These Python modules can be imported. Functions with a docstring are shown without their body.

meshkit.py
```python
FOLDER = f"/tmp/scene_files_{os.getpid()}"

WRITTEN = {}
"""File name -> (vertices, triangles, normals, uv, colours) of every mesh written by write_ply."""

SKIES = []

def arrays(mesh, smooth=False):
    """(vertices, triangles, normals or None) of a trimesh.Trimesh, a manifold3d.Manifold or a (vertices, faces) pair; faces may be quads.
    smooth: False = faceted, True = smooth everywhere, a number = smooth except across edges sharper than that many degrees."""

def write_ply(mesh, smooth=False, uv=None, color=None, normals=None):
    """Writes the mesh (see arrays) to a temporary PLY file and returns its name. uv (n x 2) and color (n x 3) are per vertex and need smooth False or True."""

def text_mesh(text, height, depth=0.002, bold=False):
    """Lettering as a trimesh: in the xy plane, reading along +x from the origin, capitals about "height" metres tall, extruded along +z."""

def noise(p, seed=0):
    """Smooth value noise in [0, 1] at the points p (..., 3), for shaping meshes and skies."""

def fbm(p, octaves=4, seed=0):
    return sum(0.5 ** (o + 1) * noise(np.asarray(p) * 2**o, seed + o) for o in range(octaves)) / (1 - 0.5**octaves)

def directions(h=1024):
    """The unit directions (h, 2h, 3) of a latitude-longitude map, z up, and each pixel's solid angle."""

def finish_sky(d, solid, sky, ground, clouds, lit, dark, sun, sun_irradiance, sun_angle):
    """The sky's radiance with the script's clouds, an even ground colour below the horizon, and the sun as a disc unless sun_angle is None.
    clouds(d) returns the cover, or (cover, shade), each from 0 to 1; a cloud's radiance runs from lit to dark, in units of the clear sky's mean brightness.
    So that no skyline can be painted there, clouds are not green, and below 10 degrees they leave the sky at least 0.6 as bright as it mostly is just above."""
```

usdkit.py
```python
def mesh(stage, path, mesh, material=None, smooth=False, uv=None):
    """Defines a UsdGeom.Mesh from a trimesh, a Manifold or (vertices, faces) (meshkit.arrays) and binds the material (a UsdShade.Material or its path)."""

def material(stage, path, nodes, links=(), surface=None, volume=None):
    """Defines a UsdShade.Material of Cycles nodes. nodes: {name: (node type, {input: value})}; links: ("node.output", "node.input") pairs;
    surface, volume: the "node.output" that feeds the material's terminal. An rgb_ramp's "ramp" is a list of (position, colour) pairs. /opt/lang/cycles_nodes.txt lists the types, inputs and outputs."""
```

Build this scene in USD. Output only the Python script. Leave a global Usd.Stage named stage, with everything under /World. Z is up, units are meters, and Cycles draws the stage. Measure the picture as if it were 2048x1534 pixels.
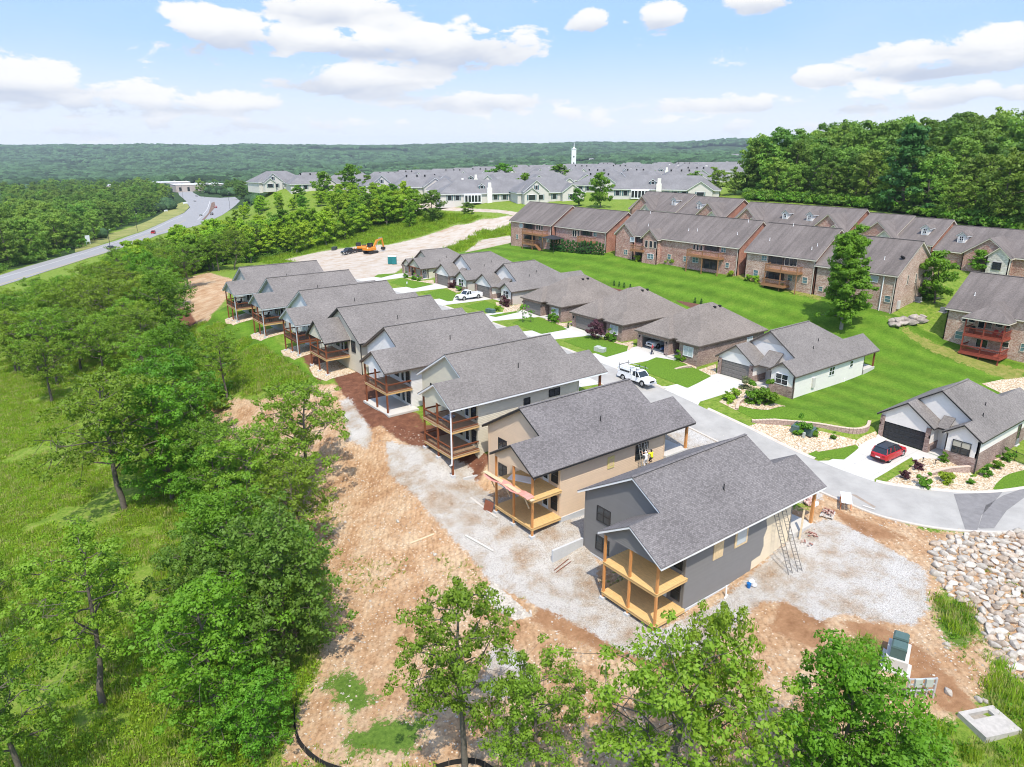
import math, random
import numpy as np, trimesh, shapely, usdkit, meshkit, manifold3d
from shapely.geometry import Polygon, LineString, Point
from scipy.interpolate import RBFInterpolator
from pxr import Usd, UsdGeom, UsdLux, UsdShade, Sdf, Gf, Vt
stage = Usd.Stage.CreateInMemory()
UsdGeom.SetStageUpAxis(stage, UsdGeom.Tokens.z); UsdGeom.SetStageMetersPerUnit(stage, 1.0)
UsdGeom.Xform.Define(stage, '/World'); stage.SetDefaultPrim(stage.GetPrimAtPath('/World'))
UsdGeom.Scope.Define(stage, '/World/Looks')
PI = math.pi
# ---------------------------------------------------------------- camera (a drone 36.5 m above the lowest house pad)
CZ, FOC, PITCH, AZ = 36.5, 1420.0, math.atan2(467, 1420), math.radians(52.9)
FW = np.array([math.cos(AZ)*math.cos(PITCH), math.sin(AZ)*math.cos(PITCH), -math.sin(PITCH)])
RT = np.array([math.sin(AZ), -math.cos(AZ), 0.0]); UP = np.cross(RT, FW); EYE = np.array([0, 0, CZ])
cam = UsdGeom.Camera.Define(stage, '/World/camera')
cam.CreateHorizontalApertureAttr(36.0); cam.CreateVerticalApertureAttr(36.0*767/1024); cam.CreateFocalLengthAttr(36.0*FOC/2048)
cam.CreateClippingRangeAttr(Gf.Vec2f(0.5, 60000)); cam.CreateExposureAttr(1.36)
m4 = np.eye(4); m4[0, :3], m4[1, :3], m4[2, :3], m4[3, :3] = RT, UP, -FW, EYE
cam.AddTransformOp().Set(Gf.Matrix4d(*m4.ravel().tolist()))
# ---------------------------------------------------------------- sun
SUN = np.array([-0.42, -0.70, 0.0]); SUN /= np.linalg.norm(SUN); SEL = math.radians(60)
SUN = np.array([SUN[0]*math.cos(SEL), SUN[1]*math.cos(SEL), math.sin(SEL)])
sun = UsdLux.DistantLight.Define(stage, '/World/sun')
sun.CreateIntensityAttr(0.50); sun.CreateAngleAttr(0.6); sun.CreateColorAttr(Gf.Vec3f(1, .93, .81)); sun.CreateNormalizeAttr(True)
zq = SUN; xq = np.cross([0, 0, 1], zq); xq /= np.linalg.norm(xq); yq = np.cross(zq, xq)
ms = np.eye(4); ms[0, :3], ms[1, :3], ms[2, :3] = xq, yq, zq
sun.AddTransformOp().Set(Gf.Matrix4d(*ms.ravel().tolist()))
# ---------------------------------------------------------------- sky: physical sky with cumulus in the dome's material
def pix_dir(px, py):
    d = FW*FOC + RT*(px-1024) - UP*(py-767); return d/np.linalg.norm(d)
def sky_material():
    N = {"g": ("texture_coordinate", {}), "sx": ("separate_xyz", {}),
         "sky": ("sky_texture", {"sky_type": "single_scattering", "sun_disc": False, "sun_elevation": SEL, "sun_rotation": math.atan2(SUN[0], SUN[1]), "altitude": 200.0, "air_density": 1.0, "aerosol_density": 0.7, "ozone_density": 1.5}),
         "az": ("math", {"math_type": "arctan2"}), "el": ("math", {"math_type": "arcsine"}),
         "cx": ("combine_xyz", {}), "n1": ("noise_texture", {"scale": 13.0, "detail": 10.0, "roughness": 0.60, "distortion": 0.25}),
         "n2": ("noise_texture", {"scale": 2.2, "detail": 6.0, "roughness": 0.55})}
    L = [("g.generated", "sx.vector"), ("sx.y", "az.value1"), ("sx.x", "az.value2"), ("sx.z", "el.value1")]
    # clouds are flatter than wide: stretch elevation before the noise
    N["es"] = ("math", {"math_type": "multiply", "value2": 2.3})
    L += [("el.value", "es.value1"), ("az.value", "cx.x"), ("es.value", "cx.y"), ("cx.vector", "n1.vector"), ("cx.vector", "n2.vector")]
    blobs = [(870, 92, 250, 60, 1.), (690, 88, 110, 36, .8), (720, 160, 240, 42, .95), (430, 62, 120, 62, .95), (690, 20, 210, 42, .9), (560, 75, 90, 40, .55), (20, 150, 130, 46, 1.), (170, 190, 230, 40, .9), (480, 205, 190, 28, .75), (330, 225, 420, 30, .6), (930, 200, 260, 30, .62), (1180, 45, 56, 34, .85), (1322, 36, 64, 34, .85), (1240, 48, 40, 22, .45), (1515, 5, 90, 26, .85), (1930, 105, 230, 52, .9), (1830, 140, 110, 24, .7), (1650, 152, 90, 26, .7), (1745, 183, 60, 26, .75), (1950, 185, 150, 30, .72), (1560, 205, 330, 26, .6), (1120, 232, 120, 26, .5), (1700, 215, 200, 26, .55), (560, 252, 520, 26, .45), (1500, 250, 560, 26, .42), (100, 255, 300, 26, .4)]
    for k in range(40):  # the same fair weather outside the frame
        r = random.Random(k); a = math.degrees(AZ) + 46 + r.random()*268; e = 4 + 44*r.random()**1.5; blobs.append((math.radians(a), math.radians(e), .05+.13*r.random(), .025+.03*r.random(), .6+.4*r.random()))
    acc = shade = None
    for i, (a, b, c, d, s) in enumerate(blobs):
        if c > 1:
            v = pix_dir(a, b); A, E = math.atan2(v[1], v[0]), math.asin(v[2]); wa, we = c/1500, d/1500
        else:
            A, E, wa, we = (a+PI) % (2*PI)-PI, b, c, d
        N[f"a{i}"] = ("math", {"math_type": "subtract", "value2": A}); N[f"b{i}"] = ("math", {"math_type": "divide", "value2": wa})
        N[f"c{i}"] = ("math", {"math_type": "subtract", "value2": E}); N[f"d{i}"] = ("math", {"math_type": "divide", "value2": we})
        N[f"e{i}"] = ("math", {"math_type": "multiply"}); N[f"f{i}"] = ("math", {"math_type": "multiply_add"}); N[f"h{i}"] = ("math", {"math_type": "multiply_add", "value2": -s, "value3": s, "use_clamp": True})
        L += [("az.value", f"a{i}.value1"), (f"a{i}.value", f"b{i}.value1"), ("el.value", f"c{i}.value1"), (f"c{i}.value", f"d{i}.value1"), (f"b{i}.value", f"e{i}.value1"), (f"b{i}.value", f"e{i}.value2"), (f"d{i}.value", f"f{i}.value1"), (f"d{i}.value", f"f{i}.value2"), (f"e{i}.value", f"f{i}.value3"), (f"f{i}.value", f"h{i}.value1")]
        N[f"s{i}"] = ("math", {"math_type": "multiply"}); L += [(f"d{i}.value", f"s{i}.value1"), (f"h{i}.value", f"s{i}.value2")]
        if acc is None: acc, shade = f"h{i}.value", f"s{i}.value"
        else:
            N[f"m{i}"] = ("math", {"math_type": "maximum"}); L += [(acc, f"m{i}.value1"), (f"h{i}.value", f"m{i}.value2")]; acc = f"m{i}.value"
            N[f"t{i}"] = ("math", {"math_type": "add"}); L += [(shade, f"t{i}.value1"), (f"s{i}.value", f"t{i}.value2")]; shade = f"t{i}.value"
    N["k1"] = ("math", {"math_type": "multiply_add", "value2": 3.4, "value3": -1.98}); N["k2"] = ("math", {"math_type": "multiply_add", "value2": 1.25})
    N["cov"] = ("map_range", {"range_type": "smoothstep", "from_min": 0.16, "from_max": 0.46, "clamp": True})
    L += [("n1.fac", "k1.value1"), (acc, "k2.value1"), ("k1.value", "k2.value3"), ("k2.value", "cov.value")]
    # a faint veil of high cloud
    N["v1"] = ("map_range", {"range_type": "smoothstep", "from_min": 0.40, "from_max": 0.85, "to_max": 0.22, "clamp": True}); L += [("n2.fac", "v1.value")]
    N["shn"] = ("math", {"math_type": "multiply_add", "value2": 0.9, "value3": -0.45}); N["sh"] = ("math", {"math_type": "add"}); N["shr"] = ("map_range", {"range_type": "smoothstep", "from_min": -0.55, "from_max": 0.30, "clamp": True})
    L += [("n1.fac", "shn.value1"), (shade, "sh.value1"), ("shn.value", "sh.value2"), ("sh.value", "shr.value")]
    N["cc"] = ("mix_color", {"a": (1.55, 1.72, 2.08), "b": (2.66, 2.66, 2.66)}); L += [("shr.result", "cc.fac")]
    N["sat"] = ("hsv", {"saturation": 0.92, "value": 1.0}); L += [("sky.color", "sat.color")]
    # thin summer haze: the sky pales towards the horizon all round
    N["hz"] = ("map_range", {"range_type": "smoothstep", "from_min": 0.0, "from_max": 0.15, "to_min": 0.95, "to_max": 0.0, "clamp": True}); L += [("el.value", "hz.value")]
    N["mh"] = ("mix_color", {"b": (2.42, 2.52, 2.66)}); N["bl"] = ("mix_color", {"fac": 0.7, "b": (1.02, 1.62, 2.62)}); N["eh"] = ("map_range", {"from_min": .30, "from_max": .60, "to_min": .92, "to_max": 0.0, "clamp": True}); L += [("el.value", "eh.value"), ("eh.result", "bl.fac"), ("sat.color", "bl.a"), ("hz.result", "mh.fac"), ("bl.result", "mh.a")]
    N["mv"] = ("mix_color", {"b": (2.35, 2.45, 2.6)}); L += [("v1.result", "mv.fac"), ("mh.result", "mv.a")]
    N["mc"] = ("mix_color", {}); L += [("cov.result", "mc.fac"), ("mv.result", "mc.a"), ("cc.result", "mc.b")]
    N["bg"] = ("background_shader", {"strength": 0.15}); L += [("mc.result", "bg.color")]
    return usdkit.material(stage, '/World/Looks/sky', N, L, surface="bg.background")
dome = UsdLux.DomeLight.Define(stage, '/World/sky'); dome.CreateIntensityAttr(1.0)
UsdShade.MaterialBindingAPI.Apply(dome.GetPrim()).Bind(sky_material())
dome.GetPrim().SetCustomDataByKey('kind', 'structure'); dome.GetPrim().SetCustomDataByKey('label', 'pale blue summer sky with scattered white cumulus clouds')

# ---------------------------------------------------------------- helpers
used, OFF = {}, {}
def numbered(parent, name):
    k = used.get((parent, name), 0); used[(parent, name)] = k+1
    return name if k == 0 else f"{name}_{k:03d}"
def tag(p, label=None, cat=None, group=None, kind=None):
    for k, v in (('label', label), ('category', cat), ('group', group), ('kind', kind)):
        if v: p.SetCustomDataByKey(k, v)
def thing(name, label, cat, loc=(0, 0, 0), rz=0, sc=None, group=None, ref=None, kind=None, tilt=0):
    x = UsdGeom.Xform.Define(stage, '/World/'+numbered('/World', name))
    x.AddTranslateOp().Set(Gf.Vec3d(*map(float, loc))); x.AddRotateXYZOp().Set(Gf.Vec3f(float(tilt), 0, float(math.degrees(rz))))
    s = (1, 1, 1) if sc is None else (sc if np.ndim(sc) else (sc, sc, sc)); x.AddScaleOp().Set(Gf.Vec3f(*map(float, s)))
    p = x.GetPrim(); tag(p, label, cat, group, kind)
    if ref is not None: p.GetReferences().AddInternalReference(ref.GetPath()); p.SetInstanceable(True)
    return p
def part(parent, name, mesh, mat, label=None, kind=None, smooth=False, uv=None):
    path = str(parent.GetPath()) if parent is not None else '/World'
    p = usdkit.mesh(stage, path+'/'+numbered(path, name), mesh, mat, smooth, uv).GetPrim()
    tag(p, label, None, None, kind); return p
class MB:
    """collects flat faces (with metre-scaled UVs along each face) into one mesh"""
    def __init__(s): s.v, s.f, s.uv = [], [], []
    def poly(s, pts):
        pts = np.asarray(pts, float); n = np.zeros(3)
        for i in range(len(pts)): n += np.cross(pts[i], pts[(i+1) % len(pts)])
        L = np.linalg.norm(n)
        if L < 1e-12: return
        n /= L; u = np.array([1., 0, 0]) if abs(n[2]) > .999 else np.cross([0, 0, 1], n)
        u /= np.linalg.norm(u); w = np.cross(n, u); b = len(s.v)
        s.v += list(pts); s.uv += [(p @ u, p @ w) for p in pts]
        if len(pts) <= 4: tris = [(0, i, i+1) for i in range(1, len(pts)-1)]
        else:
            q = np.stack([pts @ u, pts @ w], 1); _, tris = trimesh.creation.triangulate_polygon(Polygon(q), engine='earcut'); vv = _
            m = [int(np.argmin(((q-x)**2).sum(1))) for x in vv]; tris = [(m[a], m[b_], m[c]) for a, b_, c in tris]
        for a, b_, c in tris:
            t = np.cross(pts[b_]-pts[a], pts[c]-pts[a])
            s.f.append((b+a, b+b_, b+c) if t @ n >= 0 else (b+a, b+c, b+b_))
    def slab(s, pts, off):
        pts = np.asarray(pts, float); off = np.asarray(off, float); n = np.zeros(3)
        for i in range(len(pts)): n += np.cross(pts[i], pts[(i+1) % len(pts)])
        if n @ off > 0: pts = pts[::-1]
        s.poly(pts); s.poly((pts+off)[::-1])
        for i in range(len(pts)):
            a, b = pts[i], pts[(i+1) % len(pts)]; s.poly([b, a, a+off, b+off])
        return s
    def box(s, x0, y0, z0, x1, y1, z1):
        return s.slab([(x0, y0, z1), (x1, y0, z1), (x1, y1, z1), (x0, y1, z1)], (0, 0, z0-z1))
    def beam(s, p, q, w, h=None, up=(0, 0, 1)):
        p, q = np.asarray(p, float), np.asarray(q, float); h = h or w; d = q-p; d /= np.linalg.norm(d)
        a = np.cross(d, up)
        if np.linalg.norm(a) < 1e-3: a = np.cross(d, (1, 0, 0))
        a /= np.linalg.norm(a); b = np.cross(a, d); a = a*w/2; b = b*h/2
        return s.slab([p-a-b, p+a-b, p+a+b, p-a+b], q-p)
    def cyl(s, p, q, r0, r1=None, n=10):
        p, q = np.asarray(p, float), np.asarray(q, float); r1 = r0 if r1 is None else r1; d = q-p; d /= np.linalg.norm(d)
        a = np.cross(d, (0, 0, 1)); a = a if np.linalg.norm(a) > 1e-3 else np.array([1., 0, 0]); a /= np.linalg.norm(a); b = np.cross(d, a)
        c = [(math.cos(2*PI*i/n), math.sin(2*PI*i/n)) for i in range(n)]
        A = [p+r0*(x*a+y*b) for x, y in c]; B = [q+r1*(x*a+y*b) for x, y in c]
        for i in range(n): j = (i+1) % n; s.poly([A[i], A[j], B[j], B[i]])
        s.poly(A[::-1])
        if r1 > 1e-4: s.poly(B)
        return s
    def add(s, verts, faces):
        b = len(s.v); s.v += list(np.asarray(verts, float)); s.uv += [(p[0], p[1]) for p in verts]; s.f += [tuple(int(b+i) for i in f) for f in faces]; return s
    def out(s, parent, name, mat, **k):
        if not s.f: return None
        if k.get('smooth'): return part(parent, name, (np.array(s.v), np.array(s.f)), mat, **k)
        return part(parent, name, (np.array(s.v), np.array(s.f)), mat, uv=np.array(s.uv), **k)
def hull(*pts):
    h = trimesh.convex.convex_hull(np.vstack([np.asarray(p, float) for p in pts])); return h
def rbox(x0, y0, z0, x1, y1, z1, r=.05):
    """a box with chamfered edges"""
    P = []
    for x, sx in ((x0, 1), (x1, -1)):
        for y, sy in ((y0, 1), (y1, -1)):
            for z, sz in ((z0, 1), (z1, -1)): P += [(x+sx*r, y+sy*r, z), (x+sx*r, y, z+sz*r), (x, y+sy*r, z+sz*r)]
    return hull(P)

# ---------------------------------------------------------------- materials
LK = '/World/Looks/'; lookn = {}
def C(*a): return a
def mat(name, col, rough=.75, var=.12, scale=2.5, bump=0., bscale=30., spec=.3, metal=0., space='object', hue=None, rand=0., detail=5.):
    """a plain coat with uneven tone: two noises, optional fine bump, optional per-copy variation"""
    lo, hi = np.array(col)*(1-var), np.array(hue if hue is not None else col)*(1+var)
    N = {"t": ("texture_coordinate", {}), "g": ("geometry", {}), "n": ("noise_texture", {"scale": scale, "detail": detail, "roughness": .6}), "r": ("rgb_ramp", {"ramp": [(.25, lo), (.75, hi)]}),
         "p": ("principled_bsdf", {"roughness": rough, "specular_ior_level": spec, "metallic": metal})}
    src = "t.object" if space == 'object' else "g.position"
    L = [(src, "n.vector"), ("n.fac", "r.fac")]; outc = "r.color"
    if rand:
        N["oi"] = ("object_info", {}); N["mr"] = ("map_range", {"to_min": 1-rand, "to_max": 1+rand}); N["hv"] = ("hsv", {}); L += [("oi.random", "mr.value"), ("mr.result", "hv.value"), (outc, "hv.color")]; outc = "hv.color"
    L.append((outc, "p.base_color"))
    if bump:
        N["bn"] = ("noise_texture", {"scale": bscale, "detail": 4.0}); N["b"] = ("bump", {"strength": bump, "distance": .05}); L += [(src, "bn.vector"), ("bn.fac", "b.height"), ("b.normal", "p.normal")]
    return usdkit.material(stage, LK+name, N, L, surface="p.BSDF")
def siding(name, col, lap=.19, var=.05):
    """horizontal lap boards: fine relief from the height, slight board-to-board tone"""
    N = {"g": ("geometry", {}), "s": ("separate_xyz", {}), "m": ("math", {"math_type": "divide", "value2": lap}), "fr": ("math", {"math_type": "fraction"}), "fl": ("math", {"math_type": "floor"}),
         "wn": ("white_noise_texture", {"dimensions": "1D"}), "n": ("noise_texture", {"scale": 1.3, "detail": 5.0}), "ad": ("math", {"math_type": "multiply_add", "value2": .35}), "r": ("rgb_ramp", {"ramp": [(.2, np.array(col)*(1-var)), (1.0, np.array(col)*(1+var))]}),
         "lip": ("math", {"math_type": "greater_than", "value2": .13}), "lm": ("map_range", {"to_min": .72, "to_max": 1.0}), "mx": ("mix_color", {"blend_type": "multiply", "fac": 1.0}), "b": ("bump", {"strength": .35, "distance": .02}), "p": ("principled_bsdf", {"roughness": .6, "specular_ior_level": .3})}
    L = [("g.position", "s.vector"), ("s.z", "m.value1"), ("m.value", "fr.value1"), ("m.value", "fl.value1"), ("fl.value", "wn.w"), ("g.position", "n.vector"), ("wn.value", "ad.value1"), ("n.fac", "ad.value3"), ("ad.value", "r.fac"), ("r.color", "p.base_color"), ("fr.value", "b.height"), ("b.normal", "p.normal")]
    return usdkit.material(stage, LK+name, N, L, surface="p.BSDF")
def shingles(name, col, streak=0., light=None, row=.145, wid=.21, contrast=.19):
    light = light or tuple(np.array(col)*1.0)
    c = np.array(col)
    N = {"u": ("uvmap", {"attribute": "st"}), "bk": ("brick_texture", {"color1": c*(1-contrast), "color2": c*(1+contrast), "mortar": c*.62, "scale": 1.0, "mortar_size": .012, "mortar_smooth": .3, "brick_width": wid, "row_height": row, "bias": 0.0}),
         "n": ("noise_texture", {"scale": 9.0, "detail": 6.0, "roughness": .7}), "nr": ("map_range", {"from_min": .3, "from_max": .7, "to_min": .80, "to_max": 1.20}), "mx": ("mix_color", {"blend_type": "multiply", "fac": 1.0}),
         "n2": ("noise_texture", {"scale": .22, "detail": 4.0}), "nr2": ("map_range", {"from_min": .3, "from_max": .7, "to_min": .88, "to_max": 1.12}), "mx2": ("mix_color", {"blend_type": "multiply", "fac": 1.0}),
         "sp": ("mapping", {"scale": (.9, .07, 1)}), "n3": ("noise_texture", {"scale": 1.0, "detail": 5.0, "roughness": .6}), "nr3": ("map_range", {"range_type": "smoothstep", "from_min": .38, "from_max": .66, "to_min": 1.0, "to_max": 1-streak, "clamp": True}), "mx3": ("mix_color", {"blend_type": "multiply", "fac": 1.0}),
         "b": ("bump", {"strength": .5, "distance": .01}), "p": ("principled_bsdf", {"roughness": .9, "specular_ior_level": .2}), "g": ("geometry", {})}
    L = [("u.UV", "bk.vector"), ("g.position", "n.vector"), ("n.fac", "nr.value"), ("bk.color", "mx.a"), ("nr.result", "mx.b"), ("g.position", "n2.vector"), ("n2.fac", "nr2.value"), ("mx.result", "mx2.a"), ("nr2.result", "mx2.b"),
         ("u.UV", "sp.vector"), ("sp.vector", "n3.vector"), ("n3.fac", "nr3.value"), ("mx2.result", "mx3.a"), ("nr3.result", "mx3.b"), ("mx3.result", "p.base_color"), ("bk.fac", "b.height"), ("b.normal", "p.normal")]
    return usdkit.material(stage, LK+name, N, L, surface="p.BSDF")
def brick(name, c1, c2, c3, mortar, bw=.21, bh=.078, pale=.5):
    N = {"u": ("uvmap", {"attribute": "st"}), "bk": ("brick_texture", {"color1": (0, 0, 0), "color2": (1, 1, 1), "mortar": (.5, .5, .5), "scale": 1.0, "mortar_size": .009, "mortar_smooth": .2, "brick_width": bw, "row_height": bh}),
         "r": ("rgb_ramp", {"ramp": [(0, c1), (.4, c2), (pale, c2), (pale+.2, c3), (1, c3)]}), "mx": ("mix_color", {"b": mortar}), "n": ("noise_texture", {"scale": .5, "detail": 4.0}), "nr": ("map_range", {"from_min": .3, "from_max": .7, "to_min": .82, "to_max": 1.18}), "m2": ("mix_color", {"blend_type": "multiply", "fac": 1.0}),
         "g": ("geometry", {}), "b": ("bump", {"strength": .4, "distance": .01, "invert": True}), "p": ("principled_bsdf", {"roughness": .85, "specular_ior_level": .2})}
    L = [("u.UV", "bk.vector"), ("bk.color", "r.fac"), ("r.color", "mx.a"), ("bk.fac", "mx.fac"), ("g.position", "n.vector"), ("n.fac", "nr.value"), ("mx.result", "m2.a"), ("nr.result", "m2.b"), ("m2.result", "p.base_color"), ("bk.fac", "b.height"), ("b.normal", "p.normal")]
    return usdkit.material(stage, LK+name, N, L, surface="p.BSDF")
def wood(name, col, board=.14, axis='x', var=.22):
    N = {"t": ("texture_coordinate", {}), "mp": ("mapping", {"scale": (1.2, 9, 9) if axis == 'x' else (9, 9, 1.2) if axis == 'z' else (9, 1.2, 9)}), "n": ("noise_texture", {"scale": 1.6, "detail": 5.0, "roughness": .6}), "r": ("rgb_ramp", {"ramp": [(.25, np.array(col)*(1-var)), (.75, np.array(col)*(1+var))]}), "p": ("principled_bsdf", {"roughness": .7, "specular_ior_level": .3})}
    L = [("t.object", "mp.vector"), ("mp.vector", "n.vector"), ("n.fac", "r.fac"), ("r.color", "p.base_color")]
    return usdkit.material(stage, LK+name, N, L, surface="p.BSDF")
def leafmat(name, c1, c2, trans=.35, rand=.16):
    """leaves: two greens leaf by leaf, a third of the light passing through"""
    N = {"g": ("geometry", {}), "oi": ("object_info", {}), "r": ("rgb_ramp", {"ramp": [(0, c1), (1, c2)]}), "mr": ("map_range", {"to_min": 1-rand, "to_max": 1+rand}), "mh": ("map_range", {"to_min": .485, "to_max": .515}), "w": ("white_noise_texture", {"dimensions": "1D"}), "hv": ("hsv", {}),
         "d": ("principled_bsdf", {"roughness": .55, "specular_ior_level": .25}), "tc": ("hsv", {"hue": .49, "saturation": 1.1, "value": 1.5}), "tl": ("translucent_bsdf", {}), "mx": ("mix_closure", {"fac": trans})}
    L = [("g.random_per_island", "r.fac"), ("oi.random", "mr.value"), ("oi.random", "w.w"), ("w.value", "mh.value"), ("r.color", "hv.color"), ("mr.result", "hv.value"), ("mh.result", "hv.hue"), ("hv.color", "d.base_color"), ("hv.color", "tc.color"), ("tc.color", "tl.color"), ("d.BSDF", "mx.closure1"), ("tl.BSDF", "mx.closure2")]
    return usdkit.material(stage, LK+name, N, L, surface="mx.closure")
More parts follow.
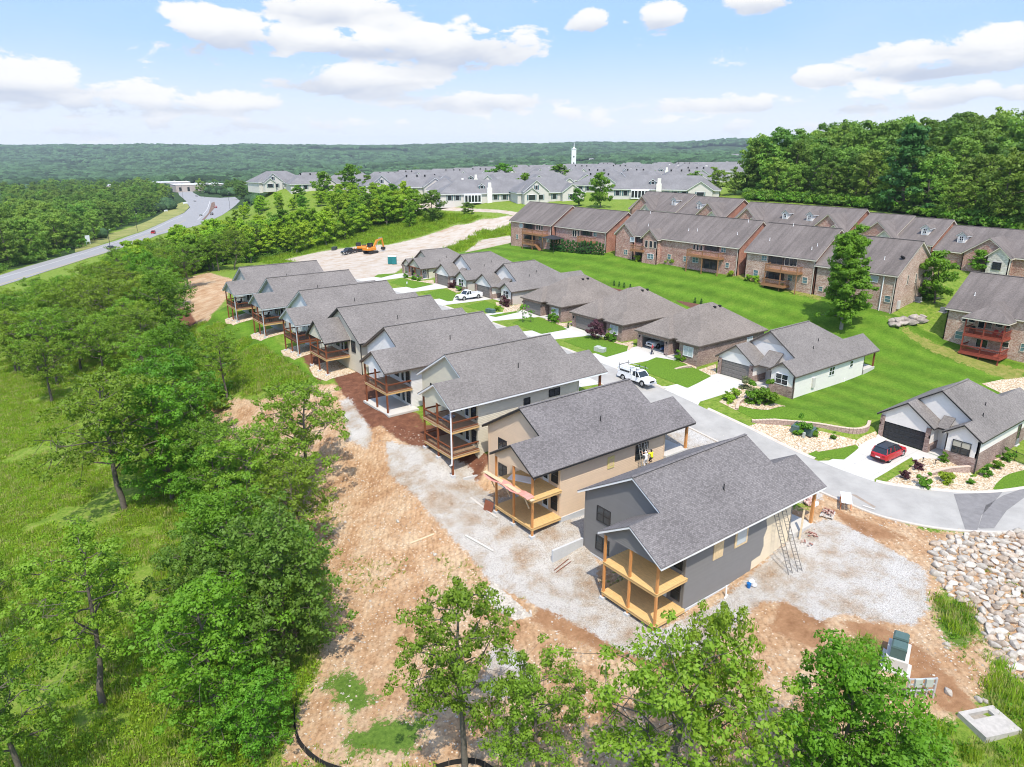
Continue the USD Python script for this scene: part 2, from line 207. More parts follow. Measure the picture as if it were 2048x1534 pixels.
# ---------------------------------------------------------------- terrain
SY = [-40, 0, 15, 18, 25, 31, 37, 47, 53, 60, 66, 74, 82, 91, 105, 120, 140, 155, 175]
SZ = [1.4, 1.6, 2.0, 2.1, 2.35, 2.56, 2.9, 3.95, 4.55, 5.25, 5.85, 6.2, 6.5, 6.8, 7.1, 7.3, 7.2, 7.0, 6.7]
def street_z(y): return float(np.interp(y, SY, SZ))
ctl = []
for x, y, z in [(38,30,-.1),(41,37,0),(34,37,-.3),(50.7,31,.49),(53.7,31,.93),(57,30.5,1.75),(61,31,2.2),(62,37,2.9),(45.7,31,.18),(39,42.4,0),(40,44.6,1.1),(38,46.5,1.2),(40,59.2,.9),(40,61,2.3),(38,63,3.4),(77.5,42,3.2),(79.5,38.5,3.05),(80.3,37.4,3.0),(76,45,3.7),(78.2,45.4,4.6),(80.6,43,4.6),(82.2,41,4.5),(82.3,39.5,4.45),(86,39.4,4.5),(84,44,4.7),(80,30.2,2.95),(83,30,3),(82,28.9,2.95),(79.5,29.6,2.95),(80,27.3,2.2),(83,26,2.0),(38,56,1.4),(42,47,1.5),(45,45.5,.9),(50,45,1.6),(57,45.5,3.2),(38,68,3.8),(42,61,4.05),(46,61,4.3),(42,71,4.3),(42,57.5,1.9),
  (37,76,5.1),(37,88,5.2),(37,92,5.6),(37,102,5.8),(37,106,6.05),(37,118,5.8),(37,122,5.6),(37,136,5.6),(37,148,5.5),(42,81,5.1),(42,96,5.8),(42,111,6.0),(42,126,5.7),(42,142,5.7),(57,60,6.0),(57,74,6.8),(57,90,7.2),(57,104,7.4),(57,119,7.6),(57,134,7.5),(57,150,7.4),
  (33,76,3.9),(33,90,4.0),(33,105,4.1),(34,120,4.2),(35,140,4.1),(36,155,3.6),(28,80,1.2),(28,95,1.3),(28,112,1.3),(29,130,1.2),(30,150,1.4),
  (33,60,2.2),(33,52,.7),(29,62,.2),(28,50,-.8),(28,70,.2),(30,38,-.8),(22,60,-1.8),(22,80,-1.6),(22,100,-1.4),(22,130,-1.2),(24,160,-.5),(30,30,-1),(20,30,-2),(20,50,-2.2),(10,50,-2.9),(8,85,-3.2),(3,120,-4.2),(0,60,-3.6),(-10,60,-4.4),(-20,100,-5.6),(5,30,-2.7),(-10,30,-3.8),(-15,160,-6.5),(10,160,-3.5),(-40,60,-6.5),(-60,150,-9),
  (36,25,-.3),(36,15,-.7),(25,15,-1.9),(15,10,-2.6),(48,15,.6),(48,10,.5),(55,12,.9),(64,20,1.9),(60,20,1.6),(60,25,1.8),(52,24,.7),(66,14,1.2),(75,14,1.3),(72,5,0.),(60,0,-.5),(40,0,-.8),(85,5,.6),(90,16,2.0),(100,10,2.0),(30,-10,-2),(0,0,-3.5),(60,-30,-2),(110,-10,3),(60,9,.3),(64,9,.4),(54,18,1.0),
  (84,36.8,3.0),(84,32,2.95),(92,26,2.2),(84.5,26,2.1),(78,26.5,2.35),(98,24,2.4),(100,34,3.6),
  (84,58,5.2),(79,58,4.9),(84,47.5,4.5),(76,48,4.05),(92,47.5,4.4),(103,47.5,4.4),(90,43,4.2),(104,55,5.1),
  (84,74,5.75),(84,66,5.2),(84,90,5.9),(84,81,5.8),(84,105,6.3),(84,97,6.2),(84,121,7.1),(84,112,6.95),(84,138,7.15),(84,128,7.0),(84,155,7.2),(84,147,7.1),
  (102,72,6.0),(102,88,6.4),(102,105,7.0),(102,120,7.6),(102,135,7.8),(103,155,8.0),(112,40,5.0),(112,60,6.6),(112,80,8.4),(112,100,9.2),(112,120,9.4),(112,140,9.2),(112,160,9.0),
  (122,47.2,6.6),(121,38,5.3),(122,30,5.2),(122,56,9.4),(122,64,10.0),(122,71,10.5),(122,86,11.6),(122,88,11.8),(122,105,11.8),(122,122,12.1),(122,126,12.3),(122,145,11.3),(122,164,10.6),(124,50.5,7.6),(128,53,10),(138,57,11.4),(138,48,11),(145,40,11.5),(140,75,12.6),(140,100,13.4),(140,130,14),(140,165,13),
  (150,35,12.6),(150,60,13.4),(150,80,14.4),(150,100,14.8),(150,120,15.2),(150,150,15.4),(170,60,14.5),(170,100,16),(170,150,16.5),
  (195,55,16.5),(200,110,18),(200,160,17.5),(230,60,19.5),(260,100,22),(300,60,25),(300,180,23),(360,120,29),(330,250,20),(420,60,34),(450,250,27),(420,-100,34),(200,-20,16),(150,-20,9),(250,-80,20),
  (170,190,15.8),(183,254,17.2),(150,215,14),(150,300,15.5),(250,260,18),(230,360,17),(330,330,18),(420,420,18),(300,480,15),(520,500,17),(520,330,19),(700,450,18),(620,620,12),(460,640,10),(190,330,14),
  (100,185,6.3),(88,180,6.6),(95,212,5.4),(112,206,6.4),(125,195,8.2),(140,190,10.6),(128,230,8),(112,240,5.5),(150,245,13),(80,215,4),(75,185,5.5),(60,185,5),(60,170,5.8),(48,195,3),(42,175,2.4),(80,235,1.5),(70,260,0),(100,290,2),(130,300,6),(160,350,9),(40,230,-1),(20,210,-3),(30,270,-4),(60,320,-4.5),
  (9.6,310,-6),(51,369,-6),(81,431,-7),(153,585,-11),(182,681,-12),(216,865,-14),(282,1203,-16),(-60,230,-8.5),(-140,150,-11),(95,425,-7.5),(114,423,-8),(150,530,-8),(200,560,-3),(220,640,-7),(0,400,-8),(-40,420,-10),(-100,330,-13),(40,520,-12),(0,700,-20),(100,800,-19),(-150,600,-24),(-300,400,-26),(250,760,-8),(330,860,-8),(310,1000,-16),(200,1100,-20)]:
    ctl.append((x, y, z))
for y in SY[2:]:
    for x in (65.6, 72.6) if y > 26 else (): ctl.append((x, y, street_z(y)))
for x, y in [(71, 21), (75, 18.3), (77, 26), (85, 21.6), (81, 18.5), (95, 18)]: ctl.append((x, y, street_z(y) if y > 18 else 2.1))
def far_pt(px, d, z):
    a = AZ - math.atan2((px-1024)*math.cos(PITCH), FOC); return (d*math.cos(a), d*math.sin(a), z)
for px in (-1400, -700, -200, 200, 600, 1000, 1400, 1800, 2300, 3000):
    t = np.clip((px-900)/900, -1, 1)
    for d, z0 in ((1000, -18+34*max(t, 0)), (1700, -34+40*max(t, 0)), (2600, -30+30*max(t, 0)), (4000, -8), (5600, 14+26*math.exp(-((px-1050)/500)**2)), (7000, 25+52*math.exp(-((px-1150)/560)**2)), (9500, -10), (14000, -40)):
        ctl.append(far_pt(px, d, z0))
for a in range(0, 360, 24):
    if abs((a-math.degrees(AZ)+180) % 360-180) > 62:
        for d, z0 in ((250, -6), (900, -15), (3000, -20), (6500, 20), (14000, -40)): ctl.append((d*math.cos(math.radians(a)), d*math.sin(math.radians(a)), z0))
for p_, d_, z_ in ((562, 415, 17.0), (540, 425, 16.5), (630, 400, 17.2), (700, 385, 17.2), (785, 362, 17.3), (850, 345, 17.3), (590, 330, 9.0), (520, 380, 9.5), (470, 430, 3.)): ctl.append(far_pt(p_, d_, z_))
ctl = np.array(ctl, float)
def warp(x, y):
    r = np.hypot(x, y)+1e-9; k = np.arcsinh(r/220)*220/r; return np.stack([x*k, y*k], -1)
_, iu = np.unique(np.round(ctl[:, :2], 1), axis=0, return_index=True); ctl = ctl[iu]
rbf = RBFInterpolator(warp(ctl[:, 0], ctl[:, 1]), ctl[:, 2], kernel='linear', smoothing=.02)
def axis(a0, a1, f0, f1, h, H, lim):
    m = list(np.arange(f0, f1+1e-6, h)); lo = list(np.arange(f0-H, a0-1e-6, -H)); hi = list(np.arange(m[-1]+H, a1+1e-6, H))
    for l, s in ((lo, -1), (hi, 1)):
        d = H
        while abs(l[-1]) < lim: d *= 1.085; l.append(l[-1]+s*d)
    return np.array(lo[::-1]+m+hi)
GX = axis(-30, 150, 2, 76, .6, 1.3, 8600); GY = axis(-14, 175, 0, 84, .6, 1.3, 8600)
XX, YY = np.meshgrid(GX, GY, indexing='ij')
flat = warp(XX.ravel(), YY.ravel()); ZZ = np.concatenate([rbf(flat[i:i+20000]) for i in range(0, len(flat), 20000)]).reshape(XX.shape)
R_ = np.hypot(XX, YY)
def sm(a, b, x): t = np.clip((x-a)/(b-a), 0, 1); return t*t*(3-2*t)
hillsn = (meshkit.fbm(np.stack([XX/1500, YY/1500, XX*0], -1), 4, 3)-.5)
ZZ = ZZ + hillsn*170*sm(900, 3500, R_)
# small relief of graded earth
ZZ = ZZ + (meshkit.fbm(np.stack([XX/6, YY/6, XX*0], -1), 3, 5)-.5)*.28*sm(66, 58, XX)*sm(50, 42, np.abs(YY-30)+0*XX)*sm(400, 300, R_)
ZZ = ZZ + (meshkit.fbm(np.stack([XX/2.2, YY/2.2, XX*0], -1), 2, 8)-.5)*.12*sm(36, 30, XX)*sm(200, 120, R_)
def gz(x, y):
    x, y = np.asarray(x, float), np.asarray(y, float)
    i = np.clip(np.searchsorted(GX, x)-1, 0, len(GX)-2); j = np.clip(np.searchsorted(GY, y)-1, 0, len(GY)-2)
    u = (x-GX[i])/(GX[i+1]-GX[i]); v = (y-GY[j])/(GY[j+1]-GY[j])
    a, b, c, d = ZZ[i, j], ZZ[i+1, j], ZZ[i+1, j+1], ZZ[i, j+1]   # triangles a,b,c and a,c,d
    return np.where(u >= v, a+u*(b-a)+v*(c-b), a+v*(d-a)+u*(c-d))
TS = np.concatenate([np.arange(8, 120, .5), 120*1.006**np.arange(0, 830)])
def march(px, py, h=0.):
    d = pix_dir(px, py); P = EYE+d*TS[:, None]; below = P[:, 2] < gz(P[:, 0], P[:, 1])+h
    k = int(np.argmax(below)) if below.any() else len(TS)-1; lo, hi = TS[max(k-1, 0)], TS[k]
    f = np.linspace(lo, hi, 33); P = EYE+d*f[:, None]; below = P[:, 2] < gz(P[:, 0], P[:, 1])+h; k = int(np.argmax(below)) if below.any() else 32
    return P[k]
def G(px, py):
    """the point of the ground seen at a photo pixel"""
    p = march(px, py); return np.array([p[0], p[1], float(gz(p[0], p[1]))])
def AX(px, py, x): d = pix_dir(px, py); return EYE+d*(x/d[0])
def AY(px, py, y): d = pix_dir(px, py); return EYE+d*(y/d[1])
def AZp(px, py, z): d = pix_dir(px, py); return EYE+d*((z-CZ)/d[2])
def gpoly(px): return Polygon([tuple(G(*p)[:2]) for p in px]).buffer(0)
def soft(poly, width):
    """0..1 over the grid: how far inside the polygon, across a soft border"""
    w = np.zeros(XX.shape); x0, y0, x1, y1 = poly.bounds
    m = (XX > x0-width) & (XX < x1+width) & (YY > y0-width) & (YY < y1+width)
    pts = shapely.points(XX[m], YY[m]); d = shapely.distance(pts, poly.boundary) if poly.geom_type == 'Polygon' else shapely.distance(pts, shapely.boundary(poly))
    s = np.where(shapely.contains(poly, pts), d, -d); w[m] = np.clip(.5+s/width, 0, 1); return w
# ---------------------------------------------------------------- ground zones (drawn where they lie, soft edged)
PX = {
 'dirt': [[(1862,1085),(1905,1068),(1960,1064),(2100,1062),(2100,1380),(2030,1355),(1970,1295),(1950,1225),(1895,1190),(1862,1150)], [(1560,940),(1650,970),(1760,1030),(1860,1062),(1990,1068),(1900,1092),(1650,1062)], [(300,560),(345,560),(420,545),(470,560),(450,600),(420,640),(380,655),(345,640),(330,600)], [(80,640),(135,610),(150,640),(110,665)],
          [(400,790),(520,800),(610,775),(680,770),(770,850),(960,900),(1160,1000),(1650,1020),(1700,1000),(1840,1062),(1905,1075),(1870,1150),(1900,1230),(1960,1270),(1990,1330),(1960,1400),(1900,1440),(1820,1450),(1800,1540),(560,1540),(575,1480),(640,1330),(640,1150),(560,1050),(470,960),(420,880)]],
 'gravel': [[(1290,850),(1400,848),(1480,890),(1440,945),(1330,935)], [(770,880),(850,895),(940,935),(1000,1000),(1080,1060),(1165,1050),(1165,1120),(1200,1190),(1310,1275),(1420,1215),(1520,1130),(1600,1060),(1660,1035),(1740,1075),(1850,1140),(1860,1215),(1830,1250),(1740,1242),(1690,1225),(1640,1245),(1570,1200),(1520,1205),(1440,1280),(1380,1310),(1310,1325),(1240,1300),(1120,1230),(1040,1195),(985,1170),(940,1110),(880,1050),(830,990),(780,950)],
            [(1370,872),(1400,848),(1470,885),(1560,925),(1650,972),(1640,1000),(1560,1010),(1400,960)], [(985,1000),(1150,955),(1180,1000),(1200,1180),(1330,1255),(1390,1225),(1320,1300),(1180,1200),(1060,1090)], [(680,800),(700,795),(720,830),(745,870),(735,900),(700,880)], [(985,1290),(1010,1280),(1075,1350),(1000,1400),(960,1380)]],
 'red': [[(655,745),(700,738),(760,760),(800,815),(840,830),(850,850),(930,840),(960,900),(985,915),(960,955),(900,975),(870,920),(800,880),(760,850),(740,860),(690,795)], [(590,700),(625,690),(660,740),(640,765)], [(350,620),(375,615),(395,650),(370,665)]],
 'mud': [[(1080,1210),(1180,1240),(1400,1320),(1440,1300),(1470,1340),(1380,1360),(1200,1300),(1060,1240)], [(1560,1200),(1660,1240),(1640,1300),(1540,1260)], [(1680,1240),(1760,1250),(1850,1300),(1960,1420),(1900,1430),(1800,1340)], [(1830,1080),(1750,1050),(1650,1010),(1720,1075)]],
 'pad': [[(640,505),(720,490),(780,490),(900,455),(1040,430),(1045,445),(960,468),(830,520),(770,560),(720,560),(640,545),(560,520)], [(960,480),(1025,470),(1025,485),(930,505)], [(870,410),(1040,425),(1040,432),(860,418)], [(780,390),(880,405),(860,420),(760,440)]],
 'lawnb': [[(420,640),(470,600),(560,690),(650,770),(600,800),(560,790),(430,700),(380,650)]],
 'dry': [[(1640,560),(1780,640),(1860,700),(2048,770),(2048,740),(1880,690),(1700,610)], [(1370,520),(1640,590),(1640,600),(1300,520)]],
 'weeds': [[(1690,1290),(1740,1270),(1770,1300),(1750,1350),(1700,1330)], [(1870,1200),(1925,1215),(1950,1280),(1920,1300),(1880,1270)], [(690,1470),(760,1440),(850,1440),(830,1500),(700,1510)], [(640,1360),(700,1340),(760,1400),(700,1430)]],
}
RB = (.5, 1.6)
zone = {k: np.max([soft(gpoly(p), 1.4 if k in ('red', 'gravel', 'mud') else 2.0) for p in v], axis=0) for k, v in PX.items()}
LAWN = Polygon([(73, 46), (78.5, 44.6), (81.5, 41.5), (82, 39), (86, 39.2), (97, 37.5), (103, 30), (112, 26), (123, 28), (124.5, 47), (124, 75), (124, 120), (124, 166), (112, 176), (103, 172), (101, 150), (99, 100), (90, 63), (85, 50), (79, 51.8)])
zone['lawn'] = np.maximum(soft(LAWN, 1.2), zone['lawnb'])
zone['mow'] = soft(LAWN, 1.2)
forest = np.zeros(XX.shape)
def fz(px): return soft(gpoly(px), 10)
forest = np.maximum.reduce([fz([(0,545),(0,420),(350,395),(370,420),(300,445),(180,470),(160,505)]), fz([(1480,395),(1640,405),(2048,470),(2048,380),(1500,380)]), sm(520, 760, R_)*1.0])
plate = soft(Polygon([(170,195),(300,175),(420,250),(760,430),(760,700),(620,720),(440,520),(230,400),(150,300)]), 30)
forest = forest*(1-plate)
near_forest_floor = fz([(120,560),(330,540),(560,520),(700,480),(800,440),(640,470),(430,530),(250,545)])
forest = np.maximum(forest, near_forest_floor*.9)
def ground_material():
    N = {"g": ("geometry", {}), "p": ("principled_bsdf", {"roughness": .95, "specular_ior_level": .12})}; L = []
    def noise(n, sc, det=5., rough=.6): N[n] = ("noise_texture", {"scale": sc, "detail": det, "roughness": rough}); L.append(("g.position", n+".vector"))
    noise("nA", .35, 8., .65); noise("nB", 3.2, 8., .7); noise("nC", .06, 4.); noise("nD", 14., 4., .7); noise("nE", 1.1, 6., .75)
    N["vo"] = ("voronoi_texture", {"scale": 4.5}); L.append(("g.position", "vo.vector")); N["vo2"] = ("voronoi_texture", {"scale": 11.}); L.append(("g.position", "vo2.vector"))
    def ramp(n, src, stops): N[n] = ("rgb_ramp", {"ramp": stops}); L.append((src, n+".fac"))
    def mixf(a, b, f, n): N[n] = ("mix_float", {"fac": f}); L.extend([(a, n+".a"), (b, n+".b")]); return n+".result"
    ramp("wild1", "nE.fac", [(.33, (.065, .115, .014)), (.44, (.125, .20, .022)), (.53, (.19, .255, .036)), (.60, (.28, .275, .08)), (.68, (.33, .26, .125))])
    ramp("wild2", "nB.fac", [(.36, (.06, .12, .014)), (.5, (.15, .245, .028)), (.64, (.24, .31, .055))])
    N["wm"] = ("mix_color", {"fac": .5}); L += [("wild1.color", "wm.a"), ("wild2.color", "wm.b")]
    cur = "wm.result"
    def layer(z, col, k=1.1, nz="nE.fac", n2="nB.fac"):
        nonlocal cur
        N["at"+z] = ("attribute", {"attribute": "z_"+z}); N["q"+z] = ("math", {"math_type": "multiply_add", "value2": k, "value3": -k*.5}); N["q2"+z] = ("math", {"math_type": "multiply_add", "value2": k*.9, "value3": -k*.45}); N["qa"+z] = ("math", {"math_type": "add"}); N["qs"+z] = ("math", {"math_type": "add"}); N["qm"+z] = ("map_range", {"range_type": "smoothstep", "from_min": .36, "from_max": .64, "clamp": True})
        N["mx"+z] = ("mix_color", {})
        L.extend([(nz, "q"+z+".value1"), (n2, "q2"+z+".value1"), ("q"+z+".value", "qa"+z+".value1"), ("q2"+z+".value", "qa"+z+".value2"), ("qa"+z+".value", "qs"+z+".value1"), ("at"+z+".fac", "qs"+z+".value2"), ("qs"+z+".value", "qm"+z+".value"), ("qm"+z+".result", "mx"+z+".fac"), (cur, "mx"+z+".a"), (col, "mx"+z+".b")]); cur = "mx"+z+".result"
    # mown lawn with faint mowing stripes along the rear gardens
    N["sx"] = ("separate_xyz", {}); N["st"] = ("math", {"math_type": "multiply_add", "value2": 1.35}); N["stn"] = ("math", {"math_type": "multiply", "value2": 2.2}); N["si"] = ("math", {"math_type": "sine"}); N["sr"] = ("map_range", {"from_min": -1., "to_min": .86, "to_max": 1.14}); N["lm"] = ("mix_color", {"blend_type": "multiply", "fac": 1.})
    ramp("lawn", "nB.fac", [(.3, (.064, .14, .010)), (.5, (.092, .185, .015)), (.7, (.125, .22, .022))]); ramp("lawnl", "nA.fac", [(.28, (.72, .76, .7)), (.5, (1, 1, 1)), (.72, (1.42, 1.16, 1.5))]); N["lm2"] = ("mix_color", {"blend_type": "multiply", "fac": 1.})
    L += [("g.position", "sx.vector"), ("sx.x", "st.value1"), ("nC.fac", "stn.value1"), ("stn.value", "st.value3"), ("st.value", "si.value1"), ("si.value", "sr.value"), ("lawn.color", "lm.a"), ("sr.result", "lm.b"), ("lm.result", "lm2.a"), ("lawnl.color", "lm2.b")]
    layer("lawn", "lm2.result", .5)
    ramp("dry", "nE.fac", [(.3, (.10, .17, .02)), (.55, (.24, .235, .06)), (.8, (.33, .27, .12))]); layer("dry", "dry.color", 1.6)
    ramp("dirtA", "nA.fac", [(.25, (.27, .14, .066)), (.45, (.42, .265, .15)), (.6, (.49, .355, .23)), (.78, (.53, .40, .27))]); ramp("dirtB", "nB.fac", [(.34, (.62, .58, .54)), (.5, (1, 1, 1)), (.66, (1.22, 1.22, 1.2))]); N["dm"] = ("mix_color", {"blend_type": "multiply", "fac": .95}); L += [("dirtA.color", "dm.a"), ("dirtB.color", "dm.b")]
    # parallel ruts left by tracked machines
    N["wmp"] = ("mapping", {"rotation": (0, 0, .62)}); N["wv"] = ("wave_texture", {"scale": .62, "distortion": 9.0, "detail": 5.0, "detail_scale": .5}); ramp("wr", "wv.fac", [(.0, (.76, .74, .72)), (.35, (1, 1, 1)), (1, (1.10, 1.10, 1.08))]); N["dm2"] = ("mix_color", {"blend_type": "multiply", "fac": .40}); L += [("g.position", "wmp.vector"), ("wmp.vector", "wv.vector"), ("dm.result", "dm2.a"), ("wr.color", "dm2.b")]
    # pale stones scattered through the dirt
    N["pb"] = ("separate_color", {}); N["pg"] = ("math", {"math_type": "greater_than", "value2": .80}); N["pd"] = ("math", {"math_type": "less_than", "value2": .32}); N["pf"] = ("math", {"math_type": "multiply"}); N["dp"] = ("mix_color", {"b": (.62, .52, .40)}); L += [("vo.color", "pb.color"), ("pb.r", "pg.value1"), ("vo.distance", "pd.value1"), ("pg.value", "pf.value1"), ("pd.value", "pf.value2"), ("pf.value", "dp.fac"), ("dm2.result", "dp.a")]
    layer("dirt", "dp.result", 1.3)
    ramp("mud", "nE.fac", [(.3, (.21, .105, .05)), (.6, (.34, .19, .10)), (.8, (.45, .32, .20))]); layer("mud", "mud.color", 1.5)
    ramp("red", "nE.fac", [(.3, (.10, .042, .026)), (.55, (.17, .075, .045)), (.8, (.27, .14, .09))]); layer("red", "red.color", 1.0)
    ramp("gv", "nA.fac", [(.31, (.37, .26, .17)), (.44, (.46, .40, .33)), (.55, (.545, .52, .485)), (.75, (.62, .605, .575))]); ramp("gv2", "vo2.distance", [(.1, (1.12, 1.12, 1.12)), (.5, (.80, .79, .78)), (.8, (.55, .54, .53))]); N["gm"] = ("mix_color", {"blend_type": "multiply", "fac": .9}); L += [("gv.color", "gm.a"), ("gv2.color", "gm.b")]
    layer("gravel", "gm.result", 1.2)
    ramp("pad", "nA.fac", [(.25, (.36, .235, .14)), (.5, (.46, .395, .325)), (.75, (.52, .48, .43))]); layer("pad", "pad.color", .9)
    ramp("weed", "nB.fac", [(.3, (.05, .10, .015)), (.6, (.12, .20, .03)), (.8, (.24, .25, .09))]); layer("weeds", "weed.color", 1.8)
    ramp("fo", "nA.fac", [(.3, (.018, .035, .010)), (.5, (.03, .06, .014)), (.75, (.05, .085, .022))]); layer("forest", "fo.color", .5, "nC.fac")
    L.append((cur, "p.base_color"))
    N["hm"] = ("math", {"math_type": "add"}); N["b"] = ("bump", {"strength": .7, "distance": .12}); L += [("nB.fac", "hm.value1"), ("nD.fac", "hm.value2"), ("hm.value", "b.height"), ("b.normal", "p.normal")]
    return usdkit.material(stage, LK+'ground', N, L, surface="p.BSDF")
nx, ny = XX.shape; idx = np.arange(nx*ny).reshape(nx, ny)
a, b, c, d = idx[:-1, :-1].ravel(), idx[1:, :-1].ravel(), idx[1:, 1:].ravel(), idx[:-1, 1:].ravel()
GV = np.stack([XX.ravel(), YY.ravel(), ZZ.ravel()], 1); GF = np.vstack([np.stack([a, b, c], 1), np.stack([a, c, d], 1)])
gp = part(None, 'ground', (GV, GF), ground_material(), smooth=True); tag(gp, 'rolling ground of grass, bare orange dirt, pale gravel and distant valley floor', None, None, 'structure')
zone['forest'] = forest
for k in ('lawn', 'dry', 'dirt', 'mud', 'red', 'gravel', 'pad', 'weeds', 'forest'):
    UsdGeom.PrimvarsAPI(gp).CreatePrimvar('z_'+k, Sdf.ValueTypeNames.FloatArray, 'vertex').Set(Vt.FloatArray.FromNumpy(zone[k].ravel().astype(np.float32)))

# ---------------------------------------------------------------- sheets that lie on the ground, cut along its triangles
def sheet(poly, off):
    """the ground inside poly, lifted by off: exactly parallel to the ground below"""
    m = MB(); V, F = [], []
    for g in getattr(poly, 'geoms', [poly]):
        x0, y0, x1, y1 = g.bounds
        i0, i1 = max(np.searchsorted(GX, x0)-1, 0), np.searchsorted(GX, x1); j0, j1 = max(np.searchsorted(GY, y0)-1, 0), np.searchsorted(GY, y1)
        I, J = np.meshgrid(np.arange(i0, i1), np.arange(j0, j1), indexing='ij'); I, J = I.ravel(), J.ravel()
        q = [np.stack([GX[I+di], GY[J+dj]], 1) for di, dj in ((0, 0), (1, 0), (1, 1), (0, 1))]
        T = np.vstack([np.stack([q[0], q[1], q[2]], 1), np.stack([q[0], q[2], q[3]], 1)])
        tp = shapely.polygons(T); shapely.prepare(g); ins = shapely.contains(g, tp); hit = shapely.intersects(g, tp) & ~ins
        for t in T[ins]: b = len(V); V += list(t); F.append((b, b+1, b+2))
        for r in shapely.intersection(tp[hit], g):
            for h in getattr(r, 'geoms', [r]):
                if h.geom_type != 'Polygon' or h.area < 1e-5: continue
                cs = np.array(h.exterior.coords)[:-1]; b = len(V)
                if len(cs) == 3 or h.convex_hull.area-h.area < 1e-6:
                    if not h.exterior.is_ccw: cs = cs[::-1]
                    V += list(cs); F += [(b, b+k, b+k+1) for k in range(1, len(cs)-1)]
                else:
                    vv, ff = trimesh.creation.triangulate_polygon(h, engine='earcut'); V += list(vv); F += [tuple(int(b+k) for k in t) for t in ff]
    if not V: return None
    V = np.array(V); Z = gz(V[:, 0], V[:, 1])+off; V3 = np.column_stack([V, Z]); F = np.array(F)
    n = np.cross(V3[F[:, 1]]-V3[F[:, 0]], V3[F[:, 2]]-V3[F[:, 0]])[:, 2]; F[n < 0] = F[n < 0][:, ::-1]
    return V3, F
def lay(name, poly, off, m, label, kind='structure', parent=None, skirt=0.):
    s = sheet(poly, off)
    if s is None: return None
    if skirt:
        V, F = s; mb = MB(); mb.add(V, F)
        for g in getattr(poly, 'geoms', [poly]):
            cs = np.array(g.exterior.segmentize(.6).coords); z = gz(cs[:, 0], cs[:, 1])+off
            for k in range(len(cs)-1):
                p, q = np.append(cs[k], z[k]), np.append(cs[k+1], z[k+1]); mb.poly([p, q, q-[0, 0, skirt], p-[0, 0, skirt]]); 
        s = (np.array(mb.v), np.array(mb.f))
    p = part(parent, name, s, m)
    if parent is None: tag(p, label, None, None, kind)
    return p
def arc(pts, n=8):
    """a smooth line through points (Catmull-Rom)"""
    P = np.array(pts, float); P = np.vstack([2*P[0]-P[1], P, 2*P[-1]-P[-2]]); out = []
    for i in range(1, len(P)-2):
        for t in np.linspace(0, 1, n, endpoint=False):
            a, b, c, d = P[i-1:i+3]; out.append(.5*((2*b)+(c-a)*t+(2*a-5*b+4*c-d)*t*t+(3*b-a-3*c+d)*t**3))
    return np.array(out+[P[-2]])
M_road = mat('road_concrete', (.345, .33, .305), .85, .15, .5, bump=.15, bscale=25, space='pos')
M_conc = mat('concrete', (.52, .50, .465), .8, .06, .8, space='pos', bump=.1, bscale=20)
M_kerb = mat('kerb', (.50, .455, .40), .85, .10, 1.2, space='pos')
M_hw = mat('highway', (.27, .265, .265), .85, .07, .12, space='pos')
M_lawn = mat('lawn_turf', (.080, .170, .014), .95, .30, 5.5, hue=(.12, .21, .022), space='pos', bump=.8, bscale=40, spec=.1)
M_rock = None
def rockbed():
    N = {"g": ("geometry", {}), "v": ("voronoi_texture", {"scale": 6.0}), "s": ("separate_color", {}), "r": ("rgb_ramp", {"ramp": [(0, (.40, .27, .16)), (.35, (.58, .45, .30)), (.7, (.66, .56, .42)), (1, (.74, .68, .58))]}), "d": ("rgb_ramp", {"ramp": [(.15, (1.05, 1.05, 1.05)), (.6, (.72, .70, .66)), (.85, (.45, .42, .38))]}), "m": ("mix_color", {"blend_type": "multiply", "fac": .85}), "b": ("bump", {"strength": .8, "distance": .06, "invert": True}), "p": ("principled_bsdf", {"roughness": .8, "specular_ior_level": .2})}
    L = [("g.position", "v.vector"), ("v.color", "s.color"), ("s.r", "r.fac"), ("v.distance", "d.fac"), ("r.color", "m.a"), ("d.color", "m.b"), ("m.result", "p.base_color"), ("v.distance", "b.height"), ("b.normal", "p.normal")]
    return usdkit.material(stage, LK+'river_rock', N, L, surface="p.BSDF")
M_rock = rockbed()
M_mulch = mat('mulch', (.13, .060, .040), .95, .35, 5, space='pos', bump=.8, bscale=25)
# street: right and left edges as seen, from the bend at the lower right to the head of the street
Redge = arc([(104, 15.6), (92, 18.9), (84.6, 21.6), (77.6, 25.7), (73.6, 30), (72.4, 35), (72.2, 46), (72.2, 60), (72.2, 92), (72.2, 120), (72.2, 150), (72.6, 159)], 6)
Ledge = arc([(102, 8.6), (90, 12.2), (82, 15), (75, 18.4), (70.2, 21.8), (67.2, 26), (66.1, 31), (66.0, 46), (66, 60), (66, 92), (66, 120), (66, 150), (66, 160)], 6)
road = Polygon(np.vstack([Redge, Ledge[::-1]])).buffer(0)
lay('street', road, .012, M_road, 'pale concrete street curving from the lower right corner up between the two rows of houses')
patchm = mat('asphalt_patch', (.20, .19, .185), .9, .18, 1.5, space='pos')
for q in ([(1912,990),(2000,984),(1975,1012),(1958,1030),(1950,1058),(1935,1060),(1925,1030)],):
    lay('street_patch', gpoly(q).buffer(.2), .020, patchm, 'dark damp streak across the street near the right edge')
lay('street_patch', gpoly([(1975,1012),(2010,992),(2048,978),(2048,992),(2010,1020),(1985,1055),(1960,1056)]).buffer(.15), .020, patchm, 'wider dark damp streak across the street at the right edge')
lay('street_patch', gpoly([(1700,988),(1712,990),(1752,1014),(1748,1016)]), .020, mat('mud_streak', (.30, .24, .19), .9, .2, 2, space='pos'), 'thin muddy streak on the street near the sawhorse')
